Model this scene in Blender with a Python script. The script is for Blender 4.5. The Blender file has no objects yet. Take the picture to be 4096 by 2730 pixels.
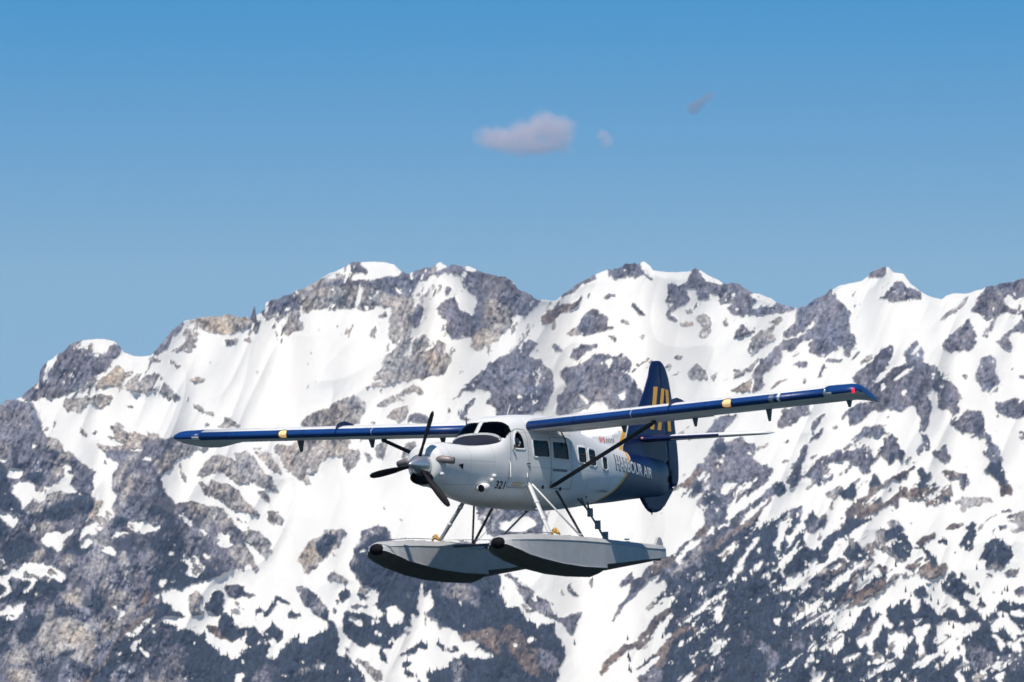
import bpy, bmesh, math, random
import numpy as np
from mathutils import Matrix, Vector
random.seed(7)
sc = bpy.context.scene
C = sc.collection

# ------------------------------------------------------------------ camera, sky, sun, exposure
F_PX = 17270.0                    # focal length in pixels of the 4096 px wide photograph
PITCH = math.radians(7.0)
CAM = Vector((0.0, 0.0, 2.0))
cam = bpy.data.cameras.new('camera')
cam.sensor_width = 36.0
cam.lens = F_PX / 4096.0 * 36.0
cam.clip_start = 0.5
cam.clip_end = 40000.0
cam.dof.use_dof = True
cam.dof.focus_distance = 150.0
cam.dof.aperture_fstop = 3.6
cam_ob = bpy.data.objects.new('camera', cam)
C.objects.link(cam_ob)
cam_ob.location = CAM
cam_ob.rotation_euler = (math.pi / 2 + PITCH, 0, 0)
sc.camera = cam_ob
AX = Vector((1, 0, 0)); AF = Vector((0, math.cos(PITCH), math.sin(PITCH))); AU = Vector((0, -math.sin(PITCH), math.cos(PITCH)))

SUN_AZ, SUN_EL = math.radians(187.0), math.radians(57.0)     # azimuth clockwise from +Y (view direction), elevation
world = bpy.data.worlds.new('World'); sc.world = world
world.use_nodes = True
wn = world.node_tree.nodes; wl = world.node_tree.links
bg = wn['Background']
sky = wn.new('ShaderNodeTexSky'); sky.sky_type = 'NISHITA'
sky.sun_disc = False
sky.sun_elevation = SUN_EL
sky.sun_rotation = SUN_AZ
sky.altitude = 2500.0
sky.air_density = 1.0; sky.dust_density = 0.0; sky.ozone_density = 8.0
# grade of the whole sky towards the photograph's deep cyan blue
sp_ = wn.new('ShaderNodeSeparateColor'); cb_ = wn.new('ShaderNodeCombineColor')
wl.new(sky.outputs['Color'], sp_.inputs[0])
for ch, kn in enumerate((((0, .06), (.6, .20), (1.36, .60), (1.89, 2.5), (3.0, 3.0), (10, 3.4)), ((0, .2), (1.4, 1.15), (2.82, 3.25), (3.66, 4.6), (5, 5.0), (10, 5.4)), ((0, .6), (3.3, 3.1), (5.57, 6.2), (6.76, 6.5), (8, 6.7), (10, 6.8)))):
    dv = wn.new('ShaderNodeMath'); dv.operation = 'MULTIPLY'; dv.inputs[1].default_value = .1
    fcv = wn.new('ShaderNodeFloatCurve'); c_ = fcv.mapping.curves[0]
    c_.points[0].location = (0, kn[0][1]*.1); c_.points[-1].location = (1, kn[-1][1]*.1)
    for a, b in kn[1:-1]: c_.points.new(a*.1, b*.1)
    for q_ in c_.points: q_.handle_type = 'VECTOR'
    fcv.mapping.update()
    ml = wn.new('ShaderNodeMath'); ml.operation = 'MULTIPLY'; ml.inputs[1].default_value = 10.0
    wl.new(sp_.outputs[ch], dv.inputs[0]); wl.new(dv.outputs[0], fcv.inputs['Value']); wl.new(fcv.outputs[0], ml.inputs[0]); wl.new(ml.outputs[0], cb_.inputs[ch])
wl.new(cb_.outputs[0], bg.inputs['Color'])
bg.inputs['Strength'].default_value = 0.10
sun = bpy.data.lights.new('sun', 'SUN')
sun.energy = 4.7; sun.angle = math.radians(0.55); sun.color = (1.0, 0.925, 0.82)
sun_ob = bpy.data.objects.new('sun', sun); C.objects.link(sun_ob)
sd = Vector((math.sin(SUN_AZ) * math.cos(SUN_EL), math.cos(SUN_AZ) * math.cos(SUN_EL), math.sin(SUN_EL)))
sun_ob.rotation_euler = sd.to_track_quat('Z', 'Y').to_euler()
sun_ob.location = (0, -50, 120)
sc.view_settings.view_transform = 'Standard'
sc.view_settings.look = 'None'
sc.view_settings.exposure = 0.0
sc.view_settings.gamma = 1.0
sc.view_settings.use_curve_mapping = False
sc.cycles.volume_bounces = 2
sc.cycles.max_bounces = 8
sc.cycles.transparent_max_bounces = 16

# ------------------------------------------------------------------ helpers
def tag(o, label=None, cat=None, group=None, kind=None):
    if label: o['label'] = label
    if cat: o['category'] = cat
    if group: o['group'] = group
    if kind: o['kind'] = kind
    return o

def new_mat(name, col, rough=0.5, metal=0.0, noise=0.0, nscale=3.0, bump=0.0, spec=0.5, coat=0.0):
    m = bpy.data.materials.new(name); m.use_nodes = True
    nt = m.node_tree; p = nt.nodes['Principled BSDF']
    p.inputs['Base Color'].default_value = (*col, 1)
    p.inputs['Roughness'].default_value = rough
    p.inputs['Metallic'].default_value = metal
    p.inputs['Specular IOR Level'].default_value = spec
    p.inputs['Coat Weight'].default_value = coat
    if noise > 0 or bump > 0:
        tc = nt.nodes.new('ShaderNodeTexCoord'); tx = nt.nodes.new('ShaderNodeTexNoise')
        tx.inputs['Scale'].default_value = nscale; tx.inputs['Detail'].default_value = 6; tx.inputs['Roughness'].default_value = .65
        nt.links.new(tc.outputs['Object'], tx.inputs['Vector'])
        if noise > 0:
            cr = nt.nodes.new('ShaderNodeValToRGB')
            cr.color_ramp.elements[0].position = .3; cr.color_ramp.elements[1].position = .7
            cr.color_ramp.elements[0].color = (*[c * (1 - noise) for c in col], 1)
            cr.color_ramp.elements[1].color = (*[min(1, c * (1 + noise * .5)) for c in col], 1)
            nt.links.new(tx.outputs['Fac'], cr.inputs['Fac']); nt.links.new(cr.outputs['Color'], p.inputs['Base Color'])
        if bump > 0:
            b = nt.nodes.new('ShaderNodeBump'); b.inputs['Strength'].default_value = bump; b.inputs['Distance'].default_value = .02
            nt.links.new(tx.outputs['Fac'], b.inputs['Height']); nt.links.new(b.outputs['Normal'], p.inputs['Normal'])
    return m

def mesh_obj(name, verts, faces, mat=None, parent=None, smooth=True, mats=None, fmat=None):
    me = bpy.data.meshes.new(name)
    me.from_pydata([tuple(v) for v in verts], [], faces)
    if mats:
        for m in mats: me.materials.append(m)
    elif mat: me.materials.append(mat)
    if fmat is not None: me.polygons.foreach_set('material_index', np.asarray(fmat, dtype=np.int32))
    if smooth: me.polygons.foreach_set('use_smooth', np.ones(len(me.polygons), dtype=bool))
    me.update()
    o = bpy.data.objects.new(name, me); C.objects.link(o)
    if parent: o.parent = parent
    return o

def np_grid_mesh(name, P, mat, closed=False):
    """P: rows x cols x 3 -> quad sheet, fast."""
    R, K, _ = P.shape
    idx = np.arange(R * K).reshape(R, K)
    q = np.stack([idx[:-1, :-1], idx[:-1, 1:], idx[1:, 1:], idx[1:, :-1]], -1).reshape(-1, 4)
    me = bpy.data.meshes.new(name)
    me.vertices.add(R * K); me.vertices.foreach_set('co', P.reshape(-1).astype(np.float32))
    me.loops.add(q.size); me.loops.foreach_set('vertex_index', q.reshape(-1).astype(np.int32))
    me.polygons.add(len(q)); me.polygons.foreach_set('loop_start', (np.arange(len(q)) * 4).astype(np.int32))
    me.polygons.foreach_set('use_smooth', np.ones(len(q), dtype=bool))
    me.materials.append(mat); me.update(calc_edges=True)
    o = bpy.data.objects.new(name, me); C.objects.link(o)
    return o

def smooth_interp(x, xs, ys):
    """monotone-ish cubic (Catmull-Rom) interpolation"""
    xs = np.asarray(xs, float); ys = np.asarray(ys, float); x = np.clip(np.asarray(x, float), xs[0], xs[-1])
    d = np.gradient(ys, xs)
    i = np.clip(np.searchsorted(xs, x, side='right') - 1, 0, len(xs) - 2)
    h = xs[i + 1] - xs[i]; t = (x - xs[i]) / h
    return ((2*t**3 - 3*t**2 + 1) * ys[i] + (t**3 - 2*t**2 + t) * h * d[i] + (-2*t**3 + 3*t**2) * ys[i+1] + (t**3 - t**2) * h * d[i+1])

_rng = np.random.RandomState(3)
_tab = _rng.rand(256, 256)
def vnoise(x, y, seed=0):
    x = x + seed * 17.31; y = y + seed * 9.77
    xi = np.floor(x).astype(int); yi = np.floor(y).astype(int)
    fx = x - xi; fy = y - yi
    fx = fx*fx*fx*(fx*(fx*6-15)+10); fy = fy*fy*fy*(fy*(fy*6-15)+10)
    a = _tab[xi & 255, yi & 255]; b = _tab[(xi+1) & 255, yi & 255]
    c = _tab[xi & 255, (yi+1) & 255]; d = _tab[(xi+1) & 255, (yi+1) & 255]
    return (a*(1-fx)+b*fx)*(1-fy) + (c*(1-fx)+d*fx)*fy
def fbm(x, y, scale, octs=4, gain=.5, seed=0):
    s = 0; a = 1; t = 0
    for k in range(octs):
        s = s + a * (vnoise(x/scale, y/scale, seed + k*5) - .5); t += a; a *= gain; scale *= .5
    return s / t * 2        # about -0.7 .. 0.7
def ridged(x, y, scale, octs=4, gain=.55, seed=0):
    s = 0; a = 1; t = 0
    for k in range(octs):
        s = s + a * (1 - np.abs(2*vnoise(x/scale, y/scale, seed + k*5) - 1)); t += a; a *= gain; scale *= .5
    return s / t
HAZE = 0.000028
POSE_A = (-0.500989, 0.057163, 0.069714)
POSE_T = (-2.23182, 2.67819, 93.9582)
# ------------------------------------------------------------------ the mountain: outcrop map, relief
# Where rock, scrub, wood and snow lie on the face, as outlines traced in survey sheets.
# sheet: origin x, origin y, scale.  classes: s snow, r grey rock, d dark rock (some shade painted into it), n pale rock, f wood, b brown heath, m open wood on snow
SHEETS = {'A': (0,1000,.595),'B': (0,1800,.595),'C': (1000,1000,.595),'D': (1300,2100,.595),'E': (2000,1000,.595),'F': (2700,1000,.5933),'G': (2700,1800,.5933)}
SKY = {'A': "0,1050 40,1015 90,1003 150,985 190,940 260,880 270,810 320,755 400,695 470,640 520,615 600,602 700,600 770,615 800,650 830,690 900,715 960,718 1015,708 1060,660 1110,590 1170,535 1240,480 1300,462 1400,448 1500,443 1600,443 1660,455 1700,455 1740,430 1780,395 1785,350 1850,330 1920,305",
 'C': "250,305 340,270 420,225 520,165 610,130 650,112 700,88 745,85 830,80 900,85 970,100 1000,130 1040,160 1070,165 1110,145 1160,130 1220,118 1245,92 1280,82 1305,95 1330,115 1370,97 1420,115 1470,112 1500,130 1560,150 1640,175 1720,190 1770,220 1800,260 1870,300 1930,335",
 'E': "270,335 350,345 380,340 440,290 500,240 580,200 650,160 720,135 760,140 800,125 850,90 900,85 940,95 970,80 1010,110 1030,140 1100,150 1180,152 1260,145 1310,130 1350,140 1400,170 1470,205 1520,235 1570,225 1610,235 1660,270 1690,295 1740,295 1810,325 1880,360 1950,380 2000,395 2060,370 2120,330 2180,300",
 'F': "1070,265 1100,245 1180,225 1260,210 1300,180 1320,150 1370,130 1410,115 1440,118 1470,150 1540,160 1560,190 1600,240 1660,285 1720,315 1780,330 1800,335 1830,310 1880,295 1950,295 2000,285 2060,265 2110,245 2180,235 2250,215 2300,205 2353,190"}
PATCH = {}
PATCH['A'] = """
d 150,990 260,880 270,800 330,750 420,680 520,615 560,605 540,640 505,665 590,670 640,690 710,705 740,650 775,640 800,650 820,700 760,750 720,800 660,840 600,890 520,950 440,985 340,1000 240,1015 190,1020
n 790,780 830,790 850,820 890,810 880,840 820,880 770,920 640,940 630,920 700,850
r 690,830 600,900 500,980 415,1030 430,1040 520,985 620,910
r 800,920 860,880 940,840 930,880 900,910 950,890 990,840 1050,825 1090,850 1120,900 1160,940 1200,980 1210,1005 1140,995 1050,950 1000,960 1000,980 930,965 870,950
n 430,1040 480,1010 560,1000 580,960 590,1000 640,970 700,960 760,990 730,1030 660,1065 610,1030 560,1070 550,1110 500,1090 450,1070
r 990,745 1050,725 1100,730 1080,760 1030,762
r 1140,735 1180,765 1220,775 1200,800 1160,780
n 1270,880 1310,855 1380,862 1360,880 1300,888
n 1290,1048 1330,1045 1360,1070 1320,1072
n 1320,1085 1400,1085 1440,1105 1440,1120 1380,1105
d 1020,705 1070,650 1120,585 1180,530 1240,480 1240,510 1190,570 1150,600 1130,660 1100,690 1060,700
n 1250,470 1320,455 1420,440 1520,435 1620,435 1690,450 1740,430 1700,490 1640,530 1560,560 1520,575 1470,560 1400,555 1340,520 1290,490
r 1240,520 1290,550 1310,590 1350,600 1300,620 1320,650 1280,690 1230,680 1150,670 1200,650 1230,620 1260,600 1220,560
r 1500,610 1550,590 1600,600 1590,640 1530,630
n 1640,600 1690,595 1670,620 1630,625
d 1740,430 1780,395 1780,345 1850,325 1920,300 2000,300 2010,350 2020,420 2010,470 2030,500 2045,540 1980,555 1910,560 1900,520 1920,450 1870,470 1800,470 1790,440
r 2010,300 2060,250 2150,215 2250,190 2353,130 2353,390 2270,400 2180,395 2100,405 2060,435 2045,420 2030,340
d 0,1040 90,995 150,1010 200,1030 230,1060 255,1110 300,1160 270,1210 300,1250 390,1270 420,1330 480,1400 540,1450 600,1490 650,1513 0,1513
s 135,1005 190,1010 200,1030 150,1035
s 180,1105 205,1110 195,1125
s 210,1300 240,1300 250,1330 220,1340
r 330,1250 400,1290 420,1360 420,1513 300,1513 280,1400 320,1330
r 730,1190 790,1160 840,1180 830,1210 900,1220 960,1240 1000,1250 985,1200 1030,1230 1080,1260 1130,1280 1180,1260 1300,1270 1400,1320 1400,1350 1300,1380 1200,1390 1180,1450 1120,1490 1050,1513 760,1513 790,1440 720,1380 690,1330 640,1290 720,1310 760,1280 700,1240 780,1250
d 960,1260 1080,1280 1180,1290 1150,1360 1080,1400 1030,1380 960,1330
s 640,1260 720,1250 830,1290 840,1310 760,1320 650,1280
d 770,1513 840,1420 900,1370 950,1370 960,1420 1010,1440 1050,1513
s 850,1370 900,1340 940,1365 900,1362
s 970,1370 1000,1340 1015,1355
s 945,1400 990,1385 1025,1410 1000,1418
r 1380,1170 1420,1180 1400,1200 1375,1195
r 1430,1200 1500,1180 1520,1135 1580,1150 1620,1180 1650,1195
r 2030,1180 2060,1120 2130,1090 2180,1080 2240,1070 2270,1020 2353,1000 2353,1290 2353,1310 2300,1380 2170,1410 2150,1460 2060,1500 1990,1513 1950,1460 1890,1390 1840,1310 1900,1300 1990,1350 2010,1300 2030,1240
n 590,1215 640,1235 680,1215 620,1225
n 390,1125 470,1150 440,1135
n 520,1200 580,1230 600,1260 550,1230
n 840,1040 890,1050 900,1065 860,1060"""
PATCH['B'] = """
d 0,0 470,0 560,100 650,160 620,260 700,330 760,250 760,180 800,60 860,20 950,10 1020,80 1060,180 1120,280 1190,360 1270,345 1400,370 1480,390 1560,470 1640,540 1780,570 1830,640 1800,720 1720,740 1750,830 1650,800 1600,790 1500,840 1380,880 1240,930 1150,990 1080,1000 1040,1100 850,1250 820,1330 1000,1240 1100,1180 1160,1150 1300,1220 1400,1240 1420,1300 1480,1350 1560,1400 1660,1350 1720,1310 1800,1290 1960,1270 2090,1300 2353,1420 2353,1720 0,1720
r 790,700 860,690 900,760 1000,780 1030,880 980,980 900,1080 830,1060 780,1000 840,900 870,870
n 300,1180 420,1100 560,1120 700,1150 760,1200 700,1300 650,1400 560,1500 400,1480 280,1300
r 540,940 600,930 600,1100 560,1110
r 420,950 520,920 500,1060 380,1080 330,1150 300,1130
r 300,140 440,110 430,200 340,240 290,200
r 290,330 430,280 450,320 390,400 300,400
r 170,380 230,335 280,400 230,450
r 1200,440 1270,370 1400,380 1500,420 1560,480 1450,520 1340,540 1260,480
r 1620,560 1720,545 1800,590 1830,680 1780,720 1700,660
r 1590,620 1650,680 1720,760 1740,820 1600,780 1540,700
r 850,60 920,20 960,60 900,140 800,200 780,160
f 0,80 40,130 90,240 120,330 170,420 140,470 60,420 0,430
f 330,30 390,10 400,90 340,100
f 480,280 560,250 640,310 600,370 440,430 300,430 280,400 400,370
f 0,600 60,560 200,560 290,590 260,650 120,720 20,760
f 500,560 620,470 560,620 430,680 390,720 420,640
f 840,450 960,380 1080,390 1120,450 1180,560 1100,640 980,640 920,570 860,520
f 1050,750 1180,560 1260,660 1200,730 1240,800 1180,900 1060,960 1000,930
f 1330,720 1480,760 1500,840 1380,880 1300,860 1380,800
f 600,930 700,960 730,1050 680,1110 620,1090
f 0,960 120,900 300,880 280,980 120,1000 30,1040
f 180,1160 300,1110 260,1180 100,1280 0,1370 40,1300
f 720,1330 860,1280 1060,1040 1160,1040 1160,1130 1040,1200 980,1260 900,1330 820,1430 720,1500 640,1560 560,1720 700,1420
f 1200,1240 1350,1220 1400,1280 1500,1380 1600,1440 1720,1330 1800,1300 1900,1290 2050,1330 2353,1480 2353,1720 1150,1720 1230,1400
f 1480,1110 1560,1120 1600,1180 1560,1270 1490,1230
b 840,1200 980,1100 1050,1040 1000,1130 860,1240 760,1330 640,1480 580,1560 520,1720 600,1450 720,1290
b 1380,1200 1480,1190 1600,1260 1550,1290 1450,1230
s 470,0 710,0 740,60 790,80 800,130 740,200 700,270 740,300 790,290 760,350 780,430 700,480 650,550 600,590 560,620 530,610 560,520 600,470 560,480 620,420 660,370 620,300 600,270 640,220 650,150 600,130 560,90
s 0,50 40,60 40,100 10,90
s 45,140 90,120 150,130 170,170 120,205 60,180
s 90,240 150,210 230,250 300,250 400,230 430,160 420,100 450,80 480,110 470,190 440,240 500,260 480,310 420,300 380,280 290,350 220,340 180,380 160,420 140,360 100,310
s 0,440 50,420 130,470 80,530 40,480
s 215,530 245,500 255,545 220,560
s 275,590 340,550 420,560 495,530 440,600 430,660 390,700 350,660 290,640
s 860,480 930,490 1000,470 1020,510 1070,520 1040,550 970,560 950,575 890,540
s 735,590 790,550 850,545 830,580 760,605
s 640,670 700,660 740,630 750,670 785,710 760,720 700,690
s 550,660 600,600 630,640 590,665
s 0,830 100,780 180,760 290,760 380,800 450,870 420,895 330,850 260,860 230,900 170,975 150,900 190,860 100,850 60,900 70,950 0,1000 40,900 0,860
s 0,1090 60,1060 170,1030 150,1080 60,1150 40,1130 50,1100 0,1110
s 1200,420 1250,420 1290,510 1260,515
s 1335,530 1400,565 1380,585
s 1440,590 1480,545 1540,555 1550,620 1500,650 1460,620
s 1560,480 1640,470 1720,540 1600,530
s 1200,740 1280,720 1340,740 1375,790 1360,840 1300,865 1250,840 1330,800 1290,760 1210,755
s 1360,700 1400,700 1410,730 1370,720
s 1120,690 1170,695 1150,710
s 1070,880 1110,860 1130,880 1080,910
s 1155,880 1180,870 1170,900
s 1030,990 1060,950 1100,960 1150,945 1130,980 1040,1010
s 780,1100 810,1060 850,1100 820,1150 790,1150
s 850,1250 940,1170 1035,1110 1000,1170 900,1240
s 1010,1180 1050,1160 1050,1230 1020,1245
s 880,1400 900,1320 940,1270 930,1320 900,1400
s 940,1350 960,1340 1000,1370 1005,1400 960,1395
s 790,1380 820,1345 830,1360
s 1120,1130 1180,1110 1290,1180 1310,1220 1230,1200 1160,1180
s 1590,1563 1640,1490 1640,1563
s 2100,1450 2140,1420 2220,1480 2150,1490
s 1870,1510 1940,1490 1930,1530
r 1310,170 1380,60 1440,35 1540,40 1620,100 1690,200 1650,230 1560,200 1480,150 1400,180
r 1335,220 1400,240 1440,210 1520,200 1600,270 1640,350 1690,370 1750,440 1690,440 1560,380 1500,330 1400,300 1360,270
r 1590,100 1620,60 1720,160 1800,200 1870,270 1820,280 1740,220
r 1700,0 1800,0 1880,90 1900,170 1850,170 1780,100
r 1860,0 2353,0 2320,30 2160,60 2150,140 2060,190 1980,190 1920,90
r 1790,400 1850,400 1900,470 1900,520 1860,530 1810,450
r 1740,280 1790,290 1810,340 1760,320
n 2000,740 2100,600 2200,550 2310,545 2290,620 2250,720 2120,790 2070,840 2030,790
f 2130,640 2190,570 2240,600 2220,660 2160,690
r 2310,100 2353,20 2353,160 2320,150
d 2200,830 2280,820 2353,870 2353,890 2220,880
r 1210,60 1260,200 1265,250 1240,230
d 1280,990 1330,960 1370,1000 1400,1010 1410,960 1460,940 1510,960 1500,1050 1480,1110 1420,1080 1340,1090 1290,1040
d 1510,910 1640,910 1640,970 1720,975 1650,1000 1520,990
d 1990,940 2040,915 2110,940 2170,1000 2220,1100 2250,1230 2260,1330 2353,1430 2353,1563 2200,1500 2200,1230 2130,1100 2050,1050 2000,990
m 1700,1080 1800,970 1900,980 2000,1040 2100,1100 2200,1200 2150,1250 2000,1200 1900,1220 1750,1250 1660,1300 1640,1200
f 2230,960 2300,960 2353,940 2353,1010 2270,1010
f 2220,1060 2290,1070 2280,1110 2230,1090
f 2300,1150 2353,1070 2353,1250 2300,1200"""
PATCH['D'] = """
d 0,50 120,30 150,60 100,130 80,200 0,270
d 20,320 100,320 170,380 140,390 30,370
d 160,260 200,160 250,40 330,0 420,20 450,110 1000,110 1140,320 1180,420 1210,500 1330,580 1380,660 1460,650 1540,640 1560,720 1620,820 1600,900 1570,1100 700,1100 690,1000 860,930 920,870 1030,840 930,790 900,720 760,700 740,640 690,620 660,690 560,680 530,720 440,740 420,820 370,800 380,870 320,840 200,810 110,700 130,620 120,560 180,440 240,390
f 760,540 850,480 950,540 1060,520 1200,560 1280,600 1330,700 1200,700 1050,660 900,680 780,650
f 130,600 240,580 400,620 420,700 380,800 330,840 200,800 120,720
f 400,450 540,480 600,600 560,660 540,620 520,590 430,540
f 700,1000 860,930 960,900 1100,900 1200,960 1260,1100 700,1100
f 1400,700 1540,660 1560,740 1600,820 1560,860 1450,800
f 200,170 330,60 420,80 440,200 380,330 300,330 220,280
d 1010,-260 1100,-330 1180,-380 1300,-330 1420,-250 1500,-60 1440,100 1380,180 1240,150 1100,60 1020,-60
s 1180,-30 1380,-80 1420,0 1300,60 1180,40
b 910,720 1100,690 1200,720 1260,800 1200,850 1080,800 960,760
b 1250,870 1330,890 1420,940 1450,1020 1340,1040 1280,960
s 0,470 60,450 130,460 220,440 240,410 300,430 360,480 350,530 290,560 380,590 400,620 300,610 180,580 100,600 30,550
s 415,560 470,545 520,590 525,650 450,690 420,640
s 620,540 640,380 660,390 650,500 720,450 730,540 690,600 670,680 600,690 570,600 630,620
s 310,640 350,650 340,690 315,680
s 170,620 240,650 245,690 200,690
s 330,710 375,730 360,760 330,745
m 460,800 560,690 650,690 730,620 760,690 900,710 910,770 860,800 900,830 930,870 860,920 840,960 700,1000 690,1059 600,1059 520,1000 560,900 480,900
s 560,690 650,690 730,620 760,690 900,710 910,770 860,800 700,740 600,760
s 950,850 1020,830 1100,870 1150,890 1120,900 960,880
s 930,780 990,770 1010,820 950,820
s 1140,340 1200,340 1260,430 1330,520 1400,590 1455,610 1420,690 1380,650 1330,570 1250,540 1210,490 1180,430
s 1370,760 1420,740 1420,780 1380,790
s 1320,740 1330,730 1325,765
s 895,520 920,490 915,530
s 545,370 570,500 550,500
s 220,185 240,170 290,185 240,195
f 0,560 60,640 80,760 100,840 180,930 250,1010 330,1100 0,1100
s 80,840 120,830 140,890 100,890
s 0,640 20,650 15,700 0,700
n 210,890 300,910 380,990 390,1040 310,1030 230,950
d 1190,330 1260,380 1380,460 1480,520 1560,610 1620,640 1700,600 1740,590 1700,640 1670,740 1600,700 1540,640 1440,570 1330,470 1250,400
d 1630,385 1670,420 1705,485 1690,490 1640,430
d 1560,410 1620,480 1600,470
d 1780,370 1810,370 1800,430
d 2353,190 2250,230 2130,380 2060,460 1990,560 1915,685 1990,600 2080,520 2160,430 2240,330 2353,250
d 1980,380 2030,330 2090,310 2060,390 2000,420
f 2200,540 2230,480 2290,420 2353,380 2353,450 2280,540 2210,560
d 2353,480 2300,560 2180,680 2090,740 2050,790 1940,860 1850,960 1840,1020 1870,1020 1960,920 2080,820 2160,800 2220,720 2300,650 2353,590
b 2353,700 2200,810 2150,900 2120,960 2200,910 2353,830
f 2353,850 2200,930 2100,1040 2110,1100 2353,1100
d 1890,850 2000,750 2010,760 1900,870"""
PATCH['C'] = """
r 100,345 200,305 320,290 380,245 470,210 600,170 660,105 700,82 745,82 760,130 800,155 790,180 740,150 660,165 650,190 800,205 950,195 1040,155 1075,180 1110,140 1220,112 1245,86 1260,130 1220,160 1150,190 1130,230 1080,310 1100,350 1110,400 1090,520 1080,580 1040,600 1000,610 970,625 930,590 920,520 960,440 960,390 850,380 780,420 700,390 620,390 560,395 430,395 380,435 345,410 340,300 330,370 320,480 360,540 260,560 220,550 240,450 130,470 110,420
d 350,290 600,180 800,205 1040,160 1110,145 1220,112 1220,160 1130,230 1070,330 960,300 830,250 660,240 480,260 380,300
d 640,150 700,82 745,82 760,130 800,155 790,180 740,150 660,165
d 100,345 200,305 325,295 320,420 230,440 120,420
s 250,310 340,275 420,230 520,170 610,135 645,115 640,150 560,180 470,212 390,245 320,295
s 970,250 1000,240 1020,290 995,305
s 1075,180 1100,148 1112,160 1100,190
r 870,430 930,420 925,445 860,445
d 1320,115 1370,90 1420,110 1480,145 1640,170 1740,190 1790,245 1870,296 1970,340 1940,380 1900,410 1850,440 1780,450 1750,520 1700,570 1640,590 1620,630 1520,680 1490,650 1480,590 1430,570 1400,600 1350,590 1310,540 1320,480 1270,440 1260,400 1320,330 1380,320 1420,400 1490,440 1530,320 1470,280 1430,220 1410,160 1340,160 1240,180 1240,150
n 1480,590 1560,520 1650,530 1700,570 1620,630 1520,680 1490,650
r 1600,320 1760,400 1760,500 1640,560 1560,500
d 1300,290 1330,235 1360,270 1350,300 1310,300
d 1090,520 1110,400 1130,350 1200,400 1180,470 1120,530
r 1140,330 1190,260 1220,230 1180,310 1150,350
r 1080,590 1130,560 1180,580 1200,640 1180,670 1230,660 1250,600 1270,590 1310,630 1320,680 1280,690 1340,710 1360,760 1300,810 1280,840 1100,880 950,910 870,920 900,860 840,870 810,860 880,800 900,730 960,680 1000,620
n 1190,690 1340,710 1360,760 1280,840 1200,840
r 760,930 850,880 900,890 840,920
r 850,1060 900,1020 980,990 1050,1010 960,1040 880,1065
r 940,1000 1020,950 1090,915 1150,930 1190,975 1120,960 1060,970
r 920,1130 980,1070 1060,1050 1070,1100 1020,1140 960,1145
d 1050,1160 1080,1110 1140,1100 1200,1130 1220,1165
r 340,1180 380,1110 460,1080 540,1060 580,1010 720,990 780,1020 770,1080 740,1165 500,1180
r 790,1160 830,1150 880,1165
d 1310,1050 1400,960 1500,870 1620,760 1760,690 1830,610 1890,600 1930,630 1900,650 1910,700 1900,740 1960,740 2020,820 2040,880 2030,960 2000,1050 1980,1100 1920,1080 1900,1120 1640,1120 1660,1060 1580,1030 1630,960 1530,930 1440,950 1350,1020
s 1800,970 1830,980 1820,1010 1800,1000
s 1620,830 1650,800 1640,820
d 1400,1110 1430,1050 1500,1000 1540,970 1480,1060 1440,1120 1500,1130 1420,1150
r 1310,1100 1340,1060 1340,1100
r 630,1370 680,1340 740,1340 750,1390 720,1460 660,1500 630,1460
r 770,1380 810,1370 830,1400 800,1430
r 840,1330 920,1280 920,1340 900,1410 850,1390
r 1050,1300 1120,1290 1120,1360 1060,1380 1000,1400
r 0,1340 60,1330 140,1380 180,1440 190,1513 100,1480 40,1420
r 160,1310 330,1300 640,1290 690,1300 640,1360 600,1400 480,1420 470,1480 400,1513 310,1513 260,1450 180,1370"""
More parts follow.
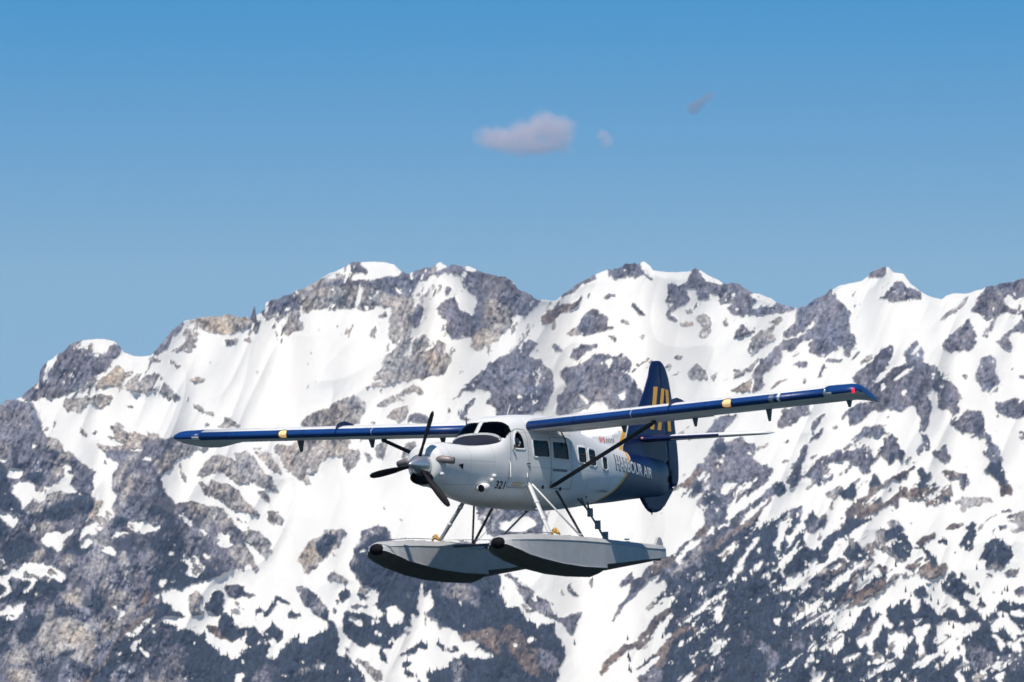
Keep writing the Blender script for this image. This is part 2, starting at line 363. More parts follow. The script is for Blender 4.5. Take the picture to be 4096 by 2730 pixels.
PATCH['E'] = """
d 380,336 440,286 500,236 580,196 650,158 640,190 560,230 500,290 430,330
d 720,140 800,120 850,84 900,90 940,90 960,110 980,160 1025,190 1010,200 960,160 910,200 870,170 810,190 740,180
d 540,470 600,410 640,395 700,420 740,460 720,500 780,520 650,560 560,580 520,560
n 800,470 850,470 890,510 840,500
d 880,350 910,360 950,400 980,460 930,430 890,380
n 440,560 520,530 560,560 480,580
b 270,440 330,400 400,380 500,350 560,300 520,380 420,430 340,510 280,510
r 680,340 740,300 800,285 720,330
r 730,590 780,590 790,610 740,605
r 920,580 970,580 950,605
d 1130,230 1210,235 1270,215 1285,140 1315,126 1360,180 1400,220 1500,235 1560,220 1620,236 1690,300 1720,340 1690,370 1670,410 1720,390 1760,360 1880,370 1960,380 1980,410 1880,420 1780,430 1640,440 1550,440 1530,400 1580,350 1500,370 1480,390 1460,310 1420,290 1400,350 1340,340 1310,250 1260,260 1290,340 1230,370 1160,410 1150,440 1200,490 1140,470 1110,360 1140,270
s 1500,310 1525,290 1525,350 1505,350
s 1555,300 1590,290 1575,330
n 1210,490 1290,480 1310,520 1230,520
r 1320,440 1380,430 1430,490 1410,570 1370,600 1340,570 1370,520 1320,480
r 1490,500 1520,440 1530,520 1500,510
r 1250,390 1290,390 1300,430 1260,440
d 1580,600 1600,530 1650,505 1710,510 1700,560 1650,590
r 1660,680 1700,590 1760,540 1820,520 1880,490 1810,580 1750,640 1700,690
r 1790,490 1880,455 1910,470 1840,500
d 2000,390 2120,325 2240,265 2270,340 2330,400 2353,470 2353,560 2300,620 2240,720 2170,700 2140,740 2090,690 2070,640 2130,560 2050,600 2000,650 1940,720 1880,760 1820,840 1770,880 1760,930 1700,960 1660,940 1680,840 1750,760 1850,680 1910,610 2010,590 2060,540 2110,520 2130,460 2050,530 1980,580 1900,580 1980,480
r 1565,800 1640,790 1650,830 1590,870 1560,860
n 1530,970 1600,900 1680,870 1670,950 1600,990
r 1260,830 1330,770 1380,820 1390,860 1290,870
r 1410,840 1460,830 1450,870 1420,870
r 1150,740 1180,710 1230,710 1240,730 1180,745
r 920,750 945,760 940,790 920,780
d 380,1100 370,1000 440,910 410,860 430,790 540,760 640,710 740,700 780,720 830,690 890,760 870,830 920,900 960,970 940,1040 930,1060 740,1080 720,1020 640,1020 500,1080 480,1110
s 500,950 560,970 600,1010 590,1040 530,990
s 680,740 750,720 740,790 700,760
s 800,960 850,940 850,1000 820,1000
d 360,640 400,650 415,690 365,685
d 460,720 480,660 560,640 660,635 660,665 580,690 500,745"""
PATCH['F'] = """
d 1300,180 1320,145 1410,112 1420,160 1380,180
d 1390,260 1440,220 1510,215 1560,240 1620,270 1660,310 1650,340 1560,350 1480,355 1420,320 1350,340 1400,300
d 820,400 900,345 1000,295 1070,262 1090,340 1140,380 1180,420 1180,490 1130,520 1160,570 1230,580 1210,640 1160,710 1140,660 1120,610 1070,640 1040,700 1030,730 960,740 920,690 900,650 960,590 900,600 850,620 820,660 730,660 700,760 620,820 600,900 540,950 510,920 530,800 620,700 700,640 780,600 870,570 920,540 970,540 970,490 940,460 870,540 780,590 720,600 820,470
r 390,810 460,790 540,740 500,820 410,860 390,840
n 370,970 440,900 530,860 510,940 420,980
d 790,790 860,750 890,770 840,810
d 960,860 990,800 1040,750 1010,830 980,870
d 860,900 900,850 880,905
d 940,690 1030,700 1000,760 960,750
d 1190,375 1240,380 1200,390
d 400,600 430,510 520,520 540,560 440,600
r 490,690 560,600 640,560 680,590 600,640 530,680
d 1200,870 1300,770 1390,670 1440,640 1470,660 1460,740 1420,810 1330,870 1360,900 1430,830 1480,800 1560,760 1540,700 1620,610 1670,680 1680,760 1760,800 1830,880 1900,930 1930,1000 1910,1060 1960,1080 2070,1090 2100,1150 2070,1260 1960,1240 1890,1200 1850,1180 1880,1090 1850,1060 1810,1080 1780,1060 1760,950 1720,930 1700,980 1740,1040 1720,1110 1700,1180 1710,1300 1680,1330 1660,1300 1650,1160 1620,1040 1570,1060 1530,1100 1440,1060 1350,1090 1330,1010 1250,960
s 1530,950 1560,930 1570,970 1530,990
s 1380,900 1410,880 1420,920 1390,950
d 1800,640 1850,590 1920,520 1980,470 2000,520 2040,570 2040,620 1980,680 1860,690 1820,660
d 1900,420 2000,410 2060,310 2110,240 2200,230 2353,185 2450,170 2450,560 2353,560 2280,560 2240,600 2290,660 2200,670 2170,620 2220,570 2280,520 2290,440 2250,430 2190,430 2150,520 2100,580 2060,570 2130,520 2150,460 2060,450 2000,420
s 2210,340 2240,280 2290,330 2353,320 2353,410 2270,400
r 1750,490 1830,430 1950,350 2010,310 1930,400 1830,460
s 2130,390 2150,360 2150,420
s 2170,290 2200,270 2190,320
d 2040,800 2080,720 2130,710 2160,760 2160,800 2220,910 2130,920 2120,960 2060,950 2050,880 2020,870
d 1930,840 1970,840 1970,870 1940,860
d 2300,840 2353,840 2353,885
d 2160,1040 2300,1000 2450,1060 2450,1110 2280,1140 2170,1090
d 720,1130 740,1070 900,1050 890,1100 820,1160 690,1190
d 920,1190 960,1140 1010,1120 990,1200 930,1270 900,1280
d 1120,1130 1200,1050 1330,1020 1340,1080 1260,1160 1170,1200 1140,1160
r 730,1310 760,1280 795,1280 760,1320
d 180,1250 260,1180 330,1100 420,1060 330,1250
d 120,1513 200,1400 300,1290 420,1260 540,1310 520,1370 470,1380 560,1450 600,1513
d 790,1480 830,1400 880,1330 960,1300 1000,1290 900,1420 840,1513
d 860,1513 980,1430 1100,1370 1200,1260 1300,1190 1400,1170 1430,1220 1330,1290 1300,1380 1210,1420 1180,1500 1080,1440 980,1513
f 1380,1330 1440,1240 1500,1270 1500,1360 1440,1440 1380,1400
b 1500,1513 1560,1420 1620,1330 1700,1300 1730,1380 1680,1440 1620,1513
d 1750,1360 1830,1330 1860,1400 1880,1440 1820,1420
d 2080,1240 2130,1250 2180,1340 2220,1450 2200,1513 2090,1513 2120,1400 2070,1370
d 2300,1240 2450,1220 2450,1270
b 1800,1500 1860,1490 1880,1513 1800,1513"""
PATCH['G'] = """
f 0,900 100,720 250,690 400,520 560,470 700,440 870,380 830,470 900,420 980,480 1150,420 1300,360 1420,390 1240,510 1160,570 1060,620 1150,650 1250,600 1350,720 1480,830 1480,910 1370,970 1180,1060 1010,1150 1000,1250 900,1330 870,1440 900,1720 0,1720
m 1000,1250 1200,1060 1450,1050 1600,990 1700,1010 2450,1000 2450,1720 900,1720 870,1440
d 130,280 230,0 480,0 600,90 640,150 560,240 520,290 420,310 380,420 360,470 230,500 200,400 160,350
b 0,270 130,130 240,0 200,0 0,240
s 300,270 340,215 430,210 410,250 350,300
s 160,190 200,140 210,190 170,220
s 270,100 310,60 320,90 280,130
b 0,700 120,570 210,520 380,440 520,330 640,240 760,170 720,230 640,300 560,400 420,510 300,600 200,680 0,760
f 660,260 700,220 745,240 740,290 690,300
d 780,230 840,190 860,130 930,110 880,190 800,240
m 860,130 940,60 1100,0 1300,0 1320,60 1290,160 1220,140 1150,180 1060,170 960,200
d 1080,40 1200,20 1290,60 1250,130 1180,120
f 1040,300 1120,260 1200,250 1230,310 1160,330
b 1160,440 1250,330 1350,260 1500,180 1620,110 1620,150 1480,240 1560,300 1500,350 1400,370 1300,420 1200,460
f 1320,220 1350,160 1390,220 1330,240
f 1620,230 1640,130 1700,130 1760,210 1760,240 1640,240
b 1570,290 1640,250 1790,240 1850,310 1780,340 1600,320
r 1690,350 1870,340 1850,370 1700,370
d 1700,0 1830,0 1870,70 1800,60
b 1800,140 1900,150 1980,200 1960,240 1900,200 1830,200
d 2080,0 2190,0 2230,160 2280,250 2260,310 2190,300 2180,220 2110,180 2090,130
f 1430,600 1450,490 1520,490 1560,590 1600,630 1580,700 1500,740 1450,690
r 1360,590 1440,520 1430,660 1500,740 1420,690
b 1560,790 1650,760 1700,710 1750,760 1830,760 1830,820 1760,860 1690,870 1600,820
b 1630,620 1760,560 1740,610 1660,650
f 1700,650 1740,700 1760,770 1700,760 1680,700
f 1770,620 1810,600 1860,630 1790,640
f 1930,600 1960,520 2030,490 2020,580 2000,660 1930,680
f 2060,690 2120,630 2200,605 2260,650 2330,750 2353,790 2260,850 2160,830 2100,780
f 2180,510 2260,480 2450,480 2450,540 2200,540
d 1810,510 1930,480 2020,490 1850,530
f 1800,910 1870,830 1960,870 2030,940 2000,960 1940,950 1970,1060 2040,1130 2070,1160 1980,1120 1900,1010 1820,970
f 2280,960 2450,920 2450,990 2290,990
f 2180,1090 2240,1040 2353,1050 2353,1080 2200,1100
f 1200,1330 1330,1290 1330,1420 1240,1460
f 1450,1060 1600,1030 1640,1120 1560,1200 1450,1240
f 1960,1290 2100,1280 2260,1330 2353,1420 2450,1568 2050,1568 1980,1440
f 1050,1460 1200,1440 1350,1450 1400,1720 1050,1720
f 1650,1230 1740,1230 1750,1330 1680,1370
s 1010,1160 1100,1090 1250,1010 1340,1000 1400,1040 1430,1100 1400,1200 1330,1290 1240,1300 1290,1180 1390,1110 1310,1060 1240,1120 1130,1210 1090,1180
s 1600,1200 1700,1190 1800,1150 1950,1170 2020,1160 1960,1230 1840,1250 1880,1330 1780,1330 1650,1350 1560,1300
s 900,1330 930,1290 970,1320 920,1360
s 980,1310 1140,1250 1130,1300 1060,1350 1000,1330
s 1140,1410 1250,1360 1230,1420 1150,1450
s 890,1500 960,1480 1010,1490 960,1568 920,1568
s 2120,1270 2200,1240 2353,1270 2353,1380 2260,1310
s 2030,1080 2180,1090 2300,1180 2320,1280 2240,1260 2160,1160 2080,1120
s 1690,1010 1800,1000 1880,1020 1900,1070 1800,1110 1720,1050
s 0,640 180,600 160,660 30,780 0,740
s 300,740 340,660 430,620 440,650 360,720 310,760
s 400,820 420,740 500,680 570,600 560,660 470,740 430,850
s 510,830 540,780 620,730 600,780 520,850
s 680,690 690,560 720,480 780,460 770,530 720,620 690,710
s 680,800 740,720 850,590 830,640 770,730 730,870 720,800
s 110,870 140,820 190,800 180,850 110,890
s 750,870 800,840 850,840 820,940 770,940
s 870,1020 900,1020 900,1070 870,1080
s 700,1015 770,1015 775,1050 710,1045
s 680,1130 720,1140 700,1190
s 265,1090 300,1020 315,1060 290,1120
s 440,500 520,420 640,320 600,390 460,500
s 560,460 630,370 760,310 900,320 870,370 700,420 580,480
s 910,820 930,760 1050,660 1150,610 1170,680 1060,740 950,790
s 1040,800 1110,755 1120,790 1060,820
s 560,500 590,490 600,530 570,540
s 1170,570 1240,590 1330,710 1450,790 1480,830 1420,840 1500,960 1620,950 1690,880 1560,790 1350,710 1300,600
s 1320,810 1370,790 1420,840 1380,860
s 880,600 930,580 980,620 960,670 900,650
s 620,860 660,840 670,950 640,930
b 1080,1060 1200,930 1300,900 1420,870 1470,900 1370,960 1180,1050
r 1170,740 1300,690 1330,780 1260,820 1180,800
r 210,690 80,780 0,860 0,800 120,690
b 760,1290 880,1230 920,1250 830,1340
b 440,1250 500,1230 500,1300 460,1290
b 0,1250 90,1190 60,1240 0,1290
b 0,1568 60,1560 200,1420 220,1440 140,1568
d 100,1450 300,1380 420,1500 380,1720 200,1720"""
FINE = {}
SHEETS.update({'H': (2650,1750,.23375),'I': (3150,1750,.23375),'J': (2850,1400,.23375),'K': (3600,1750,.22322),'L': (2550,2080,.23375),'M': (3050,2080,.23375),'N': (3546,2080,.23375),'O': (2550,2400,.23375),'P': (3050,2400,.23375),'Q': (3546,2400,.23375)})
FINE['J'] = """
s 0,0 2353,0 2353,1497 0,1497
d 1620,0 2060,0 1960,90 1880,130 1780,110 1700,60
d 2260,0 2353,0 2353,130 2290,120
r 560,0 760,0 640,80
r 340,350 420,310 500,340 600,290 760,150 820,170 700,260 680,330 560,400 470,440 360,480
d 830,170 1040,0 1180,0 1170,190 1040,270 900,370 840,440 850,540 890,600 840,640 740,720 660,690 720,540 690,400 760,260
n 300,720 420,640 560,530 690,440 660,560 640,720 460,740
d 1350,260 1480,190 1510,220 1600,200 1610,270 1530,310 1480,330 1510,270 1380,270
r 1560,600 1550,520 1620,440 1640,480 1590,580
d 1800,490 1820,400 1880,330 1880,230 1960,130 2000,180 1950,270 1890,400 1880,470
d 1960,130 2150,170 2260,130 2200,200 2000,190
r 1420,490 1480,450 1450,500
r 0,420 80,400 70,490 10,510
d 1130,1200 1250,1010 1640,930 1660,1060 1580,1140 1500,1170 1420,1260 1200,1310 1100,1290
d 1690,1260 1800,1160 1940,1120 1900,1180 1780,1330 1700,1460 1680,1400
d 1760,1430 1860,1340 1920,1300 1880,1420 1800,1497 1740,1497
d 2230,1140 2353,980 2353,1090 2240,1200 2200,1190
r 2030,1350 2100,1310 2190,1300 2120,1370
d 0,1280 60,1180 170,1110 440,1100 340,1230 200,1400 110,1420 0,1400"""
FINE['H'] = """
s 0,0 2353,0 2353,1497 0,1497
d 900,60 1000,20 1080,60 1060,130 1120,100 1220,60 1280,0 1400,0 1400,90 1500,110 1600,110 1590,200 1550,280 1540,340 1640,450 1740,500 1800,460 1780,520 1880,550 1870,610 1800,640 1830,720 1760,830 1640,900 1560,940 1480,940 1410,1000 1450,900 1530,830 1540,760 1400,800 1290,860 1280,960 1240,1090 1150,1190 1110,1260 1110,1360 1030,1420 960,1497 700,1497 740,1400 720,1260 600,1190 580,1140 640,1040 700,960 690,900 620,950 560,1020 450,1060 490,950 520,860 480,880 400,990 260,1100 350,980 440,890 460,830 300,890 220,930 180,960 260,860 400,740 500,620 600,480 720,390 800,290 860,150
b 180,960 300,850 440,720 560,560 640,500 700,520 620,640 540,700 500,800 340,880 230,940
f 900,150 1100,110 1060,220 950,300 900,260
f 510,850 620,700 690,830 640,940 500,1020
f 700,1000 880,1000 960,1060 860,1160 720,1160
s 620,720 640,630 720,560 740,590 700,690 640,760
s 750,650 800,610 825,620 800,700 760,770 740,720
s 700,770 720,760 725,830 700,850
s 710,900 740,830 810,780 840,820 810,890 720,930
s 970,400 1020,340 1035,350 1030,430 980,440
s 905,520 930,440 965,450 940,560 910,560
s 1000,100 1020,85 1030,130 1010,150
s 970,960 980,870 1060,800 1160,740 1310,735 1315,790 1240,860 1180,940 1090,1000
s 845,960 860,920 915,910 910,980
s 1400,290 1430,250 1500,240 1540,290 1500,310
s 1550,720 1590,640 1625,650 1600,730 1550,780
s 1060,60 1110,10 1210,0 1200,70 1140,120 1110,60
d 1900,860 1980,760 2080,760 2110,870 2060,960 1960,970 1880,970 1750,1060 1560,1200 1360,1400 1300,1497 1080,1497 1200,1400 1420,1240 1600,1060 1760,940
f 1930,860 1980,770 2080,780 2090,900 2050,970 1930,960
d 2353,470 2250,450 2220,560 2260,600 2200,700 2160,790 2230,850 2300,830 2353,760
d 2353,150 2300,280 2353,330
r 1990,480 2060,410 2160,370 2180,400 2090,460
r 2060,130 2110,60 2180,10 2240,20 2150,100
b 1350,1497 1500,1380 1640,1280 1700,1200 1720,1250 1620,1380 1480,1497
b 1700,1230 1780,1130 1860,980 1900,960 1850,1080 1740,1200
f 1640,1420 1700,1400 1820,1400 1960,1370 2060,1290 2353,1190 2353,1330 2240,1330 2120,1350 2000,1430 1900,1497 1640,1497 1620,1460
s 1960,1497 2060,1400 2200,1340 2230,1400 2150,1497
f 2230,1400 2353,1250 2353,1497 2180,1497
s 1640,1490 1740,1440 1760,1497"""
FINE['I'] = """
s 0,0 2353,0 2353,1497 0,1497
d 180,230 250,140 340,90 340,190 280,330 240,430 220,560 240,690 180,800 110,860 70,870 0,780 30,700 100,600 90,560 20,540 90,450 150,380 180,310
d 340,110 420,0 560,0 420,60
d 260,690 400,520 540,380 620,320 760,250 860,200 920,170 930,260 1100,220 1150,140 1130,80 1060,60 960,140 1000,110 1120,30 1180,0 1270,0 1160,100 1170,210 1270,190 1290,130 1390,120 1410,250 1460,330 1480,440 1420,490 1410,600 1340,640 1260,620 1230,480 1130,420 1020,560 1010,520 1120,370 1000,360 860,400 830,420 800,370 720,480 600,600 600,690 700,680 800,620 800,700 640,780 540,840 470,820 460,720 400,700
d 330,400 540,250 520,290 400,380
s 930,210 1000,160 1120,110 1120,190 1000,240 940,280
r 350,900 430,800 440,830 380,900
d 1620,80 1640,0 1900,0 1910,170 1990,190 2000,310 1960,380 1900,400 1870,350 1820,430 1740,470 1720,400 1640,340 1600,250 1560,200 1600,130
f 1880,210 2000,190 2000,330 1980,400 1900,410
f 1740,280 1860,300 1820,430 1740,460
d 2000,340 2120,320 2170,360 2060,400 2070,490 2030,510
b 1420,900 1600,800 1760,690 1880,600 2040,520 2210,430 2220,530 2060,580 1980,680 1990,790 2040,900 2120,830 2353,830 2353,1040 2180,1040 2060,1040 2000,1010 1920,1060 1940,1160 1860,1190 1820,1110 1660,1180 1520,1340 1440,1300 1290,1390 1220,1440 1060,1497 980,1497 1000,1400 960,1300 1100,1180 1120,1060 1180,1040 1230,1030 1340,980 1400,930
s 1310,1110 1390,1010 1530,900 1700,790 1780,700 1860,720 1910,760 1900,850 1870,960 1770,1050 1640,1120 1600,1020 1500,1060 1400,1140 1320,1190
f 1440,1110 1590,990 1620,1080 1560,1130 1480,1130
f 1640,960 1760,860 1760,790 1800,870 1700,930
f 1490,640 1540,680 1610,780 1500,840 1410,880 1400,800 1440,700
f 2220,520 2353,490 2353,830 2160,830 2240,740 2280,660 2210,620
f 2230,290 2260,200 2353,150 2353,230 2290,260 2250,380
s 2220,660 2280,640 2280,740 2240,810 2210,740
f 880,960 1000,860 1110,770 1130,830 1200,900 1200,1010 1130,1070 1010,1080 900,1020
r 650,970 760,920 880,850 940,870 900,950 820,1010 780,1060 730,1100 760,1200 700,1200 770,1060 660,1030
b 700,1190 770,1060 790,1080 770,1200 800,1240 720,1250
d 0,1280 140,1220 280,1160 270,1260 220,1370 170,1497 60,1497 80,1400 0,1330
f 80,1410 200,1280 190,1400 150,1497 70,1497
f 340,1340 420,1240 470,1330 540,1400 640,1300 690,1340 700,1497 330,1497
b 550,1390 650,1320 700,1400 690,1497 560,1497
b 850,1430 960,1330 930,1420 870,1450
f 1120,1450 1200,1380 1230,1497 1120,1497
s 1240,1440 1290,1390 1440,1300 1510,1290 1520,1330 1420,1420 1260,1470
r 1730,1440 1830,1400 1960,1480 1960,1497 1740,1497"""
FINE['K'] = """
s 0,0 2300,0 2300,1568 0,1568
f 0,200 80,220 80,330 30,430 0,430
d 90,380 200,330 260,370 150,380 140,460 110,460
d 260,430 300,400 310,480 280,500
d 400,0 500,0 540,130 560,230 480,250 430,230 350,330 310,250 310,180 390,150 400,80
b 0,600 120,580 210,510 300,500 310,550 220,560 140,620 120,700 60,720 0,700
b 150,960 220,860 330,880 600,880 680,900 760,920 800,960 870,920 890,780 790,740 760,620 830,590 1000,620 1180,680 1100,720 960,740 910,790 930,920 940,1050 900,1060 880,1120 940,1140 800,1140 700,1180 690,1220 470,1220 450,1110 160,1090
f 310,560 420,530 470,610 490,760 510,620 540,600 560,720 600,790 650,850 740,880 760,920 640,900 330,880 220,850 270,800 330,830 370,740 340,670 300,700
b 0,850 80,860 130,950 150,1040 0,1080
f 760,1050 880,1040 940,1140 800,1140
d 600,290 680,220 800,150 880,90 850,190 820,250 860,340 900,400 890,490 840,430 720,380 620,330
d 1060,680 1180,680 1230,780 1270,830 1190,830 1150,930 1100,900 1090,780
d 1250,0 1540,0 1420,20 1280,20
d 1540,0 1640,0 1660,100 1760,150 1800,260 1820,370 1850,420 1800,440 1850,560 1900,610 1900,720 1940,800 1960,760 2030,880 2020,1010 1960,1060 1780,1070 1790,960 1770,820 1690,760 1620,690 1560,650 1500,680 1510,580 1570,560 1600,450 1560,310 1460,290 1450,240 1560,250 1570,120
f 1600,450 1800,440 1860,570 1900,620 1900,740 1930,850 1760,770 1660,720 1600,640 1510,640 1520,580
b 1760,800 1930,860 2020,840 2030,960 2000,1030 1860,1075 1780,1060 1790,940
r 950,1140 1100,1110 1230,1080 1420,1060 1600,1070 1650,1150 1500,1160 1420,1230 1270,1240 1180,1240 1160,1360 1110,1350 1100,1180 1000,1170
d 1760,1360 1860,1330 1960,1290 2040,1330 2000,1360 1860,1370
r 1900,1420 2300,1330 2300,1480 2000,1450
d 1760,1568 1900,1500 1990,1470 2300,1470 2300,1568 2090,1568 2060,1500 1980,1520 1940,1568
d 2100,0 2300,0 2300,60"""
FINE['L'] = """
s 0,0 2353,0 2353,1497 0,1497
f 1180,20 1160,100 1030,160 950,270 920,340 800,390 740,470 640,560 540,600 440,640 330,660 250,700 240,770 150,850 60,950 0,1030 0,1260 100,1130 260,990 380,920 390,1000 270,1150 400,1070 500,1070 500,1180 420,1250 300,1370 250,1450 380,1400 460,1330 640,1290 620,1370 520,1497 2353,1497 2353,0 1620,0
d 1180,20 1160,100 1030,160 950,270 920,340 760,440 640,560 330,660 150,850 0,1040 0,1230 260,960 390,940 400,1060 560,1040 740,1010 870,920 1000,830 1100,760 1090,640 1240,560 1380,480 1560,350 1700,230 1900,110 2000,0 1200,0
b 0,1040 150,850 330,660 540,600 640,560 610,720 560,790 400,880 200,960 60,1110 0,1200
b 950,320 1040,160 1160,60 1190,200 1100,290 980,340
b 1760,80 1900,20 2000,0 1960,60 1700,200 1500,360 1240,520 1150,560 1300,430 1560,260
r 780,720 940,560 1060,440 1090,640 960,760 800,860 700,900 600,960 560,900 700,820
d 480,1200 700,1160 900,1120 1000,1160 800,1280 640,1290
d 1100,1300 1200,1200 1280,1060 1320,1080 1240,1300 1160,1497 1000,1497
d 2180,480 2353,500 2353,900 2220,880 2180,700
s 610,740 640,650 780,500 910,350 950,380 1040,330 1090,310 1100,370 1040,430 960,510 850,600 760,680 740,780 710,840 680,780
s 1170,270 1190,190 1320,110 1350,160 1310,280 1280,230 1200,280
s 1370,200 1380,110 1500,50 1620,0 1560,60 1430,130 1390,200
s 1750,80 1800,20 1900,0 1820,60
s 2060,120 2120,40 2180,60 2160,140 2090,180
s 1390,560 1420,640 1400,740 1420,745 1530,640 1640,560 1750,460 1760,400 1640,390 1540,470
s 1690,740 1720,650 1780,660 1810,720 1770,790 1700,800
s 1780,640 1860,560 1950,430 2080,300 2090,370 1960,520 1840,640 1800,700
s 1650,830 1740,820 1820,780 1810,850 1740,920 1660,960
s 1995,810 2060,740 2180,640 2205,670 2180,750 2080,830 2000,900
s 1910,870 1980,840 1970,960 1940,970
s 2060,530 2120,470 2135,540 2080,600
s 920,960 1000,890 1100,835 1135,850 1110,930 1030,1010 960,1020 930,1070
s 1110,680 1140,620 1155,640 1130,720
s 1040,1200 1080,1100 1125,1130 1100,1220 1050,1290
s 640,1250 690,1190 695,1240 660,1290
s 1850,300 1890,270 1920,290 1870,360
s 1950,220 1980,220 1970,290
s 2230,1000 2260,920 2290,930 2280,1020 2240,1080
s 2240,1120 2290,1030 2310,1060 2280,1160
s 2310,1010 2353,1000 2353,1120
s 2160,200 2210,180 2200,240
s 2210,320 2240,290 2235,370
s 2310,410 2353,380 2350,450
s 1320,1470 1430,1390 1440,1440 1380,1497
s 1550,1410 1580,1400 1580,1460
s 1860,1250 1885,1240 1880,1310
s 1860,1350 1890,1350 1885,1420
s 2040,1390 2110,1360 2105,1410 2050,1450
s 1090,1490 1165,1450 1165,1497"""
FINE['M'] = """
f 0,0 2353,0 2353,1497 0,1497
d 770,60 900,0 1000,0 1000,60 960,120 860,180 800,220 760,130
r 1520,720 1700,690 1850,700 1860,760 1800,850 1700,870 1600,900 1520,830
r 950,830 1130,830 1160,900 1040,980 940,990
r 1480,340 1560,320 1600,420 1540,500 1480,440
d 850,1100 1000,1050 1100,1020 1120,1150 1000,1300 880,1280 860,1200
r 800,1340 860,1290 960,1340 900,1497 820,1497
r 960,1200 1000,1180 1060,1300 980,1300
b 1310,680 1380,650 1440,760 1410,830 1340,870 1230,930 1080,1010 1130,920 1320,830 1370,760
b 1520,860 1650,900 1720,960 1660,1060 1700,1150 1880,1130 1960,1060 2120,1000 2270,1080 2280,1130 2060,1210 1900,1320 1740,1340 1500,1490 1250,1497 1350,1300 1440,1200 1500,1060
f 1690,1010 1720,930 1830,880 1880,950 1960,1020 1880,1100 1800,1140 1700,1110
s 0,60 40,50 30,130 0,160
s 220,110 300,30 420,0 500,0 490,50 420,150 400,260 350,380 300,500 280,600 245,610 220,540 250,460 170,460 180,400 230,380 250,260 250,160
s 600,60 640,0 720,0 730,100 740,170 640,150 620,240 560,330 500,420 420,520 390,560 400,480 440,420 410,340 430,270 500,280 540,230 530,140 560,90
s 300,700 400,600 540,480 640,350 680,320 620,450 560,540 520,600 510,680 440,740 400,800 380,1000 340,1015 310,900 310,780 230,910 210,860 280,760
s 720,440 740,330 760,240 850,200 960,140 1080,90 1130,0 1420,0 1390,80 1330,160 1200,220 1100,260 1030,320 1020,390 1040,470 1000,550 970,490 960,420 920,490 850,520 800,470
d 890,290 960,230 1010,220 990,300 920,310
s 1450,260 1600,160 1800,40 1900,0 2160,0 2160,140 2050,160 1930,250 1920,420 2010,510 2100,600 2200,660 2353,730 2353,1497 1500,1497 1640,1420 1760,1340 1900,1330 1960,1290 2060,1210 2280,1130 2270,1080 2240,1030 2120,970 2110,900 2200,860 2220,820 2100,770 1990,740 1840,660 1840,600 1730,540 1680,430 1640,350 1560,310 1460,310
b 1890,730 2000,745 2160,800 2220,860 2110,900 2060,880 2000,820 1900,830
s 1110,580 1200,520 1200,440 1260,390 1360,310 1380,350 1460,380 1470,440 1430,530 1380,600 1480,680 1500,740 1450,730 1400,660 1300,640 1250,690 1150,750 1130,680
s 1150,820 1230,760 1340,710 1360,760 1320,820 1170,890
s 800,740 930,650 940,720 920,800 880,900 810,890
s 410,1030 440,960 570,900 660,930 660,1000 600,1060 600,1170 540,1215 460,1180 410,1100
s 590,1200 650,1190 640,1290 610,1290
s 510,1310 550,1270 560,1340 530,1350
s 280,1410 370,1370 380,1460 300,1460
s 400,1400 460,1370 480,1440 450,1490
s 700,1430 750,1380 810,1497 700,1497
s 1430,850 1460,810 1495,880 1490,930
s 1470,770 1530,760 1520,830
s 1335,970 1360,970 1370,1060
s 1840,890 1960,820 2040,860 2070,920 2040,990 1980,1010 1900,960 1850,940
s 90,990 150,920 150,1000 110,1060
s 110,1100 170,1030 160,1140 120,1160
s 180,1020 220,1010 220,1110
r 1930,260 2060,180 2150,150 2150,200 2200,420 2260,560 2353,620 2353,690 2200,640 2060,560 2000,480 1930,400
f 2150,150 2260,120 2353,80 2353,600 2260,540 2200,400 2140,300
f 1740,1470 1850,1450 1870,1497 1740,1497"""
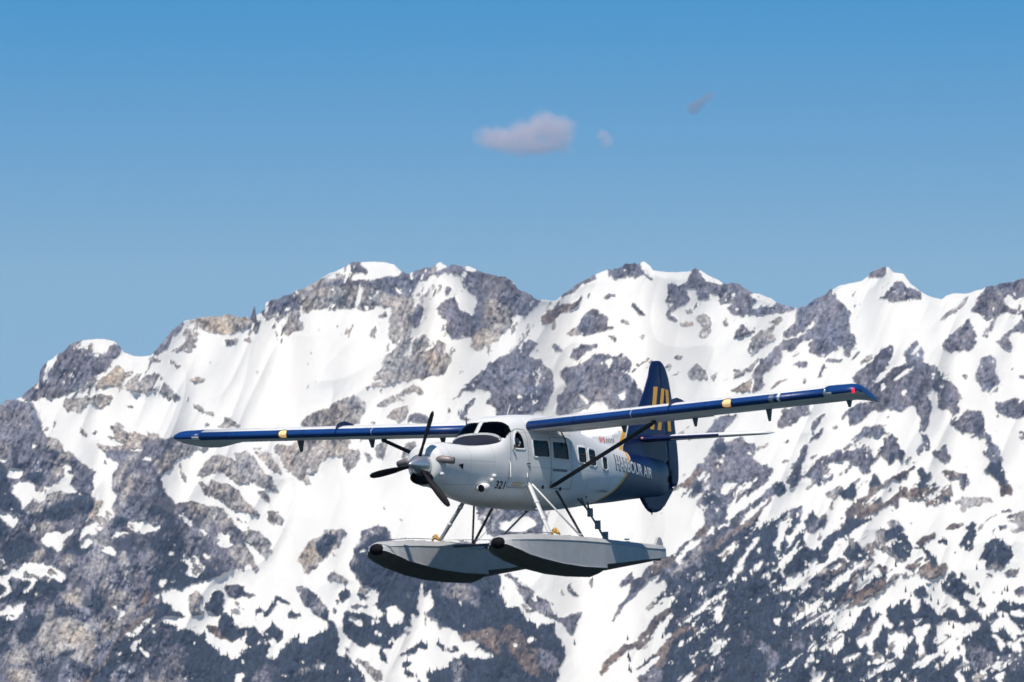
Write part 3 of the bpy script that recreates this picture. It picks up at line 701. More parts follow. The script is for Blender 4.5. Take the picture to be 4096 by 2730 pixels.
FINE['N'] = """
s 0,0 2420,0 2420,1497 0,1497
f 40,150 140,130 200,70 280,90 290,200 350,280 380,390 440,430 500,430 540,460 620,430 680,530 750,560 780,640 860,660 860,760 790,810 730,740 680,640 670,560 590,490 500,490 430,540 400,640 240,690 140,600 100,450 0,370 0,160
r 0,380 60,440 120,560 200,640 380,650 300,700 200,690 0,610
r 0,20 200,20 240,80 140,130 30,140
s 280,460 300,430 315,490 290,510
s 420,430 440,390 490,400 480,470 440,480
b 310,830 340,770 560,730 700,650 760,760 850,780 900,740 1000,720 1030,820 1010,910 880,970 720,1030 640,980 500,900 420,870
f 690,570 750,560 780,640 860,660 860,760 790,810 730,740
b 510,380 600,300 740,230 850,190 850,310 720,370 660,450 540,420
f 870,380 960,320 1040,340 1060,400 1110,420 1090,440 980,400 890,420
f 1230,430 1280,330 1380,180 1340,130 1470,40 1560,60 1540,120 1500,180 1550,280 1480,340 1490,470 1440,500 1420,550 1330,530 1330,430
s 1380,320 1430,330 1450,400 1420,430 1380,380
b 1000,140 1100,90 1220,60 1340,50 1240,150 1120,150
f 1140,570 1190,490 1180,600
f 1640,470 1740,400 1840,340 1990,340 2000,420 2110,470 2150,560 2240,690 2280,790 2180,810 2060,830 1900,760 1800,740 1740,840 1720,900 1690,720 1720,660 1600,650 1640,560
r 1750,800 1900,720 2060,830 2250,800 2270,920 2200,970 2050,950 1900,850 1760,860
s 1840,440 1870,430 1890,500 1870,530
r 2010,400 2120,460 2160,560 2060,500
d 1520,650 1600,640 1600,670
b 1700,900 1760,920 1830,1020 1720,960
d 1920,90 2090,100 2080,130 1960,180
r 2100,10 2420,0 2420,170 2260,210 2150,230
s 2110,40 2220,20 2260,150 2150,190
f 1060,930 1130,890 1190,920 1200,1000 1240,1010 1260,960 1290,880 1330,920 1420,960 1270,970 1260,1050 1380,1130 1460,1210 1500,1140 1540,1290 1470,1280 1390,1220 1290,1210 1340,1350 1390,1320 1420,1497 1290,1450 1240,1400 1170,1330 1010,1230 950,1240 940,1100 1010,1050
f 1530,1070 1570,1050 1610,1170 1560,1160
f 580,1497 600,1380 510,1330 480,1230 560,1160 650,1130 700,1280 640,1340 680,1430 760,1497
f 180,1497 230,1390 310,1330 290,1430 390,1400 410,1497
f 1560,1440 1620,1370 1670,1497 1560,1497
d 2160,1250 2230,1170 2420,1080 2420,1280 2200,1290
r 1780,1210 1860,1220 1890,1260 1800,1240
f 1930,1497 2000,1420 2100,1400 2130,1480 2420,1400 2420,1497
f 1030,1470 1090,1490 1190,1497 1040,1497
r 640,1060 800,1080 700,1110"""
FINE['O'] = """
f 0,0 2353,0 2353,1560 0,1560
d 1780,600 1860,510 1950,560 1940,740 1880,820 1800,720
d 2000,720 2160,680 2353,900 2353,1200 2240,1080 2120,900
d 1350,1040 1420,930 1470,1040 1460,1260 1400,1412 1280,1412 1380,1200
d 0,1360 120,1270 250,1190 420,1160 440,1260 400,1560 100,1560
d 680,300 900,200 920,340 800,400 640,440 600,380
d 1000,60 1160,0 1170,80 1080,160
b 480,720 620,580 720,480 880,430 910,490 780,590 640,680 560,780 520,900 500,1090 400,1160 250,1180 400,1000 340,960 220,1010 60,1120 300,920
b 920,480 1040,470 1060,560 960,600
b 800,1560 900,1330 1010,1200 1110,1130 1200,1060 1170,1180 1040,1320 1000,1560
s 0,0 620,0 540,120 400,230 280,300 200,420 110,540 0,640
d 250,90 310,20 440,0 360,50 270,110
b 0,640 110,540 200,420 290,300 540,120 620,200 480,330 380,420 280,560 190,720 60,850 0,850
s 0,880 60,860 190,720 320,520 390,390 480,340 590,210 620,240 560,380 500,500 440,610 570,560 600,590 480,700 380,820 280,930 180,1020 60,1130 0,1150
s 0,1180 160,1100 360,980 400,1010 330,1090 240,1150 120,1270 0,1340
s 1090,150 1170,80 1160,150 1120,200
s 1320,110 1430,30 1445,90 1440,200 1390,280 1340,270 1340,190
s 1550,40 1580,30 1580,90 1555,90
s 1860,0 1890,0 1885,50
s 2035,40 2060,0 2110,0 2100,50 2060,95
s 720,760 820,660 800,780 740,830
s 1020,640 1060,610 1060,700
s 1310,640 1340,620 1345,700 1315,700
s 935,1040 970,990 1005,1010 990,1080 950,1100
s 975,890 990,880 1000,950
s 1700,1120 1730,1100 1735,1180 1710,1180
s 2010,790 2080,790 2060,850
s 2110,840 2160,830 2150,890
s 2230,990 2300,960 2260,1040
s 2205,1360 2240,1310 2290,1412 2220,1412
s 700,1412 760,1350 900,1250 1000,1190 980,1260 860,1370 800,1412
s 660,1330 780,1250 780,1300 690,1360"""
FINE['P'] = """
f 0,0 2353,0 2353,1560 0,1560
d 560,560 700,560 880,560 900,640 800,760 700,860 540,860 460,760 520,680
d 760,160 900,180 1000,240 1040,340 960,430 820,470 760,380
d 0,700 120,760 330,980 220,1250 60,1300 100,1120 0,940
r 560,40 700,140 700,280 640,260
d 330,740 430,640 460,760 380,820
s 280,60 340,5 380,90 300,95
s 400,40 460,0 480,80 460,120
s 700,60 750,10 810,110 790,180 750,210 750,290 730,240 720,160
s 490,280 590,210 600,270 520,330
s 205,320 270,330 320,290 340,340 310,430 250,460 215,380
s 800,830 880,690 960,760 940,870 850,895 810,890
s 990,800 1080,730 1180,720 1260,640 1390,570 1415,640 1390,720 1330,780 1310,850 1260,940 1220,945 1190,850 1180,950 1150,900 1100,830 1000,840
s 1030,870 1055,870 1055,940
s 740,980 860,950 900,1000 890,1060 800,1080 750,1050
s 905,1040 980,1010 990,1060 930,1110
s 690,1110 740,1060 760,1110 740,1170 700,1160
s 765,1280 820,1220 840,1160 890,1180 890,1260 1000,1230 1070,1180 1085,1230 1030,1320 1000,1412 850,1412 840,1330 780,1310
s 1090,1380 1180,1320 1210,1380 1180,1412 1100,1412
s 1380,990 1500,950 1680,880 1690,960 1580,1040 1430,1110 1400,1090
s 1470,1170 1500,1140 1520,1210 1500,1280 1470,1260
s 1530,1120 1580,1090 1590,1150 1560,1190
b 1280,60 1500,0 1760,0 1640,90 1430,170 1300,180
s 1040,400 1150,300 1280,220 1430,170 1640,90 1760,0 2353,0 2353,60 2240,160 2180,110 2150,180 2140,350 2240,400 2230,480 2150,540 2100,480 2000,600 1900,700 1880,820 1840,950 1790,900 1790,790 1650,810 1600,740 1620,650 1700,560 1720,470 1800,440 1830,350 1790,290 1840,240 1860,190 1800,110 1700,200 1640,300 1560,380 1520,450 1430,510 1340,510 1280,460 1300,350 1260,360 1210,300 1180,380 1140,430 1100,380 1070,460
f 1840,120 1860,200 1900,280 1960,200 2060,240 1990,320 1900,370 1840,540 1780,550 1830,450 1850,330 1790,300 1780,200
f 1700,800 1800,740 1810,770 1720,830
s 1840,190 1900,170 1930,230 1880,290
s 2160,580 2353,540 2353,1050 2280,1020 2240,900 2120,960 2140,850 2200,780 2160,700
s 1870,900 1960,870 2040,960 2090,1030 2000,1060 1960,1110 1880,1050
s 2090,1120 2200,1080 2250,1110 2200,1170 2110,1200
s 1950,1320 2050,1280 2090,1330 2060,1370 1950,1370
s 2270,1360 2353,1320 2353,1412 2280,1412
s 2270,1080 2310,1070 2310,1140
s 65,1330 100,1310 145,1412 80,1412
s 90,1000 140,950 150,1000 110,1040"""
FINE['Q'] = """
f 0,0 2420,0 2420,1560 0,1560
d 1400,780 1560,760 1760,860 2000,960 2200,860 2420,960 2420,1150 2150,1250 2000,1100 1800,1120 1600,1200 1460,1240 1440,1080 1380,960
s 0,0 230,0 200,80 110,160 60,60 0,100 0,330 30,370 120,400 110,470 20,530 0,480
s 290,80 300,30 380,0 320,80
s 400,30 600,0 570,120 520,220 470,250 430,180
s 650,0 1230,0 1250,70 1320,80 1380,160 1370,240 1290,285 1220,220 1200,140 1140,150 1060,100 1040,170 960,260 900,260 830,160 780,110 690,80
s 1400,0 1560,0 1560,120 1520,200 1430,90
s 1640,0 2000,0 1900,100 1890,220 1800,300 1720,290 1670,390 1600,280 1550,200 1560,140 1720,110 1650,60
s 2050,0 2420,0 2420,60 2240,70 2150,20 2130,90
s 2110,190 2420,150 2420,290 2200,290 2130,240
s 1880,200 2080,220 2140,400 2260,440 2353,560 2420,650 2290,740 2330,900 2300,920 2200,860 2090,800 2000,730 2000,810 1950,840 1890,740 1770,640 1770,590 1950,650 2060,690 2160,700 2150,640 2020,550 1950,460 1900,560 1800,540 1780,430 1720,350 1880,340 1950,330
f 1920,460 2010,520 2130,620 2150,700 2040,670 1960,600
f 2220,580 2340,590 2300,640 2220,660
f 1790,250 1850,240 1890,320 1800,310
s 195,380 290,350 300,420 240,460
s 470,370 560,310 630,320 640,380 570,410 490,455
s 40,560 260,540 340,620 350,720 400,740 390,800 300,850 330,900 340,1020 300,950 280,1020 210,1055 160,1010 120,900 90,860 20,960 0,940 10,760
s 440,530 500,480 760,450 760,530 680,580 640,720 680,860 660,930 660,1010 620,1080 560,1030 530,950 480,920 480,860 540,860 530,740 490,600
s 810,660 860,640 870,740 820,750
s 870,430 950,390 970,310 1060,290 1130,340 1200,310 1280,390 1380,400 1520,350 1530,410 1450,500 1360,560 1310,580 1330,660 1270,760 1200,840 1240,900 1250,1000 1180,1060 1150,1000 1100,1090 1040,1130 1010,1030 1060,920 1110,860 1000,880 1010,960 940,980 900,860 890,760
f 960,580 1040,600 1070,700 1010,650
f 1140,620 1310,600 1250,650 1180,680
s 1240,830 1310,750 1360,800 1370,900 1340,980 1440,1080 1440,1200 1380,1240 1300,1220 1230,1250 1200,1150 1300,1080 1270,980
s 890,1050 1010,1040 1020,1110 990,1200 950,1160
s 830,1090 880,1080 920,1200 890,1250 850,1180
s 1150,1180 1250,1240 1310,1300 1370,1400 1250,1400 1190,1330
s 1450,1330 1560,1230 1700,1220 1735,1280 1690,1360 1600,1330 1530,1412 1480,1412
s 1710,1100 1750,1080 1780,1160 1750,1170
s 1870,1290 2000,1200 2010,1300 1960,1390 1900,1360
s 0,1090 110,1070 130,1130 60,1180 0,1200
s 310,1310 350,1270 390,1330 370,1380
s 140,1370 200,1310 260,1350 240,1412 150,1412
s 140,1080 190,1060 190,1140
s 430,1000 460,980 470,1060 440,1050"""
SHEETS.update({'R': (0,1800,.52474),'S': (650,1800,.52474),'T': (0,2260,.52474),'U': (650,2260,.52474),'V': (1300,2260,.52474),'W': (1900,2260,.52474)})
FINE['R'] = """
d 0,0 1334,0 1334,896 0,896
r 330,80 520,60 600,0 520,0 440,60 400,200 350,260 450,220 480,100
r 340,370 420,330 520,330 500,380 420,420 330,440
r 200,430 260,390 320,420 310,480 230,500 190,470
r 280,570 380,540 420,590 340,630 290,610
n 690,440 740,360 800,330 780,420 740,520 680,530 640,560
r 200,896 260,780 320,740 340,780 270,860 240,896
r 870,200 960,60 1060,20 1080,60 980,140 920,260 860,290
r 960,260 1000,180 1040,150 1020,220 1000,330 940,420 900,440
r 1160,80 1240,70 1334,100 1334,110 1220,200 1200,180
r 900,800 960,770 1000,896 900,896
r 700,690 780,660 830,690 800,750 720,740
r 440,880 500,800 560,780 540,896 440,896
f 0,110 40,130 70,240 60,320 120,350 130,430 190,500 130,500 90,460 40,470 0,450
f 190,200 270,170 340,150 350,230 320,260 260,250
f 100,100 190,110 160,150 110,140
f 370,70 430,5 450,20 430,80
f 330,470 420,430 560,380 650,310 690,340 620,400 560,480 540,540 440,530 360,520
f 600,420 700,360 720,400 700,470 640,480
f 20,700 110,690 200,640 250,690 300,750 240,800 120,840 30,870 20,780
f 0,520 40,560 70,620 40,700 0,690
f 500,740 560,670 620,620 600,700 640,740 720,750 640,800 540,790 480,800
f 880,520 960,500 990,540 960,580 870,580 820,620
f 1120,450 1240,430 1240,490 1160,500
f 1220,590 1334,530 1334,896 1240,800 1120,740 1200,680
f 1120,680 1240,660 1230,740 1140,730
s 0,80 20,55 60,80 40,110 10,105
s 50,180 60,150 120,135 180,160 190,200 140,235 70,195
s 95,290 150,250 210,230 270,260 270,310 340,280 390,280 450,250 490,200 480,100 510,80 550,120 540,150 510,170 550,200 520,270 550,290 575,310 530,360 510,340 420,330 380,330 330,390 310,400 250,370 220,400 190,460 165,470 170,420 140,380 100,340
s 0,500 70,470 100,510 150,530 90,600 50,590
s 235,635 260,560 290,600 260,620
s 310,680 350,640 430,620 470,640 555,600 560,620 490,690 495,740 440,800 430,770 400,740 350,740 320,720
s 530,0 810,0 830,60 900,100 890,150 860,180 850,300 900,340 860,400 860,450 890,500 820,560 770,620 720,660 680,650 590,700 620,640 630,590 720,550 740,480 790,400 780,370 730,380 720,350 690,340 720,240 735,180 680,150 620,90
s 610,560 660,520 680,530 630,560
s 620,720 690,680 700,720 660,750 620,755
s 840,650 880,620 960,615 960,640 900,660 850,685
s 975,550 1040,535 1080,545 1125,535 1150,570 1215,590 1190,630 1110,630 1080,650 1030,620 980,590
s 715,765 780,760 830,715 890,790 870,820 800,790 770,770
s 1275,790 1310,770 1320,795 1285,800
s 960,35 1000,0 1080,0 1100,20 1060,15 1000,15
s 1070,70 1110,45 1165,70 1130,80
s 1215,210 1334,120 1334,400 1280,330
s 110,896 180,860 260,850 400,880 420,896"""
FINE['S'] = """
s 0,0 1334,0 1334,896 0,896
r 0,0 240,0 200,40 140,60 90,110 70,150 0,180
d 0,280 60,360 100,410 160,395 240,390 340,420 420,430 460,450 500,510 560,560 600,610 620,680 640,740 700,830 740,896 0,896
r 160,400 300,410 420,430 470,470 540,540 500,580 420,560 330,500 240,470 170,440
r 590,620 680,610 740,620 790,660 820,710 800,740 840,790 800,830 740,790 680,730 630,690
r 500,760 600,720 680,800 740,896 560,896
f 0,450 80,480 110,560 60,620 0,640
f 0,700 120,640 180,720 200,780 110,830 60,896 0,896
f 110,830 230,810 330,896 120,896
r 240,190 290,140 370,50 440,40 500,50 560,80 640,150 670,230 640,260 560,240 500,190 430,160 370,180 320,200
r 540,20 640,0 700,60 730,120 790,190 860,260 890,320 830,300 770,290 700,250 660,170 580,90
r 700,20 820,20 850,80 910,160 910,200 870,180 800,130 740,80
r 860,0 1334,0 1334,50 1250,60 1200,110 1190,150 1140,180 1090,190 1070,230 990,190 930,120 890,40
n 1070,220 1100,205 1145,250 1100,260
r 270,250 300,240 340,280 380,220 440,250 520,260 590,310 610,380 680,430 740,480 750,515 680,500 600,480 540,470 490,420 440,380 380,360 310,330
r 725,320 770,315 810,350 815,395 770,380
r 785,460 840,450 880,490 920,540 910,590 860,560 850,590 810,550
r 140,90 160,150 190,270 170,240 130,150
n 1030,830 1080,750 1150,680 1230,650 1240,620 1334,610 1334,740 1240,830 1160,896 1040,896
f 1170,740 1230,660 1290,640 1334,660 1320,720 1230,830 1190,800
n 1210,720 1240,680 1250,700
s 125,490 150,475 200,530 235,575 210,590 170,540
s 180,490 200,475 210,495
s 270,600 300,600 355,635 320,660
s 390,670 430,620 490,620 520,660 510,700 550,720 530,740 440,730
s 530,550 560,540 640,560 710,600 600,610
s 300,795 340,785 365,820 340,830
s 120,840 170,825 260,815 300,860 310,896 230,896 190,870
s 35,785 70,770 90,790 50,800
s 640,750 690,730 760,810 720,820"""
FINE['T'] = """
d 0,0 1334,0 1334,896 0,896
r 930,0 1000,0 1020,80 980,110 920,60
r 820,210 900,180 1000,220 1040,270 1000,370 940,310 880,280
r 480,230 560,180 620,170 640,260 620,330 540,300 490,280
r 300,480 420,400 520,400 640,420 720,480 740,560 720,680 700,790 640,760 560,720 480,660 420,700 330,680 290,600
n 430,500 540,440 640,480 650,580 560,620 450,590
r 760,450 880,400 900,470 820,580 760,600
r 40,640 160,600 260,620 260,720 160,760 40,760
r 60,800 200,780 300,840 240,896 60,896
r 170,500 240,470 250,510 190,540
r 360,300 420,290 400,400 340,440
d 370,480 400,480 430,610 400,600
f 0,60 60,70 100,130 80,210 120,190 180,110 240,130 300,110 360,140 420,120 530,110 520,160 440,220 420,260 350,250 300,210 260,260 190,300 130,270 40,290 0,290
f 690,180 760,230 820,270 800,330 760,390 700,330
f 840,140 890,140 880,190
f 440,360 520,330 600,340 560,400 480,390
f 0,400 60,380 120,450 60,490 0,560
f 180,330 260,400 330,380 340,420 290,520 200,600 130,590 120,530 190,460
f 0,600 60,560 80,640 0,700
f 250,740 320,720 310,770
f 440,660 580,650 560,690 480,700
f 1180,0 1334,0 1334,140 1240,200 1160,230 1110,300 1100,270 1140,190
f 1110,320 1200,290 1300,280 1334,330 1334,380 1270,400 1190,430 1110,530 1010,560 1000,620 880,670 830,760 740,830 690,896 660,896 760,740 820,680 860,600 1000,560
f 1010,560 1200,520 1334,430 1334,560 1180,600 1100,660 1000,730 900,780 840,896 700,896 780,800
b 740,800 840,620 900,540 940,470 1040,420 1180,320 1200,340 1150,390 1000,500 950,560 880,620 800,760 700,860 660,896 600,896
b 1020,360 1080,250 1140,190 1140,240 1080,330
s 0,80 100,20 230,0 400,0 440,40 510,90 490,140 450,130 390,100 330,95 290,110 260,150 230,200 190,230 175,190 230,160 220,120 180,135 160,110 90,90 60,120 90,200 10,260 0,250 60,180 0,150
s 360,140 375,110 390,120 375,150
s 265,235 285,200 290,240
s 525,140 545,125 555,145
s 0,360 60,320 150,300 195,285 170,340 120,400 60,425 50,400 60,370 0,385
s 855,310 885,290 900,330 880,345
s 890,390 910,335 965,360 930,410 900,430
s 950,545 1010,490 1080,430 1180,370 1160,420 1060,500 1020,545
s 890,690 940,645 925,680 900,695
s 885,740 905,725 905,755
s 1000,640 1030,580 1065,560 1060,600 1030,680 1005,680
s 995,700 1020,685 1020,710
s 1065,640 1080,625 1090,660 1140,680 1120,715 1080,690
s 1145,460 1190,440 1190,470 1160,485
s 1155,510 1180,485 1195,510 1175,535
s 1160,230 1220,200 1215,240 1180,260
s 1225,200 1300,190 1290,230 1240,245
s 1265,270 1334,210 1334,330 1310,290
s 1270,400 1310,380 1334,390 1334,480 1310,450
s 1210,130 1240,95 1280,100 1250,140 1240,170"""
FINE['U'] = """
s 0,0 1334,0 1334,896 0,896
f 0,0 200,0 180,80 240,105 320,60 330,0 400,0 460,80 390,110 310,120 240,150 170,180 110,190 0,180
d 330,0 620,0 640,50 560,20 500,60 460,70
s 180,60 230,10 310,0 325,50 250,100 200,85
s 0,110 40,95 20,160 0,165
s 70,125 100,110 90,140
f 0,280 60,290 90,340 140,370 200,390 190,400 100,390 30,400 0,420
r 200,230 260,210 300,240 310,270 280,330 330,370 300,390 240,380 210,320
f 350,280 380,210 430,190 460,210 470,270 460,350 420,390 380,360 340,370 320,320
d 460,150 560,150 620,160 625,200 690,210 720,230 660,240 590,240 560,250 480,220
d 680,0 740,0 745,60 690,30
r 1060,0 1200,0 1180,30 1110,80 1080,40
f 460,360 540,390 550,450 570,490 620,490 640,480 620,540 560,570 500,560 440,530 420,460
b 330,470 420,460 460,540 540,570 600,550 540,580 440,560 370,530
d 1010,180 1060,165 1130,180 1190,230 1240,310 1270,370 1280,410 1334,480 1334,560 1270,480 1250,430 1180,380 1120,330 1060,270 1030,230
d 1250,80 1300,55 1334,60 1334,130 1270,120
f 1280,225 1334,220 1334,245 1290,245
f 1280,320 1334,320 1334,370 1310,350
f 850,240 900,245 980,290 970,310 920,300 880,280 850,330 800,400 770,400 760,360 800,340 840,300
f 700,400 710,340 750,320 770,340 720,370
f 640,480 720,470 740,540 780,550 800,480 860,430 870,460 920,520 910,570 990,560 1050,550 1120,590 1130,540 1240,520 1334,560 1334,896 0,896 0,430 70,470 120,500 180,490 240,500 260,540 320,500 320,570 370,600 420,640 440,690 520,710 560,710 660,640 700,640 620,600 640,520
f 940,360 1000,350 1040,380 1070,390 1000,410 960,400
d 0,480 80,500 60,560 0,600
d 20,620 150,600 200,640 160,740 200,896 0,896 0,700
d 680,896 720,800 800,740 860,760 840,896
r 1010,830 1100,770 1140,790 1080,840
s 225,590 240,570 255,590 240,605
s 590,730 610,715 630,740 600,765
s 560,770 580,765 570,795
s 465,820 485,795 495,820
s 550,896 570,840 630,825 600,896
s 720,600 750,585 750,610 720,625
s 765,590 790,585 785,615
s 800,570 850,550 865,580 830,610 800,610
s 800,640 850,600 900,580 985,560 980,590 930,610 900,650 870,690 830,710 800,690
s 1045,565 1070,555 1120,595 1110,610 1050,590
s 780,690 800,680 790,710
s 1040,735 1060,725 1070,750 1045,755
s 1145,780 1180,730 1240,770 1285,800 1260,815 1170,805
s 880,790 895,775 900,805
s 880,850 960,820 970,830 930,860
s 915,540 940,525 950,545 925,560"""
FINE['V'] = """
f 190,0 1334,0 1334,500 1030,520 1030,540 1010,500 880,470 850,400 820,440 830,330 820,200 740,300 770,380 770,450 760,470 660,470 620,480 570,540 530,600 500,640 480,700 500,760 430,740 400,640 430,610 300,620 240,600 140,520 150,380 200,370 380,410 460,380 370,300 410,270 380,190 270,160 260,100
s 0,0 180,0 190,50 260,110 270,160 310,160 380,190 415,230 405,290 360,310 420,350 460,380 440,400 390,410 330,390 260,360 200,370 170,340 130,380 150,390 150,410 110,430 130,500 145,540 200,570 250,620 320,640 300,620 340,605 420,610 410,640 400,700 440,740 500,770 480,700 440,660 440,640 520,650 520,590 560,540 600,520 620,460 680,490 650,420 640,370 720,400 700,290 710,170 740,120 750,150 745,240 820,195 815,250 830,310 800,340 760,350 760,450 780,490 900,470 1010,500 1030,540 1020,580 950,600 900,610 880,660 930,650 970,700 970,740 930,780 830,800 820,830 790,800 720,820 660,810 600,800 560,780 540,810 600,850 700,870 720,896 340,896 290,850 250,760 230,720 180,670 120,620 100,590 110,560 70,450 40,420 40,360 0,310
d 20,80 40,50 110,70 195,130 160,140 30,125
f 100,220 180,195 200,220 190,260 120,270
f 240,210 290,215 325,250 310,270 260,250
d 50,320 80,320 110,360 70,360
f 660,640 720,590 780,600 780,650 720,640 690,680 640,690 560,690
f 860,580 900,600 890,640 850,620
f 580,740 660,740 640,780 580,790
d 200,300 330,310 320,330 210,320
s 190,395 220,390 285,430 270,480 230,470 195,425
s 355,450 370,420 385,425 375,475
s 390,420 410,420 420,450 400,465
s 465,340 490,310 550,315 595,380 600,440 570,455 530,440 510,480 490,440 465,430
s 370,510 400,510 430,535 420,555 380,545
s 480,590 510,540 525,570 490,610
s 810,410 840,400 860,450 850,475 815,450
s 970,670 1040,650 1050,680 1020,735 975,715
s 1060,600 1110,565 1150,580 1190,610 1130,640 1110,620 1070,625
s 1080,660 1110,640 1200,650 1260,680 1290,700 1270,720 1180,690 1100,700
s 1020,270 1035,250 1045,270 1030,310
s 1070,280 1080,265 1080,295
s 640,240 655,230 645,275
s 620,250 632,215 632,250
s 605,130 625,110 630,140
b 1030,530 1100,510 1240,480 1334,500 1334,700 1260,660 1190,600 1120,570 1040,580
f 0,330 30,340 40,420 90,520 110,570 90,600 0,560
f 0,560 90,600 120,640 190,720 240,760 300,860 330,896 0,896
s 90,630 110,630 160,690 155,725 110,690
s 0,420 20,430 25,480 0,490
s 190,760 210,755 230,790 215,800
r 240,740 260,700 330,740 380,790 440,830 440,870 390,880 340,820 290,760
f 720,896 800,830 860,790 950,790 980,740 1040,730 1070,690 1180,700 1260,740 1334,780 1334,896
d 960,760 1040,740 1080,800 1060,896 980,896
s 735,870 745,820 785,870 780,896 730,896
d 870,130 1100,150 1200,200 1160,330 1000,260 880,250"""
FINE['W'] = """
s 0,0 1334,0 1334,896 0,896
f 0,0 190,60 180,150 220,250 250,330 330,310 380,370 400,430 450,450 460,490 500,460 590,440 620,520 690,620 700,680 640,760 640,850 600,896 0,896
d 0,90 130,80 160,200 120,300 60,320 0,250
d 210,70 260,60 330,140 430,190 490,240 560,290 580,340 640,400 680,400 760,370 830,360 790,420 750,525 700,500 650,460 600,420 540,380 440,340 380,280 310,170 260,110
b 0,500 130,480 280,440 360,500 420,600 480,640 580,660 620,760 560,820 400,700 280,640 180,580 60,560
b 250,650 330,610 400,680 480,740 500,820 470,870 400,820 320,750
d 480,620 600,660 640,780 600,860 520,800 480,720
s 190,60 220,70 260,130 300,190 340,240 370,300 440,350 510,385 500,430 460,480 440,440 400,440 410,410 370,350 320,300 280,290 250,330 220,260 260,250 260,200 210,160
s 600,430 630,470 680,510 745,540 700,560 660,550 700,610 690,620 640,550
s 430,260 440,210 460,210 460,270
s 400,570 430,535 445,560 425,600
s 350,550 360,525 365,550
s 450,560 470,560 465,590
s 505,540 520,510 520,550
s 0,640 60,650 120,690 130,720 70,710 0,700
s 285,600 320,590 325,630 295,630
s 175,250 195,210 200,240
d 700,150 715,130 790,240 780,255 730,210
d 625,160 660,190 695,240 680,235
d 875,120 890,90 910,120 900,180 880,150
d 1100,160 1130,100 1200,50 1210,100 1260,100 1290,30 1334,0 1334,120 1240,220 1160,280 1100,360 1030,470 1050,420 1100,310 1180,200 1190,130 1130,170
b 945,840 960,780 1020,720 1080,660 1150,600 1180,610 1170,650 1080,730 1000,800 960,860
b 1180,610 1220,600 1300,500 1334,450 1334,570 1270,640 1220,640 1170,650
d 1000,670 1060,620 1050,640 1000,685
b 1255,770 1290,740 1334,710 1334,745 1280,770
d 1250,870 1310,820 1334,790 1334,896 1260,896"""
def _pts(txt, sheet):
    ox, oy, s = SHEETS[sheet]
    return np.array([[ox + s*float(a.split(',')[0]), oy + s*float(a.split(',')[1])] for a in txt.split()])
# skyline
sk = np.concatenate([_pts(SKY[k], k) for k in 'ACEF'])
sk = sk[np.argsort(sk[:, 0])]
SKX, SKYY = sk[:, 0], sk[:, 1]
RS = 3.0; RX0, RY0 = -240.0, 960.0; RW, RH = 1526, 640
CLS = 'srdnfbm'
lab = np.zeros((RH, RW), np.int8)
def paint(poly, c):
    p = (poly - (RX0, RY0)) / RS
    x0, y0 = np.floor(p.min(0)).astype(int) - 1; x1, y1 = np.ceil(p.max(0)).astype(int) + 2
    x0, y0 = max(x0, 0), max(y0, 0); x1, y1 = min(x1, RW), min(y1, RH)
    if x1 <= x0 or y1 <= y0: return
    gx, gy = np.meshgrid(np.arange(x0, x1) + .5, np.arange(y0, y1) + .5)
    ins = np.zeros(gx.shape, bool)
    a = p; b = np.roll(p, -1, 0)
    for (ax, ay), (bx, by) in zip(a, b):
        if ay == by: continue
        ins ^= ((ay > gy) != (by > gy)) & (gx < (bx-ax)*(gy-ay)/(by-ay) + ax)
    lab[y0:y1, x0:x1][ins] = c
paint(np.array([[-240, 1640], [0, 1630], [0, 2900], [-240, 2900]]), 2)
for sh in 'AFECBGD':
    for ln in PATCH[sh].strip().split('\n'):
        paint(_pts(ln[2:], sh), CLS.index(ln[0]))
for sh in 'JHIKLMRSTUWVNOPQ':
    for ln in FINE[sh].strip().split('\n'):
        paint(_pts(ln[2:], sh), CLS.index(ln[0]))
xl = int((0 - RX0) / RS); xr = int((4092 - RX0) / RS)
lab[:, :xl] = lab[:, xl:2*xl][:, ::-1]
wr = RW - xr
lab[:, xr:] = lab[:, xr-wr:xr][:, ::-1]
yb = int((2726 - RY0) / RS)
lab[yb:, :] = lab[yb-(RH-yb):yb, :][::-1]
for j_ in range(RW):                                     # carry the crest's own ground up over the edge
    x_ = RX0 + (j_ + .5)*RS; k_ = int(np.clip((np.interp(x_, SKX, SKYY) + 9 - RY0)/RS, 0, RH - 1)); lab[:k_, j_] = lab[k_, j_]
def blur(a, r):
    a = a.astype(np.float32)
    for ax in (0, 1):
        for _ in range(2):
            pad = [(0, 0), (0, 0)]; pad[ax] = (r + 1, r)
            c = np.cumsum(np.pad(a, pad, mode='edge'), ax)
            n = 2*r + 1
            a = (np.take(c, range(n, c.shape[ax]), ax) - np.take(c, range(0, c.shape[ax]-n), ax)) / n
    return a
FLD = [blur(lab == k, 1) for k in range(7)]
ROCKW = blur((lab > 0) & (lab != 6), 8)
ROCKB = blur((lab > 0), 40)
def samp(f, x, y):
    u = np.clip((x - RX0)/RS - .5, 0, RW - 1.001); v = np.clip((y - RY0)/RS - .5, 0, RH - 1.001)
    i = u.astype(int); j = v.astype(int); fu = u - i; fv = v - j
    return (f[j, i]*(1-fu) + f[j, i+1]*fu)*(1-fv) + (f[j+1, i]*(1-fu) + f[j+1, i+1]*fu)*fv

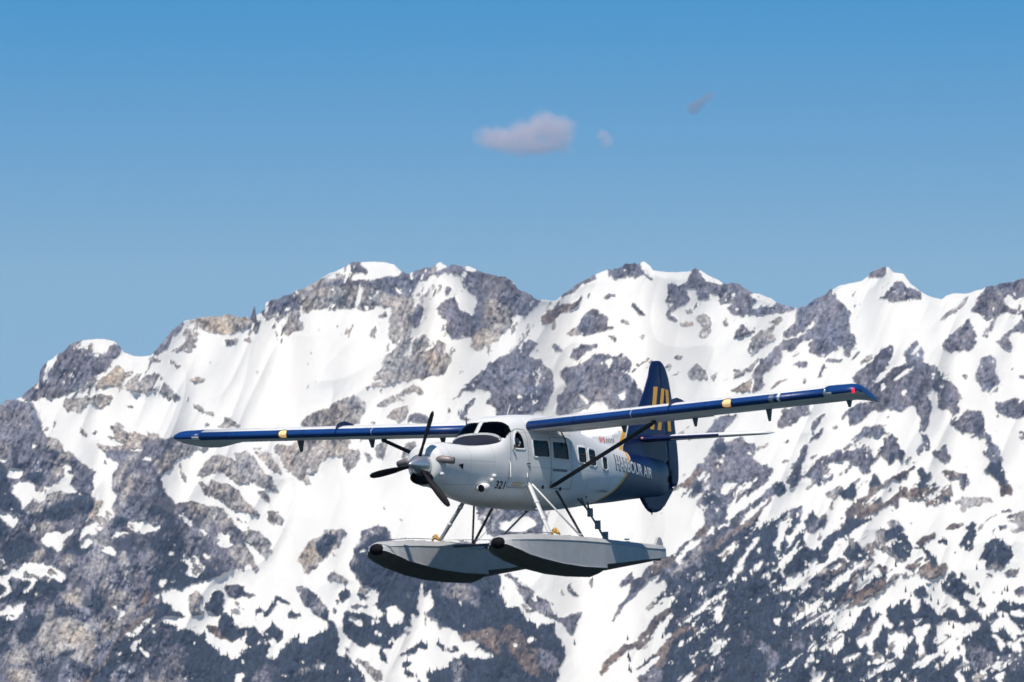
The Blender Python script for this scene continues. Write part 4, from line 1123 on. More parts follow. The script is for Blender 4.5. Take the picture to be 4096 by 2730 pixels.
def skyline(x):
    t = np.mod(x, 8184.0); xf = np.where(t > 4092, 8184.0 - t, t)
    y = np.interp(xf, sk[:, 0], sk[:, 1])
    return y + np.maximum(-x, 0)*.16 + np.maximum(x - 4092, 0)*.16
XS = np.concatenate([np.linspace(-5200, -60, 240, endpoint=False), np.arange(-60, 4156, 3.6), np.linspace(4160, 9300, 240)])
YS0 = skyline(XS)
sr = samp(blur((lab > 0), 3), np.clip(XS, 0, 4092), YS0 + 14)
YSK = YS0 + (fbm(XS, XS*0, 26, 3, .6, 4) * 9) * (.25 + .75*sr)
Y_IN, Y_BOT = 2790.0, 3520.0
T1 = np.linspace(0, 1, 20, endpoint=False); T2 = np.linspace(0, 1, 440)
YY = np.concatenate([Y_BOT + (Y_IN - Y_BOT)*T1[:, None] + 0*XS[None, :], Y_IN + (YSK[None, :] - Y_IN)*T2[:, None]])
XX = np.broadcast_to(XS[None, :], YY.shape).copy()
R0 = 5600.0
def fold(v, a, b):                                       # beyond the surveyed face the same kind of ground goes on
    t = np.mod(v - a, 2*(b - a)); return a + np.where(t > b - a, 2*(b - a) - t, t)
yc = np.where(YY > 2726, fold(YY, 1900.0, 2726.0), np.maximum(YY, RY0)); xc = fold(XX, 0.0, 4092.0)
sx, sy = XX, YY
# ragged edges: sample the outcrop map at jittered places
wx = fbm(sx, sy, 46, 5, .68, 11)*15; wy = fbm(sx, sy, 46, 5, .68, 23)*15
W = [samp(f, xc + wx, yc + wy) for f in FLD]
shear = sx + .35*sy                                   # strata lean to the upper right
def sstep(a, b, x): t = np.clip((x - a)/(b - a), 0, 1); return t*t*(3 - 2*t)
wR = sstep(2150, 2650, sx - .15*(sy - 1700)) * sstep(1150, 1500, sy)           # right flank: gullies run down to the left
wL = sstep(1500, 1900, sy)*sstep(2500, 2150, sx)*.7                             # left flank: ledges run down to the right
w0 = 1 - np.clip(wR + wL, 0, 1)
def streak(scale, octs, gain, seed, k=3.2):
    n0 = fbm(shear, sy/2.2, scale, octs, gain, seed)
    n1 = fbm((-.80*sx + .60*sy)/k, .60*sx + .80*sy, scale, octs, gain, seed + 1)
    n2 = fbm((.80*sx + .60*sy)/(k*.7), -.60*sx + .80*sy, scale, octs, gain, seed + 2)
    return (n0*w0 + n1*wR + n2*wL)*1.15
fine = streak(24, 4, .7, 31); vfine = streak(9, 2, .7, 37)
mid = streak(52, 3, .6, 301, 4.0)
vert = fbm(sx, sy/2.4, 15, 3, .7, 43)
mixw = streak(75, 3, .6, 47)
low = np.clip((YY - 1700)/700, 0, 1)
sn = W[0] - .54 + .40*fine + .22*vfine + .16*mid
sn = sn + W[6]*(.56 + .8*vert + .8*mixw - .02)
speck = fbm(sx, sy/1.4, 22, 3, .7, 53)
dark = np.clip(W[4] + W[2]*.9 + W[5]*.6 + W[1]*.6, 0, 1)
lowf = np.clip((YY - 1500)/900, 0, 1)
# snow caught in clefts of the rock and in gaps of the scrub
sn = np.maximum(sn, np.where(dark > .4, np.maximum((mid + .55*fine - .62 + .06*lowf*wR - .20*wL/.7)*1.6, (speck + .35*mid - .60 + .06*lowf*wR - .18*wL/.7)*1.8), -1))
near = samp(ROCKB, xc, yc)
poke = streak(34, 4, .65, 59)
sn = np.minimum(sn, np.where(W[0] > .5, (.76 - .50*np.clip(near*1.2, 0, 1) - poke)*2.2 + .02, 9))
SNOW = np.clip(.5 + sn/.16, 0, 1)
SNOW = SNOW*SNOW*(3 - 2*SNOW)
ROCK = 1 - SNOW
woods = np.clip(W[4]*1.3 + W[6]*1.2 + .35*W[2]*low*np.clip(fbm(sx, sy, 60, 3, .6, 61)*3, 0, 1), 0, 1)

# slope integral: snow lies back, rock stands up
cotR = 1/np.tan(np.radians(33 + 20*blur((lab > 0) & (lab != 6), 9)))
kk = np.hanning(81); kk /= kk.sum()
RR = np.cumsum(cotR[::-1], axis=0)[::-1]*(6200/F_PX)*RS
RR = np.apply_along_axis(lambda r: np.convolve(np.pad(r, 40, mode='edge'), kk, mode='valid'), 1, RR)
RR = R0 + 600 + blur(RR, 4)
RNG = samp(RR, xc, np.clip(YY, RY0, 2715.0)) - np.maximum(YY - 2715.0, 0)*(6200/F_PX)*1.5
inn = np.clip((Y_IN - YY)/60, 0, 1) * np.clip((YY - YSK[None, :])/30 + .25, 0, 1)
rk = samp(blur(lab > 0, 5), xc, yc)*.6 + ROCK*.4
big = ridged(sx + .45*sy, sy*.55, 420, 3, .5, 71) - .5
med = ridged(shear, sy/2.0, 110, 4, .6, 73) - .5
sml = ridged(shear, sy/2.2, 40, 3, .65, 79) - .5
RNG = RNG + inn*(-70*big - (24*med + 8*sml)*rk - 2*rk - (5.5*fbm(sx, sy, 230, 3, .5, 83) + 1.2*fbm(shear, sy/2, 40, 3, .6, 85))*(1-rk) - (3.5*fbm(shear, sy/2.6, 19, 3, .7, 89) + 4.5*fbm(sx, sy/1.3, 15, 3, .75, 91))*ROCK)
# lower bench in front, cirque basins behind
def world_pt(x, y, r):
    ax = (x - 2048)/F_PX; ay = (1365 - y)/F_PX
    dx = ax; dy = AF.y + ay*AU.y; dz = AF.z + ay*AU.z
    h = np.sqrt(dx*dx + dy*dy)
    return np.stack([CAM.x + dx/h*r, CAM.y + dy/h*r, CAM.z + dz/h*r], -1)
P = world_pt(XX, YY, RNG)
back = []
for dr, dz in ((40, -6), (160, -70), (420, -260), (1100, -900)):
    q_ = P[-1].copy(); q_[:, 1] += dr; q_[:, 2] += dz; q_[:, 2] = np.maximum(q_[:, 2], -.5); back.append(q_)
PM = np.concatenate([P, np.stack(back)])
# colour of bare ground by kind; dark rock takes in some shade
def colr(c): return np.array(c)[None, None, :]
g1 = .55*fbm(shear, sy/2.6, 28, 4, .7, 97) + .65*fbm(sx, sy/1.2, 24, 4, .75, 98); g2 = fbm(sx, sy, 150, 3, .5, 101); g3 = .4*fbm(shear, sy/3.0, 9, 2, .75, 103) + .6*fbm(sx, sy/1.3, 10, 2, .75, 104)
base = (W[1][..., None]*colr((.30, .278, .26)) + W[2][..., None]*colr((.150, .148, .174)) + W[3][..., None]*colr((.36, .315, .265))
        + W[4][..., None]*colr((.030, .041, .062)) + W[5][..., None]*colr((.165, .125, .098)) + W[6][..., None]*colr((.075, .075, .08)) + W[0][..., None]*colr((.27, .25, .23)))
base = base / np.maximum(sum(W)[..., None], .01)
tone = np.clip(1 + 1.15*g1 + .5*g2 + 1.0*g3, .25, 2.2)[..., None]
base = base*tone
# low scrub and lichen mottling on the dark rock of the lower face
scr = sstep(.02, .26, fbm(sx, sy/1.2, 75, 4, .6, 401)) * np.clip(W[2] + .5*W[5], 0, 1) * sstep(1650, 2050, sy) * .8
pale = sstep(.06, .34, fbm(sx + .3*sy, sy/1.6, 95, 4, .62, 403)) * W[2] * sstep(1350, 1750, sy) * sstep(2500, 2200, sx) * .7
base = base*(1 - scr[..., None]) + colr((.034, .043, .058))*scr[..., None]
base = base*(1 - pale[..., None]) + colr((.27, .255, .25))*tone*pale[..., None]
warm = np.clip(fbm(sx, sy, 90, 3, .6, 107)*1.6, -1, 1)[..., None]
base = base*np.array([1, 1, 1]) * (1 + warm*np.array([.10, .02, -.08]))
base = base*(1 - woods[..., None]*.5) + colr((.032, .045, .062))*woods[..., None]*.5
ALB = np.concatenate([base, np.repeat(base[-1:], 4, 0)])
SNA = np.concatenate([SNOW, np.repeat(SNOW[-1:], 4, 0)])

mm = bpy.data.materials.new('mountain_ground'); mm.use_nodes = True
nt = mm.node_tree; pb = nt.nodes['Principled BSDF']; pb.inputs['Roughness'].default_value = .9; pb.inputs['Specular IOR Level'].default_value = .15
at = nt.nodes.new('ShaderNodeVertexColor'); at.layer_name = 'ground'
tc = nt.nodes.new('ShaderNodeTexCoord')
mp = nt.nodes.new('ShaderNodeMapping'); mp.inputs['Scale'].default_value = (1, .8, .75)
nt.links.new(tc.outputs['Object'], mp.inputs['Vector'])
nz = nt.nodes.new('ShaderNodeTexNoise'); nz.inputs['Scale'].default_value = .22; nz.inputs['Detail'].default_value = 5; nz.inputs['Roughness'].default_value = .7
nt.links.new(mp.outputs['Vector'], nz.inputs['Vector'])
mr = nt.nodes.new('ShaderNodeMapRange'); mr.inputs['From Min'].default_value = .28; mr.inputs['From Max'].default_value = .72; mr.inputs['To Min'].default_value = .45; mr.inputs['To Max'].default_value = 1.5
nt.links.new(nz.outputs['Fac'], mr.inputs['Value'])
mu = nt.nodes.new('ShaderNodeVectorMath'); mu.operation = 'SCALE'
nt.links.new(at.outputs['Color'], mu.inputs[0]); nt.links.new(mr.outputs['Result'], mu.inputs['Scale'])
nz2 = nt.nodes.new('ShaderNodeTexNoise'); nz2.inputs['Scale'].default_value = .012; nz2.inputs['Detail'].default_value = 4
nt.links.new(tc.outputs['Object'], nz2.inputs['Vector'])
sr_ = nt.nodes.new('ShaderNodeValToRGB'); sr_.color_ramp.elements[0].color = (.71, .692, .652, 1); sr_.color_ramp.elements[1].color = (.79, .772, .732, 1)
nt.links.new(nz2.outputs['Fac'], sr_.inputs['Fac'])
mx = nt.nodes.new('ShaderNodeMix'); mx.data_type = 'RGBA'
nt.links.new(at.outputs['Alpha'], mx.inputs['Factor']); nt.links.new(mu.outputs['Vector'], mx.inputs[6]); nt.links.new(sr_.outputs['Color'], mx.inputs[7])
nt.links.new(mx.outputs[2], pb.inputs['Base Color'])
bp = nt.nodes.new('ShaderNodeBump'); bp.inputs['Distance'].default_value = 2.0
inv_ = nt.nodes.new('ShaderNodeMath'); inv_.operation = 'MULTIPLY_ADD'; inv_.inputs[1].default_value = -.85; inv_.inputs[2].default_value = .9
nt.links.new(at.outputs['Alpha'], inv_.inputs[0]); nt.links.new(inv_.outputs[0], bp.inputs['Strength'])
nt.links.new(nz.outputs['Fac'], bp.inputs['Height']); nt.links.new(bp.outputs['Normal'], pb.inputs['Normal'])
mountain = np_grid_mesh('mountain', PM, mm)
ca = mountain.data.color_attributes.new('ground', 'FLOAT_COLOR', 'POINT')
ca.data.foreach_set('color', np.concatenate([ALB, SNA[..., None]], -1).reshape(-1).astype(np.float32))
tag(mountain, 'broad snowy rock mountain ridge filling the lower half of the view behind the floatplane', 'mountain', kind='structure')

# valley floor and lake in front of the mountain
wm = new_mat('lake_water', (.012, .030, .035), rough=.18, spec=.5)
gm = new_mat('valley_forest', (.030, .045, .028), rough=.95, noise=.5, nscale=.01)
gx, gy = np.meshgrid(np.linspace(-6000, 6000, 41), np.linspace(-3000, 10500, 46))
np_gr = np_grid_mesh('valley_floor', np.stack([gx, gy, 0*gx - 1.0], -1), gm)
tag(np_gr, 'dark wooded valley floor below the mountain', 'ground', kind='structure')
ang = np.linspace(0, 2*math.pi, 65)[:-1]
lk = [(math.cos(a)*900*(1+.18*math.sin(3*a)+.1*math.cos(5*a)), 900 + math.sin(a)*1500*(1+.12*math.cos(2*a)), -.6) for a in ang]
lake = mesh_obj('lake', lk, [list(range(64))], wm, smooth=False)
tag(lake, 'dark lake water in the valley below the floatplane', 'lake', kind='structure')
# ------------------------------------------------------------------ conifers
def tree_verts(h, r, n=6, tiers=4, rnd=random):
    v = []; f = []
    tr = .05*h
    b = len(v); v += [(-tr*.5, -tr*.3, -.08*h), (tr*.5, -tr*.3, -.08*h), (0, tr*.5, -.08*h), (0, 0, .3*h)]
    f += [(b, b+1, b+3), (b+1, b+2, b+3), (b+2, b, b+3)]
    for k in range(tiers):
        z0 = h*(.08 + .72*k/tiers); z1 = h*min(1, (.08 + .72*k/tiers) + .44)
        rr = r*(1 - .8*k/tiers); b = len(v); a0 = rnd.random()*6
        for i in range(n):
            a = a0 + 2*math.pi*i/n; q = rr*(.65 + .6*rnd.random())
            v.append((math.cos(a)*q, math.sin(a)*q, z0 - .05*h*rnd.random()))
        v.append((0, 0, z1 if k < tiers - 1 else h))
        f += [(b+i, b+(i+1) % n, b+n) for i in range(n)]
    return np.array(v), f
tree_m = new_mat('conifer_needles', (.022, .034, .038), rough=.9, noise=.6, nscale=.15, spec=.2)
NR = len(T1)
def surf(xp, yp):
    ci = np.clip(np.searchsorted(XS, xp) - 1, 0, len(XS) - 2)
    t = np.clip((Y_IN - yp)/(Y_IN - YSK[ci]), 0, .999)
    ri = (NR + t*(len(T2) - 1)).astype(int)
    return P[ri, ci], ROCK[ri, ci], woods[ri, ci], ri, ci
rs = np.random.RandomState(5)
protos = [tree_verts(1, .19, 5, 3) for _ in range(6)]
n_try = 90000
xp = rs.uniform(-60, 4150, n_try); yp = rs.uniform(1500, 2780, n_try)
pos, rkv, wdv, ri_, ci_ = surf(xp, yp)
dens = np.clip(wdv, 0, 1)*np.clip(rkv*1.6 - .2, 0, 1)
keep = rs.rand(n_try) < dens*.5
pos = pos[keep]; yk = yp[keep]
order = np.argsort(rs.rand(len(pos)))[:9000]; pos = pos[order]; yk = yk[order]
V = []; Fc = []; off = 0
hh = (3.2 + 5.0*rs.rand(len(pos))**1.3)*(.65 + .5*np.clip((yk - 1700)/900, 0, 1))
for i, (p, h) in enumerate(zip(pos, hh)):
    tv, tf = protos[i % 6]
    a = rs.rand()*6.28; c, s = math.cos(a)*h, math.sin(a)*h
    q_ = np.empty_like(tv); q_[:, 0] = tv[:, 0]*c - tv[:, 1]*s; q_[:, 1] = tv[:, 0]*s + tv[:, 1]*c; q_[:, 2] = tv[:, 2]*h
    V.append(q_ + p); Fc.append(np.array(tf) + off); off += len(tv)
V = np.concatenate(V); Fc = np.concatenate(Fc)
me = bpy.data.meshes.new('conifer_forest')
me.vertices.add(len(V)); me.vertices.foreach_set('co', V.reshape(-1).astype(np.float32))
me.loops.add(Fc.size); me.loops.foreach_set('vertex_index', Fc.reshape(-1).astype(np.int32))
me.polygons.add(len(Fc)); me.polygons.foreach_set('loop_start', (np.arange(len(Fc))*3).astype(np.int32))
me.materials.append(tree_m); me.update(calc_edges=True)
fo = bpy.data.objects.new('conifer_forest', me); C.objects.link(fo)
tag(fo, 'dark conifer wood massed over the lower mountain slopes', 'forest', kind='stuff')
# single conifers on the open snow of the lower slopes
tp = [mesh_obj('conifer', *tree_verts(1, .17, 7, 5), tree_m, smooth=False) for _ in range(3)]
n_try = 6000
xp = rs.uniform(2300, 4090, n_try); yp = rs.uniform(2250, 2715, n_try)
sel = 0
for x_, y_ in zip(xp, yp):
    if sel >= 24: break
    p, rk_, w_, r_, c_ = surf(np.array([x_]), np.array([y_]))
    if rk_[0] > .05: continue
    nearw = woods[max(r_[0]-14, 0):r_[0]+14, max(c_[0]-14, 0):c_[0]+14]*ROCK[max(r_[0]-14, 0):r_[0]+14, max(c_[0]-14, 0):c_[0]+14]
    if nearw.max() < .5 or ROCK[r_[0]-3:r_[0]+4, c_[0]-3:c_[0]+4].max() > .1: continue
    o = tp[sel] if sel < 3 else tp[sel % 3].copy()
    if sel >= 3: C.objects.link(o)
    h = 7 + 5*rs.rand()
    o.location = Vector(p[0]); o.scale = (h, h, h); o.rotation_euler = (0, 0, rs.rand()*6.28)
    tag(o, 'small dark conifer standing alone on open snow beside the lower woods', 'tree', 'lone conifers on the open snow of the lower slopes')
    sel += 1
print('trees', len(pos), sel)
# stone needle on the left shoulder of the skyline
nx_, ny_ = 1013.0, 1272.0
p, *_r = surf(np.array([nx_]), np.array([ny_]))
rock_m = new_mat('needle_rock', (.10, .10, .11), rough=.95, noise=.5, nscale=.3)
sv = []; sf = []
for k, (z, r) in enumerate(((-6, 7.5), (0, 6.0), (5, 4.2), (10, 2.6), (15, 1.7), (19, .8), (21, .1))):
    for i in range(8):
        a = 2*math.pi*i/8; q = r*(.75 + .5*random.random())
        sv.append((p[0][0] + math.cos(a)*q + z*.10, p[0][1] + math.sin(a)*q, p[0][2] + z))
for k in range(6):
    for i in range(8): sf.append((k*8+i, k*8+(i+1) % 8, (k+1)*8+(i+1) % 8, (k+1)*8+i))
mesh_obj('rock_pinnacle', sv, sf, rock_m, parent=mountain, smooth=False)

# ------------------------------------------------------------------ haze
hz = bpy.data.materials.new('haze_air'); hz.use_nodes = True
nt = hz.node_tree; nt.nodes.remove(nt.nodes['Principled BSDF'])
vol = nt.nodes.new('ShaderNodeVolumePrincipled')
vol.inputs['Color'].default_value = (.50, .64, 1.0, 1); vol.inputs['Density'].default_value = HAZE; vol.inputs['Anisotropy'].default_value = 0.0
nt.links.new(vol.outputs['Volume'], nt.nodes['Material Output'].inputs['Volume'])
hz.cycles.homogeneous_volume = True
top = float(PM[..., 2].max()) + 8
bx0, bx1, by0, by1, bz0, bz1 = -6010, 6010, -3010, 10510, -2.1, top
hv = [(x, y, z) for x in (bx0, bx1) for y in (by0, by1) for z in (bz0, bz1)]
hzo = mesh_obj('haze', hv, [(0,1,3,2), (4,6,7,5), (0,4,5,1), (2,3,7,6), (0,2,6,4), (1,5,7,3)], hz, smooth=False)
tag(hzo, 'thin pale blue air between the viewer and the mountain', 'haze', kind='stuff')

# ------------------------------------------------------------------ clouds
def cloud(name, label, px, py, dist, puffs, dens, col, nsc):
    c = world_pt(np.array([px]), np.array([py]), np.array([dist]))[0]
    m_px = dist/F_PX
    bm = bmesh.new()
    for (u, v, a, b) in puffs:
        r = bmesh.ops.create_icosphere(bm, subdivisions=2, radius=1)
        bmesh.ops.scale(bm, vec=(a*m_px*1.25, a*m_px*1.0, b*m_px*1.25), verts=r['verts'])
        bmesh.ops.translate(bm, vec=(u*m_px, 0, -v*m_px), verts=r['verts'])
    xs = [v.co.x for v in bm.verts]; ys = [v.co.y for v in bm.verts]; zs = [v.co.z for v in bm.verts]
    bm.free()
    lo = Vector((min(xs), min(ys), min(zs))); hi = Vector((max(xs), max(ys), max(zs)))
    # rounded hull that holds the vapour
    bm = bmesh.new(); bmesh.ops.create_icosphere(bm, subdivisions=4, radius=1)
    for v in bm.verts:
        n = v.co.normalized(); t = 1.0
        e = 3.2
        t = (abs(n.x)**e + abs(n.y)**e + abs(n.z)**e)**(-1/e)
        v.co = Vector(((lo.x+hi.x)/2 + n.x*t*(hi.x-lo.x)/2, (lo.y+hi.y)/2 + n.y*t*(hi.y-lo.y)/2, (lo.z+hi.z)/2 + n.z*t*(hi.z-lo.z)/2))
    me = bpy.data.meshes.new(name); bm.to_mesh(me); bm.free()
    o = bpy.data.objects.new(name, me); C.objects.link(o); o.location = Vector(c)
    m = bpy.data.materials.new(name + '_vapour'); m.use_nodes = True
    nt = m.node_tree; nt.nodes.remove(nt.nodes['Principled BSDF'])
    tcn = nt.nodes.new('ShaderNodeTexCoord')
    nzz = nt.nodes.new('ShaderNodeTexNoise'); nzz.inputs['Scale'].default_value = nsc/m_px; nzz.inputs['Detail'].default_value = 4; nzz.inputs['Roughness'].default_value = .55
    nt.links.new(tcn.outputs['Object'], nzz.inputs['Vector'])
    acc = None
    for (u, v, a, b) in puffs:
        mpn = nt.nodes.new('ShaderNodeMapping'); mpn.vector_type = 'TEXTURE'
        mpn.inputs['Location'].default_value = (u*m_px, 0, -v*m_px); mpn.inputs['Scale'].default_value = (a*m_px, a*m_px*.8, b*m_px)
        nt.links.new(tcn.outputs['Object'], mpn.inputs['Vector'])
        ln = nt.nodes.new('ShaderNodeVectorMath'); ln.operation = 'LENGTH'; nt.links.new(mpn.outputs['Vector'], ln.inputs[0])
        if acc is None: acc = ln.outputs['Value']
        else:
            mn = nt.nodes.new('ShaderNodeMath'); mn.operation = 'SMOOTH_MIN'; mn.inputs[2].default_value = .25
            nt.links.new(acc, mn.inputs[0]); nt.links.new(ln.outputs['Value'], mn.inputs[1]); acc = mn.outputs[0]
    ad = nt.nodes.new('ShaderNodeMath'); ad.operation = 'MULTIPLY_ADD'; ad.inputs[1].default_value = -1.5
    nt.links.new(nzz.outputs['Fac'], ad.inputs[0]); nt.links.new(acc, ad.inputs[2])          # d - 1.5*noise
    rg = nt.nodes.new('ShaderNodeMapRange'); rg.interpolation_type = 'SMOOTHSTEP'
    rg.inputs['From Min'].default_value = .30; rg.inputs['From Max'].default_value = -.30; rg.inputs['To Min'].default_value = 0; rg.inputs['To Max'].default_value = dens
    nt.links.new(ad.outputs[0], rg.inputs['Value'])
    vp = nt.nodes.new('ShaderNodeVolumePrincipled'); vp.inputs['Color'].default_value = (*col, 1); vp.inputs['Anisotropy'].default_value = -0.25
    nt.links.new(rg.outputs['Result'], vp.inputs['Density'])
    nt.links.new(vp.outputs['Volume'], nt.nodes['Material Output'].inputs['Volume'])
    me.materials.append(m)
    tag(o, label, 'cloud')
    return o
cloud('cloud', 'largest pinkish grey cloud alone in the blue sky above the ridge', 2110, 545, 11500,
      [(-110, 10, 110, 66), (-20, 0, 110, 78), (80, -38, 110, 72), (120, 0, 90, 80), (30, 40, 140, 40), (-150, 25, 60, 45)], .0125, (.97, .83, .87), .011)
cloud('cloud', 'faint small wisp of cloud just right of the largest cloud', 2422, 552, 11500,
      [(-14, -14, 34, 26), (8, 12, 30, 34)], .018, (.97, .83, .87), .02)
cloud('cloud', 'thin dark grey slanting wisp of cloud highest at the right', 2800, 412, 11500,
      [(-26, 18, 34, 30), (0, 0, 34, 26), (26, -20, 30, 22), (48, -38, 22, 14)], .028, (.50, .47, .58), .02)
# ------------------------------------------------------------------ the floatplane
# body frame: x forward (minus station s), y to the aircraft's left, z up, origin at the spinner tip
YAW, PIT, ROL = POSE_A
TX, TY, TD = POSE_T
def _pose():
    cy, sy = math.cos(YAW), math.sin(YAW); cp, sp = math.cos(PIT), math.sin(PIT); cr, sr = math.cos(ROL), math.sin(ROL)
    B = Matrix(((0, 1, 0), (0, 0, -1), (-1, 0, 0)))
    R = B @ Matrix(((cy, -sy, 0), (sy, cy, 0), (0, 0, 1))) @ Matrix(((cp, 0, -sp), (0, 1, 0), (sp, 0, cp))) @ Matrix(((1, 0, 0), (0, cr, -sr), (0, sr, cr)))
    W_ = Matrix(((AX.x, -AU.x, AF.x), (AX.y, -AU.y, AF.y), (AX.z, -AU.z, AF.z)))     # camera axes -> world
    M4 = (W_ @ R).to_4x4()
    M4.translation = CAM + AX*TX - AU*TY + AF*TD
    return M4
plane = bpy.data.objects.new('floatplane', None); C.objects.link(plane)
plane.matrix_world = _pose()
tag(plane, 'white and navy single propeller floatplane flying low before the snowy mountain', 'floatplane')
def V3(s, y, z): return (-s, y, z)

# ---- paints
white = new_mat('white_paint', (.82, .82, .82), rough=.35, noise=.06, nscale=1.4)
navy = new_mat('navy_paint', (.004, .014, .075), rough=.35, noise=.15, nscale=2, spec=.3)
blue = new_mat('blue_rubber', (.004, .045, .20), rough=.38, noise=.12, nscale=4)
yellow = new_mat('yellow_paint', (.95, .46, .03), rough=.35)
black = new_mat('black_paint', (.006, .006, .009), rough=.6, spec=.2)
matblack = new_mat('dark_glare_paint', (.012, .011, .022), rough=.5)
alu = new_mat('bare_float_metal', (.47, .475, .49), rough=.5, metal=.05, noise=.16, nscale=2.5, bump=.05)
_n = alu.node_tree.nodes['Color Ramp'].color_ramp
_n.elements.new(.18).color = (.36, .32, .24, 1); _n.elements[0].position = .18; _n.elements[1].position = .36; _n.elements[1].color = (.42, .42, .42, 1); _n.elements[0].color = (.36, .32, .25, 1)
keelm = new_mat('float_bottom_shade', (.085, .085, .072), rough=.6, noise=.3, nscale=3)  # shade of the underside is put into this dark colour
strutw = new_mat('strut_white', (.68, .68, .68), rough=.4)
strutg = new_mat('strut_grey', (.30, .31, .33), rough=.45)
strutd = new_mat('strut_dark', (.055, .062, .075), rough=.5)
stepm = new_mat('step_plate', (.20, .23, .28), rough=.5)
spin = new_mat('polished_spinner', (.72, .71, .70), rough=.30, metal=.85)
exh = new_mat('burnt_exhaust', (.26, .22, .22), rough=.5, metal=.3)
rubber = new_mat('bumper_rubber', (.008, .008, .012), rough=.8, spec=.15)
lensm = new_mat('lamp_lens', (.80, .55, .28), rough=.2)
lp_ = lensm.node_tree.nodes['Principled BSDF']; lp_.inputs['Emission Color'].default_value = (1, .62, .26, 1); lp_.inputs['Emission Strength'].default_value = .45
redm = new_mat('red_lens', (.7, .01, .02), rough=.2)
rp = redm.node_tree.nodes['Principled BSDF']; rp.inputs['Emission Color'].default_value = (1, .02, .05, 1); rp.inputs['Emission Strength'].default_value = 1.2
liner = new_mat('cabin_lining', (.018, .018, .022), rough=.9)
seatm = new_mat('seat_cloth', (.030, .032, .042), rough=.9)
goldm = new_mat('gold_rope', (.65, .36, .06), rough=.8)
redp = new_mat('red_print', (.72, .26, .25), rough=.5)
greyp = new_mat('grey_print', (.16, .16, .19), rough=.5)
lightp = new_mat('white_print', (.80, .80, .80), rough=.4)
def glass_mat(name, tint, ior):
    m = bpy.data.materials.new(name); m.use_nodes = True
    nt = m.node_tree; nt.nodes.remove(nt.nodes['Principled BSDF'])
    tr = nt.nodes.new('ShaderNodeBsdfTransparent'); tr.inputs['Color'].default_value = (*tint, 1)
    gl = nt.nodes.new('ShaderNodeBsdfGlossy'); gl.inputs['Roughness'].default_value = .03
    fr = nt.nodes.new('ShaderNodeFresnel'); fr.inputs['IOR'].default_value = ior
    ms = nt.nodes.new('ShaderNodeMixShader')
    nt.links.new(fr.outputs[0], ms.inputs[0]); nt.links.new(tr.outputs[0], ms.inputs[1]); nt.links.new(gl.outputs[0], ms.inputs[2])
    nt.links.new(ms.outputs[0], nt.nodes['Material Output'].inputs['Surface'])
    return m
glass = glass_mat('tinted_window_glass', (.06, .07, .09), 1.3)
clear = glass_mat('clear_window_glass', (.85, .87, .88), 1.3)
wsglass = glass_mat('windshield_glass', (.30, .34, .40), 1.22)

# body paint: white with a navy tail split by a yellow sash, seams between skin sheets, olive tint growing towards the belly
bodym = bpy.data.materials.new('body_paint'); bodym.use_nodes = True
nt = bodym.node_tree; pb = nt.nodes['Principled BSDF']; pb.inputs['Roughness'].default_value = .33; pb.inputs['Specular IOR Level'].default_value = .35
def mth(op, a, b=None, c=None):
    n = nt.nodes.new('ShaderNodeMath'); n.operation = op
    for i, v in enumerate((a, b, c)):
        if v is None: continue
        if isinstance(v, (int, float)): n.inputs[i].default_value = v
        else: nt.links.new(v, n.inputs[i])
    return n.outputs[0]
tc = nt.nodes.new('ShaderNodeTexCoord'); sep = nt.nodes.new('ShaderNodeSeparateXYZ'); nt.links.new(tc.outputs['Object'], sep.inputs[0])
s_ = mth('MULTIPLY', sep.outputs['X'], -1.0); z_ = sep.outputs['Z']
fc = nt.nodes.new('ShaderNodeFloatCurve')
edge = [(-.9, 7.55), (-.59, 8.28), (-.48, 8.57), (-.29, 8.93), (-.07, 9.24), (.07, 9.42), (.5, 9.78), (.64, 9.93), (1.24, 10.40), (1.5, 10.6)]
cu = fc.mapping.curves[0]
cu.points[0].location = ((-.9+1)/3, (7.55-7)/5); cu.points[-1].location = (1, .78)
for z, s in edge[1:]: cu.points.new((z+1)/3, (s-7)/5)
fc.mapping.update()
nt.links.new(mth('MULTIPLY_ADD', z_, 1/3, 1/3), fc.inputs['Value'])
es = mth('MULTIPLY_ADD', fc.outputs['Value'], 5.0, 7.0)
d_ = mth('SUBTRACT', s_, es)
wb = mth('MULTIPLY', mth('GREATER_THAN', z_, .35), .07)
is_navy = mth('GREATER_THAN', d_, wb)
is_yel = mth('MULTIPLY', mth('GREATER_THAN', d_, -.15), mth('LESS_THAN', d_, 0.0))
nzn = nt.nodes.new('ShaderNodeTexNoise'); nzn.inputs['Scale'].default_value = 1.6; nzn.inputs['Detail'].default_value = 6; nzn.inputs['Roughness'].default_value = .7
mpn = nt.nodes.new('ShaderNodeMapping'); mpn.inputs['Scale'].default_value = (.35, 1, 1.2); nt.links.new(tc.outputs['Object'], mpn.inputs['Vector']); nt.links.new(mpn.outputs['Vector'], nzn.inputs['Vector'])
belly_tint = mth('MULTIPLY', mth('SUBTRACT', 1.0, mth('SMOOTHSTEP', -.80, -.48, z_) if False else mth('MINIMUM', mth('MAXIMUM', mth('MULTIPLY_ADD', z_, 4.0, 3.3), 0.0), 1.0)), mth('MULTIPLY_ADD', nzn.outputs['Fac'], 1.4, -.1))
